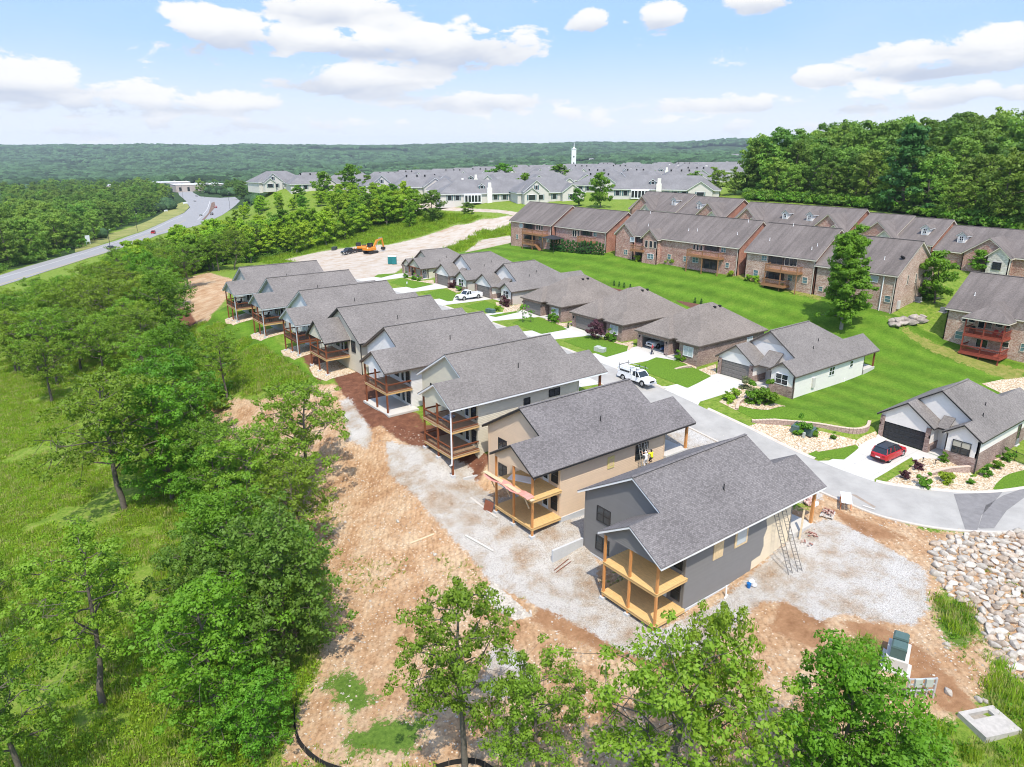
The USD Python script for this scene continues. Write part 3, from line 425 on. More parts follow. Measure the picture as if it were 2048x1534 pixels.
# kerbs: a rounded strip with real height
def kerb(line, label, w=.42, h=.13, side=1):
    m = MB(); line = np.asarray(LineString(line).segmentize(1.2).coords); t = np.gradient(line, axis=0); n = np.stack([-t[:, 1], t[:, 0]], 1)/np.linalg.norm(t, axis=1)[:, None]*side
    prof = [(0, -.03), (.02, .03), (.10, .05), (.16, h), (w-.03, h+.01), (w, h-.03), (w, -.12)]
    rows = [np.array([[*(p+k*o), gz(*(p+k*o))+zz] for o, zz in prof]) for p, k in zip(line, n)]
    for r0, r1 in zip(rows, rows[1:]):
        for i in range(len(prof)-1): m.poly([r0[i], r0[i+1], r1[i+1], r1[i]])
    p = m.out(None, 'kerb', M_kerb); tag(p, label, None, None, 'structure')
def cut(line, gaps):
    l = LineString(line)
    for x0, y0, x1, y1 in gaps: l = l.difference(shapely.box(x0, y0, x1, y1))
    return [np.array(g.coords) for g in getattr(l, 'geoms', [l]) if g.length > 1.5]
# kerbs with gaps at the drives
for g in cut(Redge, [(72, 31.6, 76, 38.4), (71, 53.6, 74, 61), (71, 70.4, 74, 77.5), (71, 86, 74, 93.5), (71, 101.5, 74, 108), (71, 117.8, 74, 124.8), (71, 133.8, 74, 141), (71, 152, 74, 158)]): kerb(g, 'pale concrete kerb along the far side of the street', side=-1)
for g in cut(Ledge, [(65, 53.4, 67, 58.4), (65, 67.2, 67, 72.2), (65, 82.3, 67, 87.3), (65, 96.6, 67, 101.6), (65, 111.6, 67, 116.6), (65, 127, 67, 132), (65, 142.4, 67, 147.4), (65, 38, 67, 43)]): kerb(g, 'pale concrete kerb along the near side of the street', side=1)
# ---------------------------------------------------------------- building materials
SHL = shingles('shingles_grey_brown', (.198, .18, .168)); SHD = shingles('shingles_charcoal', (.172, .158, .156), contrast=.24); SHT = shingles('shingles_tan', (.21, .182, .16)); SHM = shingles('shingles_weathered', (.188, .162, .150), streak=.24, contrast=.12)
SHF = shingles('shingles_far', (.205, .20, .205), contrast=.12)
SD = {'beige_grey': siding('siding_beige_grey', (.50, .48, .44)), 'grey': siding('siding_grey', (.36, .375, .39)), 'pale': siding('siding_pale', (.68, .68, .68)), 'cream': siding('siding_cream', (.62, .57, .46)), 'white': siding('siding_white', (.74, .72, .70)), 'sand': siding('siding_sand', (.60, .555, .44)), 'tan': siding('siding_tan', (.66, .50, .355)), 'dark': siding('siding_dark', (.185, .18, .178)), 'ivory': siding('siding_ivory', (.74, .705, .665)), 'taupe': siding('siding_taupe', (.52, .47, .43)), 'khaki': siding('siding_khaki', (.56, .52, .42))}
TW = mat('trim_white', (.76, .77, .78), .5, .03); TB = mat('trim_black', (.028, .027, .027), .45, .1); TBR = mat('trim_brown', (.11, .085, .07), .5, .1); TT = mat('trim_tan', (.66, .59, .50), .55, .06); TGR = mat('trim_grey', (.48, .51, .52), .5, .04)
GLASS = mat('window_glass', (.022, .028, .032), .06, .3, .7, spec=.6, space='pos'); GLASSB = mat('window_glass_blinds', (.42, .46, .48), .12, .12, .9, spec=.6, space='pos'); GLASST = mat('window_glass_teal', (.12, .20, .21), .1, .2, .8, spec=.6, space='pos'); GLASSS = mat('window_glass_shade', (.42, .40, .33), .1, .06, .9, spec=.6, space='pos')
WDK = wood('stained_timber', (.20, .065, .028), axis='z'); WDO = wood('orange_timber', (.55, .25, .085), axis='z'); WRAW = wood('raw_deck_boards', (.60, .39, .165), axis='y'); WDECK = wood('weathered_deck_boards', (.36, .24, .15), axis='y'); WRIM = wood('raw_rim_board', (.62, .40, .17), axis='y', var=.12); WDKD = wood('dark_deck_boards', (.16, .085, .06), axis='y')
CMU = brick('concrete_block', (.46, .47, .48), (.52, .525, .53), (.57, .575, .58), (.40, .40, .40), .40, .20); FND = mat('foundation', (.50, .51, .52), .85, .07, 1.5, bump=.1)
GDG = mat('garage_door_grey', (.165, .15, .138), .55, .05); GDB = mat('garage_door_black', (.022, .024, .027), .35, .1); DOORW = mat('door_white', (.72, .73, .74), .45, .03); METAL = mat('pipe_grey', (.5, .5, .5), .4, .05, metal=.3); PVC = mat('pipe_white', (.78, .78, .78), .4, .03); DARK = mat('dark_interior', (.02, .02, .022), .9, .2); BALUS = mat('baluster_dark', (.05, .035, .03), .5, .1)
OSB = mat('sheathing', (.62, .47, .28), .85, .18, 4, space='pos'); PINK = mat('pink_underlay', (.62, .27, .23), .8, .12, 1.5)
BRT = brick('brick_townhouse', (.20, .075, .055), (.40, .18, .135), (.52, .36, .29), (.50, .42, .37), pale=.55); BRTL = brick('brick_townhouse_pale', (.26, .125, .085), (.42, .235, .17), (.54, .41, .33), (.52, .46, .40), pale=.5); BRR = brick('brick_red', (.24, .075, .045), (.38, .14, .085), (.46, .24, .16), (.40, .30, .25), pale=.75); BRH = brick('brick_street_house', (.15, .09, .075), (.26, .17, .14), (.36, .27, .23), (.34, .28, .25), pale=.6); BRP = brick('stone_veneer_pale', (.44, .40, .36), (.56, .52, .47), (.66, .62, .57), (.5, .46, .42), .35, .15)
def window(par, o, u, w, h, fr, gl=None, cols=2, rows=2, n=None, t=.06, depth=.09, split=None, label=None):
    """a framed window at o (lower left on the wall), running along u; the frame is the part, each pane a sub-part"""
    o, u = np.asarray(o, float), np.asarray(u, float); v = np.array([0, 0, 1.]); n = np.cross(u, v) if n is None else np.asarray(n, float)
    m = MB(); gl = gl or GLASS
    def bar(a0, a1, b0, b1, d): m.slab([o+u*a0+v*b0+n*d, o+u*a1+v*b0+n*d, o+u*a1+v*b1+n*d, o+u*a0+v*b1+n*d], -n*(d+.02))
    bar(0, w, .0, t, depth); bar(0, w, h-t, h, depth); bar(0, t, t, h-t, depth); bar(w-t, w, t, h-t, depth)
    cw = (w-t*(cols+1))/cols; rh = (h-t*(rows+1))/rows
    for c in range(1, cols): bar(t*c+cw*c, t*(c+1)+cw*c, t, h-t, depth-.01)
    for r in range(1, rows): bar(t, w-t, (t+rh)*r, (t+rh)*r+t*.7, depth-.025)
    f = m.out(par, 'window', fr, label=label)
    for c in range(cols):
        for r in range(rows):
            a0, b0 = t+(cw+t)*c, t+(rh+t)*r; q = MB(); q.slab([o+u*a0+v*b0+n*.045, o+u*(a0+cw)+v*b0+n*.045, o+u*(a0+cw)+v*(b0+rh)+n*.045, o+u*a0+v*(b0+rh)+n*.045], -n*.05)
            q.out(f, 'pane', gl if not isinstance(gl, (list, tuple)) else gl[r % len(gl)])
    return f
def door(par, o, u, w, h, m, fr=None, glass=None, name='door'):
    o, u = np.asarray(o, float), np.asarray(u, float); v = np.array([0, 0, 1.]); n = np.cross(u, v)
    q = MB().slab([o+n*.04, o+u*w+n*.04, o+u*w+v*h+n*.04, o+v*h+n*.04], -n*.06); d = q.out(par, name, m)
    if glass: MB().slab([o+u*.16*w+v*.16*h+n*.055, o+u*.84*w+v*.16*h+n*.055, o+u*.84*w+v*.93*h+n*.055, o+u*.16*w+v*.93*h+n*.055], -n*.03).out(d, 'pane', glass)
    MB().cyl(o+u*.9*w+v*.46*h+n*.04, o+u*.9*w+v*.46*h+n*.12, .035, n=6).out(d, 'handle', METAL)
    return d
def garage_door(par, o, u, w, h, m, cols=8, rows=4, split=False):
    o, u = np.asarray(o, float), np.asarray(u, float); v = np.array([0, 0, 1.]); n = np.cross(u, v)
    d = MB().slab([o+n*.0, o+u*w, o+u*w+v*h, o+v*h], -n*.08).out(par, 'garage_door', m)
    cw, rh = w/cols, h/rows; J = None if split else MB()
    for r in range(rows):
        for c in range(cols):
            q = MB() if split else J; a0, a1, b0, b1 = cw*c+.05, cw*(c+1)-.05, rh*r+.05, rh*(r+1)-.05
            A = [o+u*a+v*b+n*.004 for a, b in ((a0, b0), (a1, b0), (a1, b1), (a0, b1))]; B = [o+u*a+v*b+n*.035 for a, b in ((a0+.05, b0+.05), (a1-.05, b0+.05), (a1-.05, b1-.05), (a0+.05, b1-.05))]
            for k in range(4): q.poly([A[k], A[(k+1) % 4], B[(k+1) % 4], B[k]])
            q.poly(B)
            if split: q.out(d, 'door_panel', m)
    if not split: J.out(d, 'door_panels', m, kind='stuff')
    return d
def roofs(par, quads, sh, trim, th=.07, tt=.2, name='roof', gutter=None):
    """roof faces: a shingle sheet over a trim board (fascia and rake boards, soffit) set in a little"""
    r, t = MB(), MB()
    for q in quads:
        q = np.asarray(q, float); c = q.mean(0); r.slab(q, (0, 0, -th)); k = c+(q-c)*np.array([.999, .999, 1]); s = q.copy()
        d = np.linalg.norm((q-c)[:, :2], axis=1)[:, None]; s[:, :2] = c[:2]+(q-c)[:, :2]*(1-.03/np.maximum(d, .1)); s[:, 2] -= th; t.slab(s, (0, 0, -tt))
    p = r.out(par, name, sh); t.out(p, 'trim_boards', trim); return p
def lapped(poly2, o, u, n, lap=.19, d=.034):
    """lap boards over a wall polygon given as (along u, up) points: each course a tilted board with its own lower edge"""
    m = MB(); P = Polygon(poly2); x0, y0, x1, y1 = P.bounds; k = y0
    o, u, n = (np.asarray(q, float) for q in (o, u, n)); v = np.array([0, 0, 1.])
    while k < y1-1e-3:
        for g in (lambda s: getattr(s, 'geoms', [s]))(P.intersection(shapely.box(x0-1, k, x1+1, k+lap))):
            if g.geom_type == 'Polygon' and g.area > 1e-3:
                cs = np.array(g.exterior.coords)[:-1]; cs = cs if g.exterior.is_ccw else cs[::-1]
                m.poly([o+u*a+v*b+n*(.004+d*(1-(b-k)/lap)) for a, b in cs])
                lo = [p for p in cs if abs(p[1]-k) < 1e-6]
                if len(lo) == 2: (a, b), (e, f) = sorted(map(tuple, lo)); m.poly([o+u*a+v*b, o+u*e+v*b, o+u*e+v*b+n*(d+.004), o+u*a+v*b+n*(d+.004)])
        k += lap
    return m
def wallpoly(par, poly2, o, u, n, m, name='wall', th=.16, lap=False, holes=None, label=None):
    o, u, n = (np.asarray(q, float) for q in (o, u, n)); v = np.array([0, 0, 1.])
    w = MB().slab([o+u*a+v*b for a, b in poly2], -n*th).out(par, name, m, label=label)
    if lap: lapped(poly2, o, u, n).out(w, 'siding_boards', m, kind='stuff')
    return w
def railing(par, p, q, z, h=1.0, posts=True, m=WDK, step=.12, top=True, bal=BALUS):
    p, q = np.array([*p, z], float), np.array([*q, z], float); L = np.linalg.norm(q-p); r = MB().beam(p+[0, 0, h], q+[0, 0, h], .13, .05).beam(p+[0, 0, .12], q+[0, 0, .12], .05, .09).beam(p+[0, 0, h-.1], q+[0, 0, h-.1], .04, .09)
    rp = r.out(par, 'railing', m); b = MB(); k = int(L/step)
    for i in range(1, k): x = p+(q-p)*i/k; b.beam(x+[0, 0, .14], x+[0, 0, h-.1], .022, .022)
    b.out(rp, 'balusters', bal, kind='stuff'); return rp
def deck(par, x0, y0, x1, y1, z, mb, mr, boards='y', hh=.26):
    b = MB(); n = max(2, int((x1-x0)/.145)) if boards == 'y' else max(2, int((y1-y0)/.145))
    for i in range(n):
        if boards == 'y': w = (x1-x0)/n; b.box(x0+w*i+.004, y0, z-.035-.003*(i*7 % 3), x0+w*(i+1)-.004, y1, z-.003*(i*7 % 3))
        else: w = (y1-y0)/n; b.box(x0, y0+w*i+.004, z-.035-.003*(i*7 % 3), x1, y0+w*(i+1)-.004, z-.003*(i*7 % 3))
    d = MB().box(x0+.05, y0+.05, z-.04-hh, x1, y0+.1, z-.045).box(x0+.05, y1-.1, z-.04-hh, x1, y1-.05, z-.045).box(x0+.05, y0+.1, z-.04-hh, x0+.1, y1-.1, z-.045)
    for i in range(int((y1-y0)/.6)): d.box(x0+.1, y0+.3+.6*i, z-.04-hh+.04, x1, y0+.34+.6*i, z-.046)
    f = d.out(par, 'deck_frame', mr); b.out(f, 'deck_boards', mb, kind='stuff'); return f
def pipe_vent(par, x, y, z, m=PVC, h=.55): MB().cyl((x, y, z-.2), (x, y, z+h), .055, n=8).cyl((x, y, z-.05), (x, y, z+.03), .13, .07, 8).out(par, 'vent_pipe', m)
# ---------------------------------------------------------------- the near row: eight gabled houses with rear decks
S_, RA = .585, 10.28
def left_house(name, label, ya, z0, g, sid, trim, sh=SHL, style='up', lap=False, post=WDK, board=WDECK, rim=WRIM, vent=TB, split=None, doors=True, rear_win=True, deckfloor=True):
    h = thing('gabled_house', label, 'house', (41.4, ya, z0), group=None)
    zb = g-z0-.7; mt = SD[sid]; X1, XF, Ye = 14.9, 19.0, 6.8
    rz = lambda y: RA-S_*abs(y)
    top = lambda y: rz(y)-.16
    back = [(-5.9, zb), (6.0, zb), (6.0, top(6.0)), (0, top(0)), (-5.9, top(5.9))]
    # rear wall faces -x: u runs along -y
    P2 = lambda pts: [(-a, b) for a, b in pts]
    wallpoly(h, P2(back), (0, 0, 0), (0, -1, 0), (-1, 0, 0), mt, 'rear_wall', lap=lap)
    if split: split(h, zb, top)
    else: wallpoly(h, [(0, zb), (X1, zb), (X1, top(5.9)), (0, top(5.9))], (0, -5.9, 0), (1, 0, 0), (0, -1, 0), mt, 'side_wall', lap=lap)
    wallpoly(h, [(-X1, zb), (0, zb), (0, top(6)), (-X1, top(6))], (0, 6.0, 0), (-1, 0, 0), (0, 1, 0), mt, 'side_wall')
    fz = 3.0 if z0 < 1 else None
    zf = float(gz(56.3, ya+2))-z0+.1
    wallpoly(h, [(-5.9, zb), (6, zb), (6, top(6)), (0, top(0)), (-5.9, top(5.9))], (X1, 0, 0), (0, 1, 0), (1, 0, 0), mt, 'front_wall')
    garage_door(h, (X1+.02, .4, zf), (0, 1, 0), 4.9, 2.3, GDG); door(h, (X1, -1.6, zf+.1), (0, 1, 0), .95, 2.1, TBR)
    window(h, (X1, -5.0, zf+.9), (0, 1, 0), 1.8, 1.4, TW, GLASSB)
    # corner boards, downspouts
    cb = MB()
    for x, y in ((-.01, -5.91), (X1+.01, -5.91), (-.01, 6.01)): cb.box(x-.06, y-.06, zb+.5, x+.06, y+.06, top(5.95)-.05)
    cb.out(h, 'corner_boards', mt)
    # roofs
    y0, ys, yl = -Ye, -3.3, 6.7
    zr = rz(ys); ze = rz(Ye); zel = rz(yl)
    q = [[(-.5, y0, ze), (15.3, y0, ze), (15.3, 0, RA), (-.5, 0, RA)], [(15.3, yl, zel), (-.5, yl, zel), (-.5, 0, RA), (15.3, 0, RA)]]
    if style != 'variant': q += [[(-4.1, y0, ze), (-.5, y0, ze), (-.5, ys, zr), (-4.1, ys, zr)], [(.1, .2, zr-3.5*S_), (-4.1, .2, zr-3.5*S_), (-4.1, ys, zr), (.1, ys, zr)]]
    q += [[(15.3, y0, ze), (XF, y0, ze), (XF, ys, zr), (15.3, ys, zr)], [(XF, .2, zr-3.5*S_), (14.5, .2, zr-3.5*S_), (14.5, ys, zr), (XF, ys, zr)]]
    r = roofs(h, q, sh, trim)
    MB().beam((-.5, 0, RA+.02), (15.3, 0, RA+.02), .3, .05).out(r, 'ridge_cap', sh)
    MB().beam((12.4, 0, RA+.06), (15.2, 0, RA+.06), .22, .09).out(r, 'ridge_vent', TB) if False else None
    pipe_vent(h, 7.4, -3.6, rz(3.6), vent)
    # porch at the street end
    pz = zf-.02
    MB().box(X1, -6.3, zb+.3, XF-.5, 0, pz).out(h, 'porch_slab', M_conc); MB().box(XF-.75, -6.2, pz, XF-.5, -5.95, ze-.1).out(h, 'porch_post', post); MB().beam((X1, -6.08, rz(6.08)-.4), (XF-.4, -6.08, rz(6.08)-.4), .2, .3).out(h, 'porch_beam', post)
    wallpoly(h, [(-6.1, ze+.15), (-.5, ze+.15), (ys, zr-.25)], (XF-.45, 0, 0), (0, 1, 0), (1, 0, 0), mt, 'porch_gable')
    # rear deck
    if style == 'variant':
        dy0, dy1, yr = -2.3, 3.7, .7; zd = 8.75; sl = .78
        rr = roofs(h, [[(-4.0, dy0-.5, zd-sl*3.5), (.1, dy0-.5, zd-sl*3.5), (.1, yr, zd), (-4.0, yr, zd)], [(.1, dy1+.5, zd-sl*3.5), (-4.0, dy1+.5, zd-sl*3.5), (-4.0, yr, zd), (.1, yr, zd)]], sh, trim, name='deck_roof')
        gy = [(-dy0, 6.1), (-dy0, zd-sl*3-.2), (-yr, zd-.25), (-dy1, zd-sl*3-.2), (-dy1, 6.1)]
    else:
        dy0, dy1, yr = -6.2, -.2, ys; gy = [(-dy0, 6.05), (-dy0, rz(6.2)-.22), (-yr, zr-.25), (-dy1, zr-S_*3.1-.22), (-dy1, 6.05)]
    wallpoly(h, gy, (-3.68, 0, 0), (0, -1, 0), (-1, 0, 0), mt, 'deck_gable', th=.14, lap=lap)
    zt = 6.1; zl = .55; gb = g-z0
    for y in (dy0+.1, (dy0+dy1)/2, dy1-.1):
        zg = float(gz(41.4-3.6, ya+y))-z0
        pm = MB().box(-3.685, y-.09, zg+.18, -3.5, y+.09, zt).out(h, 'deck_post', post); MB().box(-3.85, y-.25, zg-.3, -3.35, y+.25, zg+.2).out(pm, 'footing', FND)
    MB().box(-3.66, dy0, zt-.02, -3.54, dy1, zt+.25).box(-3.6, dy0, zt, 0, dy0+.12, zt+.25).box(-3.6, dy1-.12, zt, 0, dy1, zt+.25).out(h, 'deck_beam', post)
    MB().box(-3.6, dy0+.1, zt+.02, 0, dy1-.1, zt+.06).out(h, 'deck_ceiling', TW)
    deck(h, -3.75, dy0-.05, -.02, dy1+.05, 3.5, board, rim, 'x')
    if style in ('double', 'raw'): deck(h, -3.75, dy0-.05, -.02, dy1+.05, zl, board, rim, 'x')
    if style != 'raw':
        for z in ((3.5, zl) if style == 'double' else (3.5,)):
            bal = BALUS
            railing(h, (-3.6, dy0+.2), (-3.6, (dy0+dy1)/2-.12), z, m=post); railing(h, (-3.6, (dy0+dy1)/2+.12), (-3.6, dy1-.2), z, m=post); railing(h, (-3.5, dy0+.1), (-.1, dy0+.1), z, m=post)
            if style != 'variant' or True: railing(h, (-3.5, dy1-.1), (-.1, dy1-.1), z, m=post)
    # rear openings
    fr = TB if trim is TB or style in ('raw', 'double') else TW
    for z in ((3.55, zl+.05) if zb < -.5 and style in ('raw', 'double') else (3.55, max(zl, gb+.1))):
        if z < 3 and z+2.1 > 3.2: continue
        yy = lambda t: dy1-t
        door(h, (0, dy0+2.9, z), (0, -1, 0), .9, 2.1, DOORW, glass=GLASS); window(h, (0, dy0+1.55, z+.35), (0, -1, 0), .95, 1.6, TB, cols=1); window(h, (0, dy0+4.6, z+.55), (0, -1, 0), 1.1, 1.3, TB, cols=1)
    return h, top, zb
def l8_split(h, zb, top):
    """half painted: charcoal paint stops at a ragged edge, bare primed boards beyond"""
    e = [(9.3, zb), (9.3, 1.4), (10.6, 1.55), (10.95, 2.4), (10.8, 3.3), (11.2, 4.1), (10.9, 5.0), (11.3, 5.6), (11.35, top(5.9))]
    p = [(0, zb)]+e+[(0, top(5.9))]; q = [(14.9, zb), (14.9, top(5.9))]+e[::-1]
    wallpoly(h, p, (0, -5.9, 0), (1, 0, 0), (0, -1, 0), SD['dark'], 'side_wall', lap=True); wallpoly(h, q, (0, -5.9, 0), (1, 0, 0), (0, -1, 0), siding('siding_bare', (.66, .56, .41)), 'side_wall', lap=True, label='unpainted cream end of the side wall')
LEFT = {}
LEFT[8], top8, zb8 = left_house('L8', 'charcoal house under construction, half painted side wall, raw timber decks, nearest of all', 37.3, 0.0, -.05, 'dark', TW, SHD, 'raw', True, WDO, WRAW, WRIM, split=l8_split)
LEFT[7], top7, _ = left_house('L7', 'tan unpainted house with raw timber decks and a pink sheet on the upper one', 52.9, 1.65, 1.35, 'tan', TB, SHD, 'raw', True, WDO, WRAW, WRIM)
LEFT[6], _, _ = left_house('L6', 'cream house with two railed brown decks and white gutters', 66.9, 4.05, 3.6, 'sand', TW, SHL, 'double', True, WDK, WDECK, WRIM)
LEFT[5], _, _ = left_house('L5', 'white sided house with one railed deck over a concrete patio', 81.8, 4.38, 5.1, 'white', TBR, SHL, 'up', True, WDK, WDECK, WRIM)
LEFT[4], _, _ = left_house('L4', 'cream house whose deck has its own small steep roof', 96.3, 4.47, 5.7, 'cream', TB, SHL, 'variant', False, WDK, WDECK, WRIM)
LEFT[3], _, _ = left_house('L3', 'house with pale white gables and a dark brown railed deck', 111.0, 4.75, 6.0, 'pale', TGR, SHL, 'up', False, WDK, WDKD, WDK)
LEFT[2], _, _ = left_house('L2', 'house with grey gables and a brown deck, second from the far end', 126.4, 4.65, 5.7, 'grey', TGR, SHL, 'up', False, WDK, WDECK, WRIM)
LEFT[1], _, _ = left_house('L1', 'beige grey gabled house at the far end of the near row', 141.9, 4.6, 5.6, 'beige_grey', TGR, SHL, 'up', False, WDK, WDECK, WRIM)
# further windows seen on the rear and right walls
for k, z in ((8, 4.15), (8, 1.15), (7, 4.15), (7, 1.2), (6, 4.2)):
    window(LEFT[k], (0, 4.45 if k == 8 else 4.2, z), (0, -1, 0), 1.75 if k == 8 else 1.5, 1.5, TB)
window(LEFT[4], (0, -3.1, 4.3), (0, -1, 0), 1.3, 1.7, TB)
window(LEFT[6], (6.4, -5.92, 3.9), (1, 0, 0), .95, 1.25, TB, cols=1); window(LEFT[6], (10.2, -5.92, 4.5), (1, 0, 0), 1.7, .95, TB, rows=1)
for x0, z, w, hh in ((3.7, 3.9, .85, 1.1), (6.6, 4.0, 1.35, 1.45)):   # openings framed in bare board, not yet trimmed
    m = MB(); q = LEFT[8]
    f = MB().box(x0-.22, -5.99, z-.22, x0+w+.22, -5.9, z+hh+.22).out(q, 'window', OSB, label='window in a frame of bare sheathing'); MB().box(x0+.02, -6.01, z, x0+w-.02, -5.95, z+hh).out(f, 'pane', GLASSB if x0 > 6 else OSB)
f = MB().box(6.35, -6.0, 3.85, 7.25, -5.9, 5.15).out(LEFT[7], 'window', mat('yellow_sheathing', (.66, .55, .22), .8, .1, 3), label='small window still boarded in yellow sheathing'); MB().box(6.55, -6.02, 4.1, 7.05, -5.95, 4.9).out(f, 'pane', OSB)
window(LEFT[7], (10.4, -5.93, 3.7), (1, 0, 0), 1.9, 1.7, TB)
# foundations and concrete block walls
for k, zz, xw in ((8, .42, 14), (7, .5, 12)):
    MB().box(-.09, -6.0, -1.2, .0, 6.05, zz).box(-.06, -6.02, -1.2, 9.0 if k == 8 else 14.9, -5.9, zz-.15).out(LEFT[k], 'foundation', FND)
def wingwall(x0, y0, x1, y1, zt, zb, label):
    t = thing('block_wall', label, 'retaining wall', (x0, y0, zb)); d = np.array([x1-x0, y1-y0]); L = np.hypot(*d); d /= L; n = np.array([-d[1], d[0]])*.11
    m = MB(); k = 0; z = zb
    mats = []
    while z < zt-.02:
        a = -.2 if k % 2 else 0.
        while a < L-.01:
            a0, a1 = max(a, 0)+.006, min(a+.4, L)-.006; z1 = min(z+.2, zt)-.006
            if a1-a0 > .05:
                q = MB(); p0, p1 = np.array([d[0]*a0, d[1]*a0]), np.array([d[0]*a1, d[1]*a1]); q.slab([(*(p0-n), z1-zb), (*(p1-n), z1-zb), (*(p1+n), z1-zb), (*(p0+n), z1-zb)], (0, 0, z-z1)); q.out(t, 'block', FND)
            a += .4
        z += .2; k += 1
    return t
wingwall(37.5, 43.42, 41.25, 43.42, 1.5, -.4, 'grey concrete block wing wall beside the charcoal house'); wingwall(38.8, 60.3, 41.6, 59.95, 1.95, .4, 'grey concrete block wing wall between the tan house and the cream double-deck house'); wingwall(38.4, 74.3, 41.6, 74.0, 4.35, 2.7, 'grey concrete block wing wall between the cream house and the white house')
# ---------------------------------------------------------------- street-side houses of the far row
STK = []
def right_house(label, yL, yG, yB, yR, ze, zf, xm, sid, side, trim, gd, sh=SHL, sl=.69, xr=12.8, Xe=None, brickside=0, split=False, porch=False, bedfr=TW, bedgl=GLASS, pane_top=None, gtop=None, xg=0., patio=True, zlow=-1.5, fullbrick=False):
    h = thing('street_house', label, 'house', (84.2, yR, zf)); W = yL-yR; G0 = yG-yR; B1 = yB-yR; E = ze-zf; hw = W/2; RZ = E+sl*hw; Xe = Xe or xr+hw
    br, s1, s2 = BRH, SD[sid], SD[side]
    # roofs
    ga, gh = (G0+W)/2, (W-G0)/2; gzr = E+sl*gh; ba, bh = B1/2, B1/2; bzr = E+sl*bh
    xb = lambda z: xm+.1
    q = [[(xm, 0, E), (Xe, 0, E), (xr, hw, RZ), (xm, hw, RZ)], [(Xe, W, E), (xm, W, E), (xm, hw, RZ), (xr, hw, RZ)], [(Xe, 0, E), (Xe, W, E), (xr, hw, RZ), (xr, hw, RZ-.001)]]
    q += [[(xg, G0, E), (xm+gh*1.0, G0, E), (xm+gh, ga, gzr), (xg, ga, gzr)], [(xm, W, E), (xg, W, E), (xg, ga, gzr), (xm, ga, gzr)]]
    q += [[(0, 0, E), (xm, 0, E), (xm, ba, bzr), (0, ba, bzr)], [(xm+.3, B1, E), (0, B1, E), (0, ba, bzr), (xm+.3, ba, bzr)]]
    if not porch: q.append([(1.0, G0+.2, E), (1.0, B1-.2, E), (xm+.35, B1-.2-.0, E+sl*(xm-.65)), (xm+.35, G0+.2, E+sl*(xm-.65))])
    if patio: q += [[(Xe, 0, E), (Xe+2.9, 0, E), (Xe+2.9, 2.9, E+sl*2.9), (Xe-2.9, 2.9, E+sl*2.9)], [(Xe+2.9, 5.8, E), (Xe-.5, 5.8, E), (Xe-2.9, 2.9, E+sl*2.9), (Xe+2.9, 2.9, E+sl*2.9)]]
    r = roofs(h, [[p for p in k] for k in q], sh, trim, tt=.17)
    MB().beam((xm, hw, RZ+.02), (xr, hw, RZ+.02), .28, .05).out(r, 'ridge_cap', sh)
    # walls
    F = .42
    e = E-.2
    gw0, gw1 = G0+.42, W-.42; dw = 4.8; d0 = (gw0+gw1)/2-dw/2; d1 = d0+dw; dh = 2.28
    X = xg+F
    if split == 'open':
        pass
    wallpoly(h, [(gw0, zlow), (d0, zlow), (d0, e), (gw0, e)], (X, 0, 0), (0, 1, 0), (1, 0, 0), br, 'garage_pier'); wallpoly(h, [(d1, zlow), (gw1, zlow), (gw1, e), (d1, e)], (X, 0, 0), (0, 1, 0), (1, 0, 0), br, 'garage_pier')
    def front(poly, m, name, x=X, **k): return wallpoly(h, [(-a, b) for a, b in poly], (x, 0, 0), (0, -1, 0), (-1, 0, 0), m, name, **k)
    zt = lambda y: E+sl*(gh-abs(y-ga))-.2
    front([(d0, dh), (d1, dh), (d1, zt(d1)), (ga, zt(ga)), (d0, zt(d0))], s1, 'garage_gable', x=X-.03)
    front([(gw0, e-.02), (d0, e-.02), (d0, zt(d0)), (gw0, zt(gw0))], s1, 'gable_edge', x=X-.0); front([(d1, e-.02), (gw1, e-.02), (gw1, zt(gw1)), (d1, zt(d1))], s1, 'gable_edge', x=X-.0)
    if gtop: front([(ga-1.6, zt(ga-1.6)), (ga+1.6, zt(ga+1.6)), (ga, zt(ga))], gtop, 'gable_top', x=X-.07)
    garage_door(h, (X+.06, d1, 0), (0, -1, 0), dw, dh, gd, split=(split is True))
    MB().box(X-.02, d0-.08, 0, X+.1, d0, dh).box(X-.02, d1, 0, X+.1, d1+.08, dh).box(X-.02, d0-.08, dh, X+.1, d1+.08, dh+.1).out(h, 'door_trim', trim)
    for y in (d0-.45, d1+.45): MB().box(X-.16, y-.08, 1.75, X-.02, y+.08, 2.1).out(h, 'wall_lantern', DARK)
    wallpoly(h, [(X, zlow), (Xe-.5, zlow), (Xe-.5, e), (X, e)], (0, W-.42, 0), (1, 0, 0), (0, 1, 0), br if fullbrick else s2, 'side_wall')
    wallpoly(h, [(-xm-1., -.5), (-X, -.5), (-X, e), (-xm-1., e)], (0, gw0, 0), (-1, 0, 0), (0, -1, 0), s1, 'garage_side')
    MB().box(X, gw0-.05, -.6, xm+1, gw0+.1, 1.0).out(h, 'garage_side_brick', br)
    # main gable
    mz = lambda y: E+sl*(hw-abs(y-hw))-.2
    front([(.45, .0), (W-.45, 0), (W-.45, mz(W-.45)), (hw, mz(hw)), (.45, mz(.45))], s1, 'main_gable', x=xm+F)
    if gtop: front([(hw-2.4, mz(hw-2.4)), (hw+2.4, mz(hw+2.4)), (hw, mz(hw))], gtop, 'gable_top', x=xm+F-.06)
    # bedroom or porch
    bz = lambda y: E+sl*(bh-abs(y-ba))-.2
    b0, b1 = .42, B1-.42
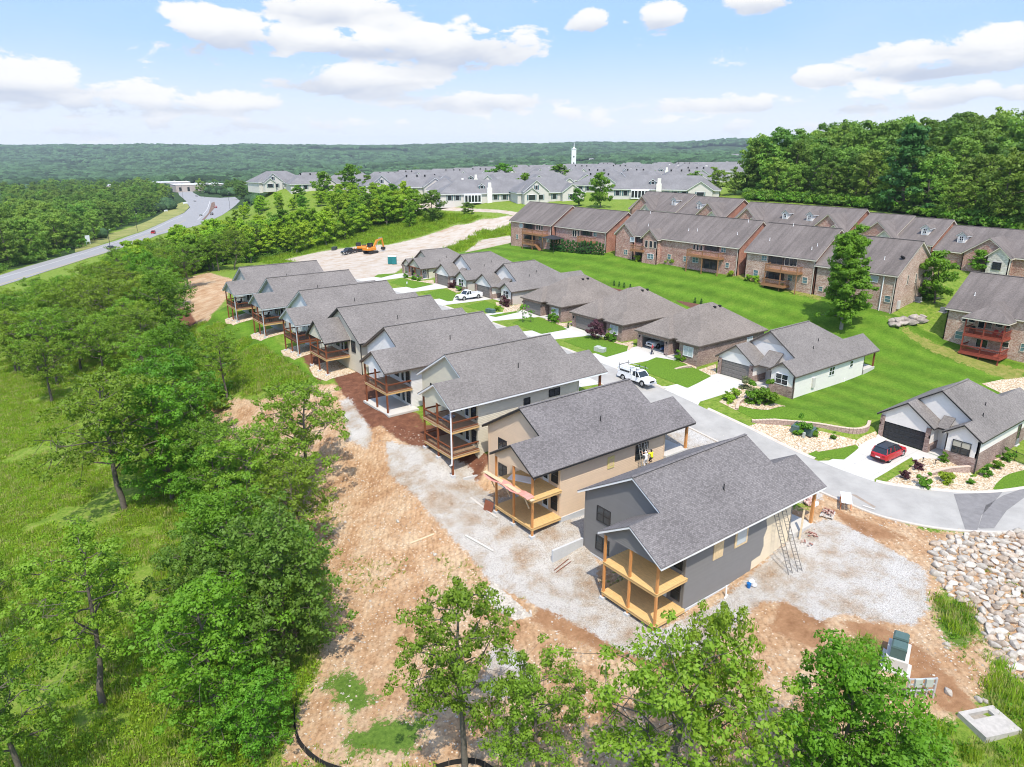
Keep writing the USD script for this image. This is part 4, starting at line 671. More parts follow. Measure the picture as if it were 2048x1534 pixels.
    if not porch:
        front([(b0, .95), (b1, .95), (b1, bz(b1)), (ba, bz(ba)), (b0, bz(b0))], s1, 'bedroom_gable', x=F)
        wallpoly(h, [(F, .95 if not brickside else e-1.45), (Xe-.5, .95 if not brickside else e-1.45), (Xe-.5, e), (F, e)], (0, b0, 0), (1, 0, 0), (0, -1, 0), s2, 'side_wall')
        if brickside: MB().box(F, b0-.03, zlow, Xe-.5, b0+.2, e-1.45).out(h, 'side_brick', br)
        else: wallpoly(h, [(F+.02, zlow), (Xe-.5, zlow), (Xe-.5, .95), (F+.02, .95)], (0, b0, 0), (1, 0, 0), (0, -1, 0), s2, 'side_base')
        MB().box(F-.05, b0-.04, zlow, F+.25, b1+.04, .95).out(h, 'brick_wainscot', br)
        if gtop: front([(ba-1.0, bz(ba-1.)), (ba+1.0, bz(ba+1.)), (ba, bz(ba))], gtop, 'gable_top', x=F-.06)
        wallpoly(h, [(-xm-1, 0), (-F, 0), (-F, e), (-xm-1, e)], (0, b1, 0), (1, 0, 0), (0, 1, 0), s1, 'bedroom_side') if False else MB().box(F, b1-.12, -.4, xm+1, b1, e).out(h, 'bedroom_side', s1)
        window(h, (F-.01, ba+.95, .98), (0, -1, 0), 1.9, 1.5, bedfr, pane_top or bedgl)
    else:
        front([(.3, E), (B1-.3, E), (ba, bz(ba)-.05)], s1, 'porch_gable', x=F)
        for y in (.5, B1*.52, B1-.5): m = MB().box(.35, y-.1, .0, .55, y+.1, E-.05).out(h, 'porch_post', WDK); MB().box(.2, y-.3, -.4, .75, y+.3, .95).out(m, 'brick_base', br)
        MB().box(.32, .3, E-.2, .58, B1-.3, E+.02).out(h, 'porch_beam', WDK); MB().box(.2, .1, -.5, xm+.5, B1, .0).out(h, 'porch_slab', M_conc)
        wallpoly(h, [(2.3, zlow), (Xe-.5, zlow), (Xe-.5, e), (2.3, e)], (0, b0, 0), (1, 0, 0), (0, -1, 0), s2, 'side_wall'); front([(b0, 0), (B1, 0), (B1, e), (b0, e)], s1, 'porch_wall', x=2.3)
        window(h, (2.28, 2.7, .9), (0, -1, 0), 1.6, 1.4, TW, GLASS)
    wallpoly(h, [(.42, zlow), (W-.42, zlow), (W-.42, e), (.42, e)], (Xe-.5, 0, 0), (0, 1, 0), (1, 0, 0), s2, 'rear_wall')
    door(h, (xm+F-.02, (B1+G0)/2+.1 if G0-B1 > .9 else G0-.1, .05), (0, -1, 0), .95, 2.1, DOORW if not gtop else TBR); MB().box(.5, B1-.1, -.5, xm+.5, G0+.4, .0).out(h, 'entry_slab', M_conc)
    if patio:
        MB().box(Xe-.5, .3, zlow, Xe+2.7, 5.5, .1).out(h, 'patio_slab', M_conc)
        for y in (.5, 5.3): MB().box(Xe+2.4, y-.1, .1, Xe+2.6, y+.1, E-.2).out(h, 'patio_post', WDK)
        MB().box(Xe+2.38, .4, E-.25, Xe+2.62, 5.4, E-.02).out(h, 'patio_beam', WDK)
    ds = MB().box(F-.12, b0-.16, zlow+.3, F-.02, b0-.06, E-.05).box(F-.15, b0-.5, zlow+.2, F+.02, b0-.06, zlow+.3) if not porch else MB()
    ds.out(h, 'downspout', trim)
    for x, y in ((xr-2, hw-3), (xr-4.5, hw-3.8)): pipe_vent(h, x, y, RZ-sl*abs(y-hw), TB, .4)
    return h
R8 = right_house('white house with a black panelled garage door and black roof edges', 37.77, 31.13, 30.3, 26.1, 6.15, 3.0, 2.2, 'ivory', 'ivory', TB, GDB, SHL, .69, 9.2, split=True, bedfr=TB, pane_top=[GLASS, GLASSS], brickside=1, zlow=-1.4)
R7 = right_house('white house with a grey garage door beside the retaining wall', 61.97, 55.25, 53.34, 48.87, 7.88, 5.2, 3.1, 'ivory', 'ivory', TBR, GDG, SHL, .70, 12.8, gtop=SD['taupe'], bedgl=GLASS, zlow=-1.8)
R3 = right_house('white gabled house with taupe side wall behind the white pickup', 125.33, 118.3, 116.1, 111.6, 9.68, 7.1, 3.1, 'ivory', 'taupe', TBR, GDG, SHL, .66, 11.5)
R2 = right_house('white gabled house between the khaki house and the one behind the pickup', 141.63, 134.4, 132.85, 127.77, 9.75, 7.15, 3.1, 'ivory', 'taupe', TBR, GDG, SHL, .66, 11.5)
R1 = right_house('khaki house with a post porch beside the portable toilets', 158.3, 154.2, 154.0, 147.36, 9.7, 7.2, 3.4, 'khaki', 'khaki', TBR, GDG, SHL, .66, 11, porch=True, xg=1.0)
# windows in the right side wall of the white houses
for h, lst in ((R7, ((9.1, .95, 1.4, 1.25), (14.6, 1.2, .9, 1.0))), (R8, ((11.8, .35, .9, 1.9),))):
    for x, z, w, hh in lst: window(h, (x, .42, z), (1, 0, 0), w, hh, TW if h is R7 else TBR, GLASS, cols=2 if w > 1 else 1)
MB().box(4.9, .2, .1, 5.5, .42, 1.5).out(R7, 'meter_box', M_conc); MB().cyl((13.6, .35, -1.2), (13.6, .35, -.2), .06).out(R7, 'vent_pipe', PVC)
def hip_house(label, yL, yG, yB, yR, ze, zf, opengar=False, sl=.655):
    h = thing('hip_roof_house', label, 'house', (84.2, yR, zf)); W = yL-yR; G0 = yG-yR; B1 = yB-yR; E = ze-zf; Xe = 17.6; xm = 1.0
    def hip(x0, x1, y0, y1, e, back=True):
        hw = (y1-y0)/2; c = (y0+y1)/2; rz = e+sl*hw; xb = x1-hw if back else x1
        q = [[(x0, y0, e), (x1, y0, e), (xb, c, rz), (x0+hw, c, rz)], [(x1, y1, e), (x0, y1, e), (x0+hw, c, rz), (xb, c, rz)], [(x0, y1, e), (x0, y0, e), (x0+hw, c, rz), (x0+hw, c, rz-.001)]]
        if back: q.append([(x1, y0, e), (x1, y1, e), (xb, c, rz), (xb, c, rz-.001)])
        return q
    q = hip(xm, Xe, .012, W-.012, E-.012); gg = hip(0, 6.5, G0, W, E, False); bb = hip(0, 5.2, 0, B1, E, False)
    r = roofs(h, q, SHT, TBR, tt=.18); roofs(h, gg+bb, SHT, TBR, tt=.18, name='front_roof')
    e, F, zl = E-.2, .42, -1.2; gw0, gw1 = G0+.42, W-.42; dw = 4.85; d0 = (gw0+gw1)/2-dw/2; d1 = d0+dw; dh = 2.25
    for a, b in ((gw0, d0), (d1, gw1)): MB().box(F, a, zl, F+.3, b, e).out(h, 'garage_pier', BRH)
    MB().box(F, d0, dh, F+.3, d1, e).out(h, 'lintel', BRH)
    if opengar:
        MB().box(F+.02, d0, dh-.25, F+.3, d1, dh).out(h, 'raised_door', GDG)
        MB().box(6.6, gw0, 0, 6.7, gw1, e).box(F+.3, gw0+.2, 0, 6.6, gw0+.3, e).box(F+.3, gw1-.3, 0, 6.6, gw1-.2, e).out(h, 'garage_lining', mat('garage_lining', (.30, .29, .28), .9)); MB().box(F, gw0, -.3, 6.6, gw1, .01).out(h, 'garage_floor', M_conc)
    else: garage_door(h, (F+.12, d1, 0), (0, -1, 0), dw, dh, GDG)
    for y in (d0-.4, d1+.4): MB().box(F-.14, y-.08, 1.7, F, y+.08, 2.05).out(h, 'wall_lantern', DARK)
    b0, b1 = .42, B1-.42
    MB().box(F, b0, zl, F+.25, b1, e).out(h, 'front_wall', BRH); MB().box(F+.25, b0, zl, Xe-.5, b0+.25, e).out(h, 'side_wall', BRH); MB().box(F+.3, gw1-.2, zl, Xe-.5, gw1, e).out(h, 'side_wall', BRH); MB().box(Xe-.75, b0+.25, zl, Xe-.5, gw1-.2, e).out(h, 'rear_wall', BRH)
    MB().box(F+.25, b1-.25, -.3, 3.5, b1, e).out(h, 'entry_side', BRH); MB().box(F+.3, gw0, -.3, 6.4, gw0+.18, e).out(h, 'entry_side', BRH); MB().box(3.3, b1-.1, -.3, 3.5, gw0+.1, e).out(h, 'entry_wall', BRH)
    door(h, (3.3, (b1+gw0)/2+.48, .05), (0, -1, 0), .96, 2.1, TBR); MB().box(-.2, b1, -.4, 3.3, gw0, .02).out(h, 'entry_slab', M_conc)
    window(h, (F-.01, (b0+b1)/2+.95, .75), (0, -1, 0), 1.9, 1.55, TW, GLASSB)
    window(h, (12.5, .42, 1.2), (1, 0, 0), 1.5, 1.0, TW, GLASSB)
    for x in (W/2+3.6, W/2+4.9): m = MB().box(x, W/2-1.2, E+sl*(W/2-1.2)-.1, x+.4, W/2-.8, E+sl*(W/2-1.2)+.32); m.out(h, 'roof_vent', DARK)
    return h
R6 = hip_house('brick hip roofed house with its garage open and vehicles inside', 78.16, 70.66, 69.43, 64.96, 8.6, 5.75, True)
R5 = hip_house('middle brick hip roofed house with a dark red shrub by the drive', 94.26, 86.8, 85.44, 80.81, 8.8, 6.0)
R4 = hip_house('brick hip roofed house next to the white gabled houses', 108.69, 102.27, 100.65, 96.47, 9.2, 6.35)
# ---------------------------------------------------------------- brick townhouses on the rise
SLM = .655
def facade(par, x0, org, lst, zoom, off):
    """openings of a wall facing the street: (kind, x0, y0, x1, y1) in an enlarged crop"""
    for it in lst:
        k, a, b, c, d = it[:5]; xx = x0+(it[5] if len(it) > 5 else 0)
        p = AX(off[0]+a/zoom, off[1]+b/zoom, xx-.0); q = AX(off[0]+c/zoom, off[1]+d/zoom, xx-.0); y1, y0 = p[1]-org[1], q[1]-org[1]; za, zb = p[2]-org[2], q[2]-org[2]
        w = y1-y0; hgt = abs(za-zb); zb = min(za, zb)
        if w < .2 or hgt < .2: continue
        X = xx-org[0]
        if k == 'w': window(par, (X, y1, zb), (0, -1, 0), w, hgt, TW if w > 1.5 else TT, GLASST, cols=2 if w > 1.2 else 1)
        elif k == 'd': window(par, (X, y1, zb), (0, -1, 0), w, hgt, TT, GLASS, cols=max(1, int(w/1.0)), rows=1)
        elif k == 'b': window(par, (X, y1, zb), (0, -1, 0), w, hgt, TW, GLASSB, cols=1, rows=1)
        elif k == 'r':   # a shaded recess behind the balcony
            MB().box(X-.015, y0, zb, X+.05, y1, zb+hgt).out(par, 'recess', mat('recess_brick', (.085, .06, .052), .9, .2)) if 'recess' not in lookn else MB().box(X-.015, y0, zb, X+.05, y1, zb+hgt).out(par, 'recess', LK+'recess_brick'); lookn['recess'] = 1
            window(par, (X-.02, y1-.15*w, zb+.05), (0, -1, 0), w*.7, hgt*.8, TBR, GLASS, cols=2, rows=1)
def balcony(par, X, y0, y1, z, depth=2.2, mt=WDB if 'WDB' in globals() else WDK, ground=None, posts=True, h=1.05, roof=None):
    d = MB()
    n = int((y1-y0)/.16)
    for i in range(n): d.box(X-depth, y0+(y1-y0)/n*i+.006, z-.04, X, y0+(y1-y0)/n*(i+1)-.006, z)
    f = MB().box(X-depth-.05, y0-.05, z-.32, X-depth, y1+.05, z-.03).box(X-depth, y0-.05, z-.32, X, y0, z-.03).box(X-depth, y1, z-.32, X, y1+.05, z-.03).out(par, 'balcony_frame', mt); d.out(f, 'deck_boards', mt, kind='stuff')
    railing(par, (X-depth+.05, y0+.05), (X-depth+.05, y1-.05), z, h, m=mt, bal=mt, step=.14); railing(par, (X-depth+.1, y0+.05), (X-.05, y0+.05), z, h, m=mt, bal=mt, step=.14); railing(par, (X-depth+.1, y1-.05), (X-.05, y1-.05), z, h, m=mt, bal=mt, step=.14)
    if posts:
        for y in (y0+.08, (y0+y1)/2, y1-.08): MB().box(X-depth, y-.08, (ground if ground is not None else z-3.2), X-depth+.16, y+.08, z+h+.05 if roof is None else roof).out(par, 'balcony_post', mt)
WDB = wood('balcony_timber', (.30, .155, .075), axis='z'); WDR = wood('red_stained_timber', (.26, .058, .036), axis='z')
def town(label, y0, y1, x0, ze, zr, zg, br=BRT, xr=7.0, lower=None, gab=(1, 1)):
    """a two-storey brick block, ridge along the row, gabled ends; local origin at its right-hand front corner"""
    org = np.array([x0, y0, zg]); t = thing('brick_townhouse', label, 'townhouse', org); W = y1-y0; E = ze-zg; R = zr-zg; D = 2*xr
    ov = .45; s = (R-E)/(xr+ov)
    q = [[(-ov, -.35, E), (-ov, W+.35, E), (xr, W+.35, R), (xr, -.35, R)], [(D+ov, W+.35, E), (D+ov, -.35, E), (xr, -.35, R), (xr, W+.35, R)]]
    r = roofs(t, q, SHM, TT, tt=.22); MB().beam((xr, -.35, R+.02), (xr, W+.35, R+.02), .3, .06).out(r, 'ridge_cap', SHM)
    zl = -1.6; k = lambda x: R-s*abs(x-xr)-.28
    wallpoly(t, [(-W, zl), (0, zl), (0, E-.1), (-W, E-.1)], (0, 0, 0), (0, -1, 0), (-1, 0, 0), br, 'front_wall'); wallpoly(t, [(-W, zl), (0, zl), (0, E-.1), (-W, E-.1)], (D, 0, 0), (0, -1, 0), (1, 0, 0), br, 'rear_wall')
    for y, n, g in ((0, -1, gab[0]), (W, 1, gab[1])): wallpoly(t, [(0, zl), (D, zl), (D, k(D)), (xr, k(xr)), (0, k(0))], (0, y, 0), (1, 0, 0), (0, n, 0), g if not isinstance(g, int) else BRR if n < 0 else br, 'gable_wall')
    ds = MB(); ds.box(-.13, .1, zl+.5, -.03, .2, E-.1); ds.out(t, 'downspout', TT)
    return t, org
def cross_gable(t, x0, ya, hw, E, R, depth, br, front=None, sh=SHM, trim=TT, zl=-1.6, wall=True, ov=.35):
    s = (R-E)/(hw+ov)
    rr = roofs(t, [[(x0-ov, ya-hw-ov, E), (x0+depth, ya-hw-ov, E), (x0+depth, ya, R), (x0-ov, ya, R)], [(x0+depth, ya+hw+ov, E), (x0-ov, ya+hw+ov, E), (x0-ov, ya, R), (x0+depth, ya, R)]], sh, trim, tt=.2, name='gable_roof')
    if wall:
        wallpoly(t, [(-ya-hw, zl), (-ya+hw, zl), (-ya+hw, E+s*ov-.28), (-ya, R-.28), (-ya-hw, E+s*ov-.28)], (x0, 0, 0), (0, -1, 0), (-1, 0, 0), br, 'gable_front')
        for y, n in ((ya-hw, -1), (ya+hw, 1)): wallpoly(t, [(0, zl), (depth*.6, zl), (depth*.6, E), (0, E)], (x0, y, 0), (1, 0, 0), (0, n, 0), br, 'gable_side')
z5 = (6.827, (1000, 380)); z6 = (5.69, (1200, 400)); z7 = (4.876, (1480, 420)); z8 = (6.39, (1840, 520))
M1a, o = town('far left brick townhouse unit with two timber balconies and an outside stair', 145.2, 162.9, 122.8, 17.75, 22.6, 10.8)
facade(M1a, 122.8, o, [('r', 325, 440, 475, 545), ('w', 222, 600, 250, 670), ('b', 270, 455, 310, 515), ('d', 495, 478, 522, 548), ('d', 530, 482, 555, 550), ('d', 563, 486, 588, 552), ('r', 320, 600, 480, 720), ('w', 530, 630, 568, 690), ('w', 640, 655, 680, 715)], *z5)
yb = [AX(1000+x/6.827, 380+y/6.827, 121)[1]-o[1] for x, y in ((585, 600), (303, 570))]; zb = AX(1000+303/6.827, 380+580/6.827, 121)[2]-o[2]
balcony(M1a, 0, yb[0], yb[1], zb, 1.9, WDB, -1.0); balcony(M1a, 0, yb[0]+3.4, yb[1], zb-2.75, 1.9, WDB, -1, posts=False)
st = MB()
for i in range(8): st.box(-1.9, yb[0]+3.3-.28*(i+1), zb-2.8-.2*(i+1), -.9, yb[0]+3.3-.28*i, zb-2.75-.2*i)
st.out(M1a, 'stair', WDB)
M1b, o = town('brick townhouse unit behind the row of narrow conifers', 126.0, 145.0, 124.0, 17.6, 22.1, 11.6)
facade(M1b, 124, o, [('r', 1105, 540, 1255, 635), ('d', 995, 545, 1018, 638), ('d', 1024, 548, 1046, 640), ('d', 1066, 552, 1082, 640), ('w', 1280, 575, 1325, 635)], *z5)
y_ = [AX(1000+x/6.827, 380+y/6.827, 122.6)[1]-o[1] for x, y in ((1255, 690), (1060, 670))]; balcony(M1b, 0, y_[0], y_[1], AX(1000+1060/6.827, 380+705/6.827, 122.6)[2]-o[2]+.3, 1.5, WDB, -.5)
M2, o = town('long brick townhouse with a projecting window bay and two front gables', 87.9, 122.6, 124.0, 17.75, 22.7, 12.0)
cross_gable(M2, -.6, AX(1200+300/5.69, 400, 123.4)[1]-o[1], 2.9, 17.55-o[2], 20.3-o[2], 5, BRT); cross_gable(M2, -1.2, AX(1200+575/5.69, 456, 122.8)[1]-o[1], 2.25, 17.5-o[2], 19.7-o[2], 5, BRT)
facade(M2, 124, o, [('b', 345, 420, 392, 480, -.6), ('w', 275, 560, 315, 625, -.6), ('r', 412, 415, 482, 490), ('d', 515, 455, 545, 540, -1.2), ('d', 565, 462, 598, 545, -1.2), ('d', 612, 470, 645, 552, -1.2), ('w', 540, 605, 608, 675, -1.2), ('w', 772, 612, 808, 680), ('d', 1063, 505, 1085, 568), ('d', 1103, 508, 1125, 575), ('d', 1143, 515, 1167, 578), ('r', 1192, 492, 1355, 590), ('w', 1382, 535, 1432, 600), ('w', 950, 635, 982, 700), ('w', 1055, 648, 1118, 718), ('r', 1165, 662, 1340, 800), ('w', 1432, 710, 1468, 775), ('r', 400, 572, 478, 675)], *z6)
y_ = [AX(1200+x/5.69, 400+y/5.69, 122.2)[1]-o[1] for x, y in ((1350, 640), (985, 600))]; zz_ = AX(1200+1165/5.69, 400+645/5.69, 122)[2]-o[2]; balcony(M2, 0, y_[0], y_[1], zz_, 1.8, WDB, -1)
y_ = [AX(1200+x/5.69, 400+y/5.69, 122.4)[1]-o[1] for x, y in ((490, 540), (350, 520))]; balcony(M2, -.6, y_[0], y_[1], AX(1200+350/5.69, 400+560/5.69, 122.4)[2]-o[2], 1.3, WDB, -1, posts=False)
M3, o = town('brick townhouse half hidden behind the tall lawn tree', 71.0, 86.0, 124.0, 17.3, 22.5, 11.4, BRTL)
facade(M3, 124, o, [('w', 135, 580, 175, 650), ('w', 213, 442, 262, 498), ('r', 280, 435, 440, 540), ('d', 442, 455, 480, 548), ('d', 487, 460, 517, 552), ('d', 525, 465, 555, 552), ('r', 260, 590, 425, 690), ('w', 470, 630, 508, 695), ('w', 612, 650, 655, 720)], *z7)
y_ = [AX(1480+x/4.876, 420+y/4.876, 122.2)[1]-o[1] for x, y in ((560, 590), (245, 540))]; balcony(M3, 0, y_[0], y_[1], AX(1480+245/4.876, 420+575/4.876, 122.2)[2]-o[2], 1.8, WDB, -.8)
y_ = [AX(1480+x/4.876, 420+y/4.876, 121.8)[1]-o[1] for x, y in ((420, 720), (205, 690))]; balcony(M3, 0, y_[0], y_[1], AX(1480+205/4.876, 420+725/4.876, 121.8)[2]-o[2]+.2, 2.2, WDB, -1, posts=False)
M4, o = town('brick townhouse end with a bare sunlit gable and a white drain pipe', 56.2, 70.8, 124.2, 16.35, 21.6, 9.6, BRTL, gab=(BRTL, 1))
facade(M4, 124.2, o, [('b', 1278, 635, 1345, 708), ('w', 1415, 830, 1465, 905), ('w', 770, 740, 805, 795)], *z7)
for a, b in (((1635, 635), (1655, 712)), ((1715, 618), (1735, 690))):
    p = AY(1480+a[0]/4.876, 420+a[1]/4.876, 56.2); window(M4, (p[0]-o[0], 0, p[2]-o[2]-1.7), (1, 0, 0), .5, 1.7, TT, GLASS, cols=1)
p = AX(1480+1405/4.876, 420+640/4.876, 124); MB().cyl((-.12, p[1]-o[1], -.3), (-.12, p[1]-o[1], p[2]-o[2]+.5), .09, n=8).out(M4, 'drain_pipe', PVC)
p = AX(1480+1560/4.876, 420+900/4.876, 124.2); MB().box(1.5, -.3, .8, 2.3, -.02, 2.2).out(M4, 'meter_box', M_conc)
M5, o = town('brick townhouse with red stained double porch at the right edge', 28.0, 47.3, 124.0, 12.36, 17.5, 6.7, BRTL)
facade(M5, 124, o, [('w', 460, 900, 540, 1015), ('d', 545, 720, 612, 795), ('d', 625, 735, 705, 805), ('d', 755, 765, 830, 880), ('d', 835, 770, 915, 885), ('d', 970, 790, 1060, 870), ('d', 1080, 815, 1150, 885), ('d', 725, 1000, 785, 1120), ('d', 795, 1010, 855, 1130), ('d', 1035, 1035, 1130, 1125), ('w', 1295, 1060, 1329, 1175)], *z8)
py0, py1 = 37.9-o[1], 43.4-o[1]; pe = 12.0-o[2]
roofs(M5, [[(-3.4, py1+.5, pe), (-3.4, py0-.5, pe), (-.2, (py0+py1)/2, pe+2.3), (-.2, (py0+py1)/2, pe+2.299)], [(-3.4, py0-.5, pe), (.5, py0-.5, pe), (3.0, (py0+py1)/2, pe+2.3), (-.2, (py0+py1)/2, pe+2.3)], [(.5, py1+.5, pe), (-3.4, py1+.5, pe), (-.2, (py0+py1)/2, pe+2.3), (3.0, (py0+py1)/2, pe+2.3)]], SHM, TT, name='porch_roof')
balcony(M5, 0, py0, py1, 9.25-o[2]+.1, 3.0, WDR, -1.5, roof=pe-.05); balcony(M5, 0, py0-.1, py1+.1, 6.25-o[2]+.25, 3.1, WDR, -1.5, posts=False)
for t, o_, lst in ((M1a, (122.8, 145.2, 10.8), ((308, 300), (738, 360))), (M1b, (124, 126, 11.6), ((1008, 385), (1475, 430)))):
    for x, y in lst:
        p = AX(1000+x/6.827, 380+y/6.827, o_[0]+4); pipe_vent(t, p[0]-o_[0], p[1]-o_[1], p[2]-o_[2]-.3, PVC, .5)
for t, oo, zz, lst in ((M2, (124, 87.9, 12.0), z6, ((550, 295), (1010, 350), (1110, 352), (1565, 395), (575, 150), (1690, 250))), (M3, (124, 71, 11.4), z7, ((290, 295), (700, 385), (755, 350), (520, 155))), (M4, (124.2, 56.2, 9.6), z7, ((1410, 480),)), (M5, (124, 28, 6.7), z8, ((700, 450),))):
    for x, y in lst:
        d = pix_dir(zz[1][0]+x/zz[0], zz[1][1]+y/zz[0]); E_, R_2 = {12.0: (17.75, 22.7), 11.4: (17.3, 22.5), 9.6: (16.35, 21.6), 6.7: (12.36, 17.5)}[oo[2]]; s = (R_2-E_)/7.45
        # where the sight line meets the roof plane z = E + s (x - x0 + .45)
        k = (E_+s*(.45-oo[0])-CZ)/(d[2]-s*d[0]); p = EYE+d*k
        if p[0]-oo[0] < 7: pipe_vent(t, p[0]-oo[0], p[1]-oo[1], p[2]-oo[2], PVC, .5)
MB().cyl((3, 1.0, 8.95), (3.0, 1.0, 9.4), .04).cyl((2.9, .95, 9.4), (3.0, .9, 9.55), .42, .40, 12).out(M4, 'satellite_dish', DARK)
# ---------------------------------------------------------------- second brick row: street fronts with dormers
def front_unit(label, y0, y1, ze, zr, gables, dormers, xr=7.6):
    t, org = town(label, y0, y1, 157.4, ze, zr, ze-3.3, BRT, xr)
    s = (zr-ze)/(xr+.45)
    for ya, hw, za in gables:
        cross_gable(t, -1.0, ya-y0, hw-.35, ze-org[2], za-org[2], 7, BRT)
        cross_gable(t, -1.9, ya-y0-hw*.5, hw*.42, ze-org[2]-.1, ze-org[2]+hw*.42, 2, BRP, zl=-1.6)
        window(t, (-1.95, ya-y0-hw*.5+.75, .9), (0, -1, 0), 1.5, 1.4, TB, GLASS)
    for yd in dormers:
        x = 2.3; z = ze-org[2]+s*(x+.45); d = MB().box(x, yd-y0-.75, z-.2, x+2.4, yd-y0+.75, z+1.45); dd = d.out(t, 'dormer', SD['ivory'])
        Rr = roofs(t, [[(x-.25, yd-y0-1.05, z+1.4), (x+3.3, yd-y0-1.05, z+1.4), (x+3.3, yd-y0, z+2.2), (x-.25, yd-y0, z+2.2)], [(x+3.3, yd-y0+1.05, z+1.4), (x-.25, yd-y0+1.05, z+1.4), (x-.25, yd-y0, z+2.2), (x+3.3, yd-y0, z+2.2)]], SHM, TW, tt=.12, name='dormer_roof')
        wallpoly(t, [(-(yd-y0)-.75, z+1.4), (-(yd-y0)+.75, z+1.4), (-(yd-y0), z+1.95)], (x, 0, 0), (0, -1, 0), (-1, 0, 0), SD['ivory'], 'dormer_gable', th=.1)
        window(t, (x-.01, yd-y0+.38, z+.35), (0, -1, 0), .76, 1.0, TW, GLASS, cols=2)
    window(t, (0, (y1-y0)*.5, .9), (0, -1, 0), 1.6, 1.5, TW, GLASS)
    return t
N5 = front_unit('brick street front with one pale dormer behind the red porch townhouse', 40, 64.6, 17.2, 21.65, [(54.7, 4.6, 20.5)], [61.0])
N4a = front_unit('lower brick front unit with a single dormer above the sunlit gable', 65.4, 73.0, 18.0, 22.7, [], [68.2])
N4 = front_unit('brick front unit with one large cross gable, no dormer', 73.4, 82.5, 18.7, 23.0, [(76.6, 4.2, 22.0)], [])
N3 = front_unit('brick street front with two pale dormers and two cross gables', 84.0, 114.5, 18.9, 23.7, [(88.0, 4.3, 22.8), (109.5, 4.3, 22.9)], [94.5, 101.0])
N2 = front_unit('brick street front behind the round lawn tree, one dormer', 117.0, 132.6, 19.8, 24.3, [(121.6, 4.3, 23.4)], [127.0])
N1 = front_unit('farthest left brick street front near the pale subdivision', 133.2, 150.5, 20.2, 24.8, [(144.8, 4.5, 24.1)], [136.0])
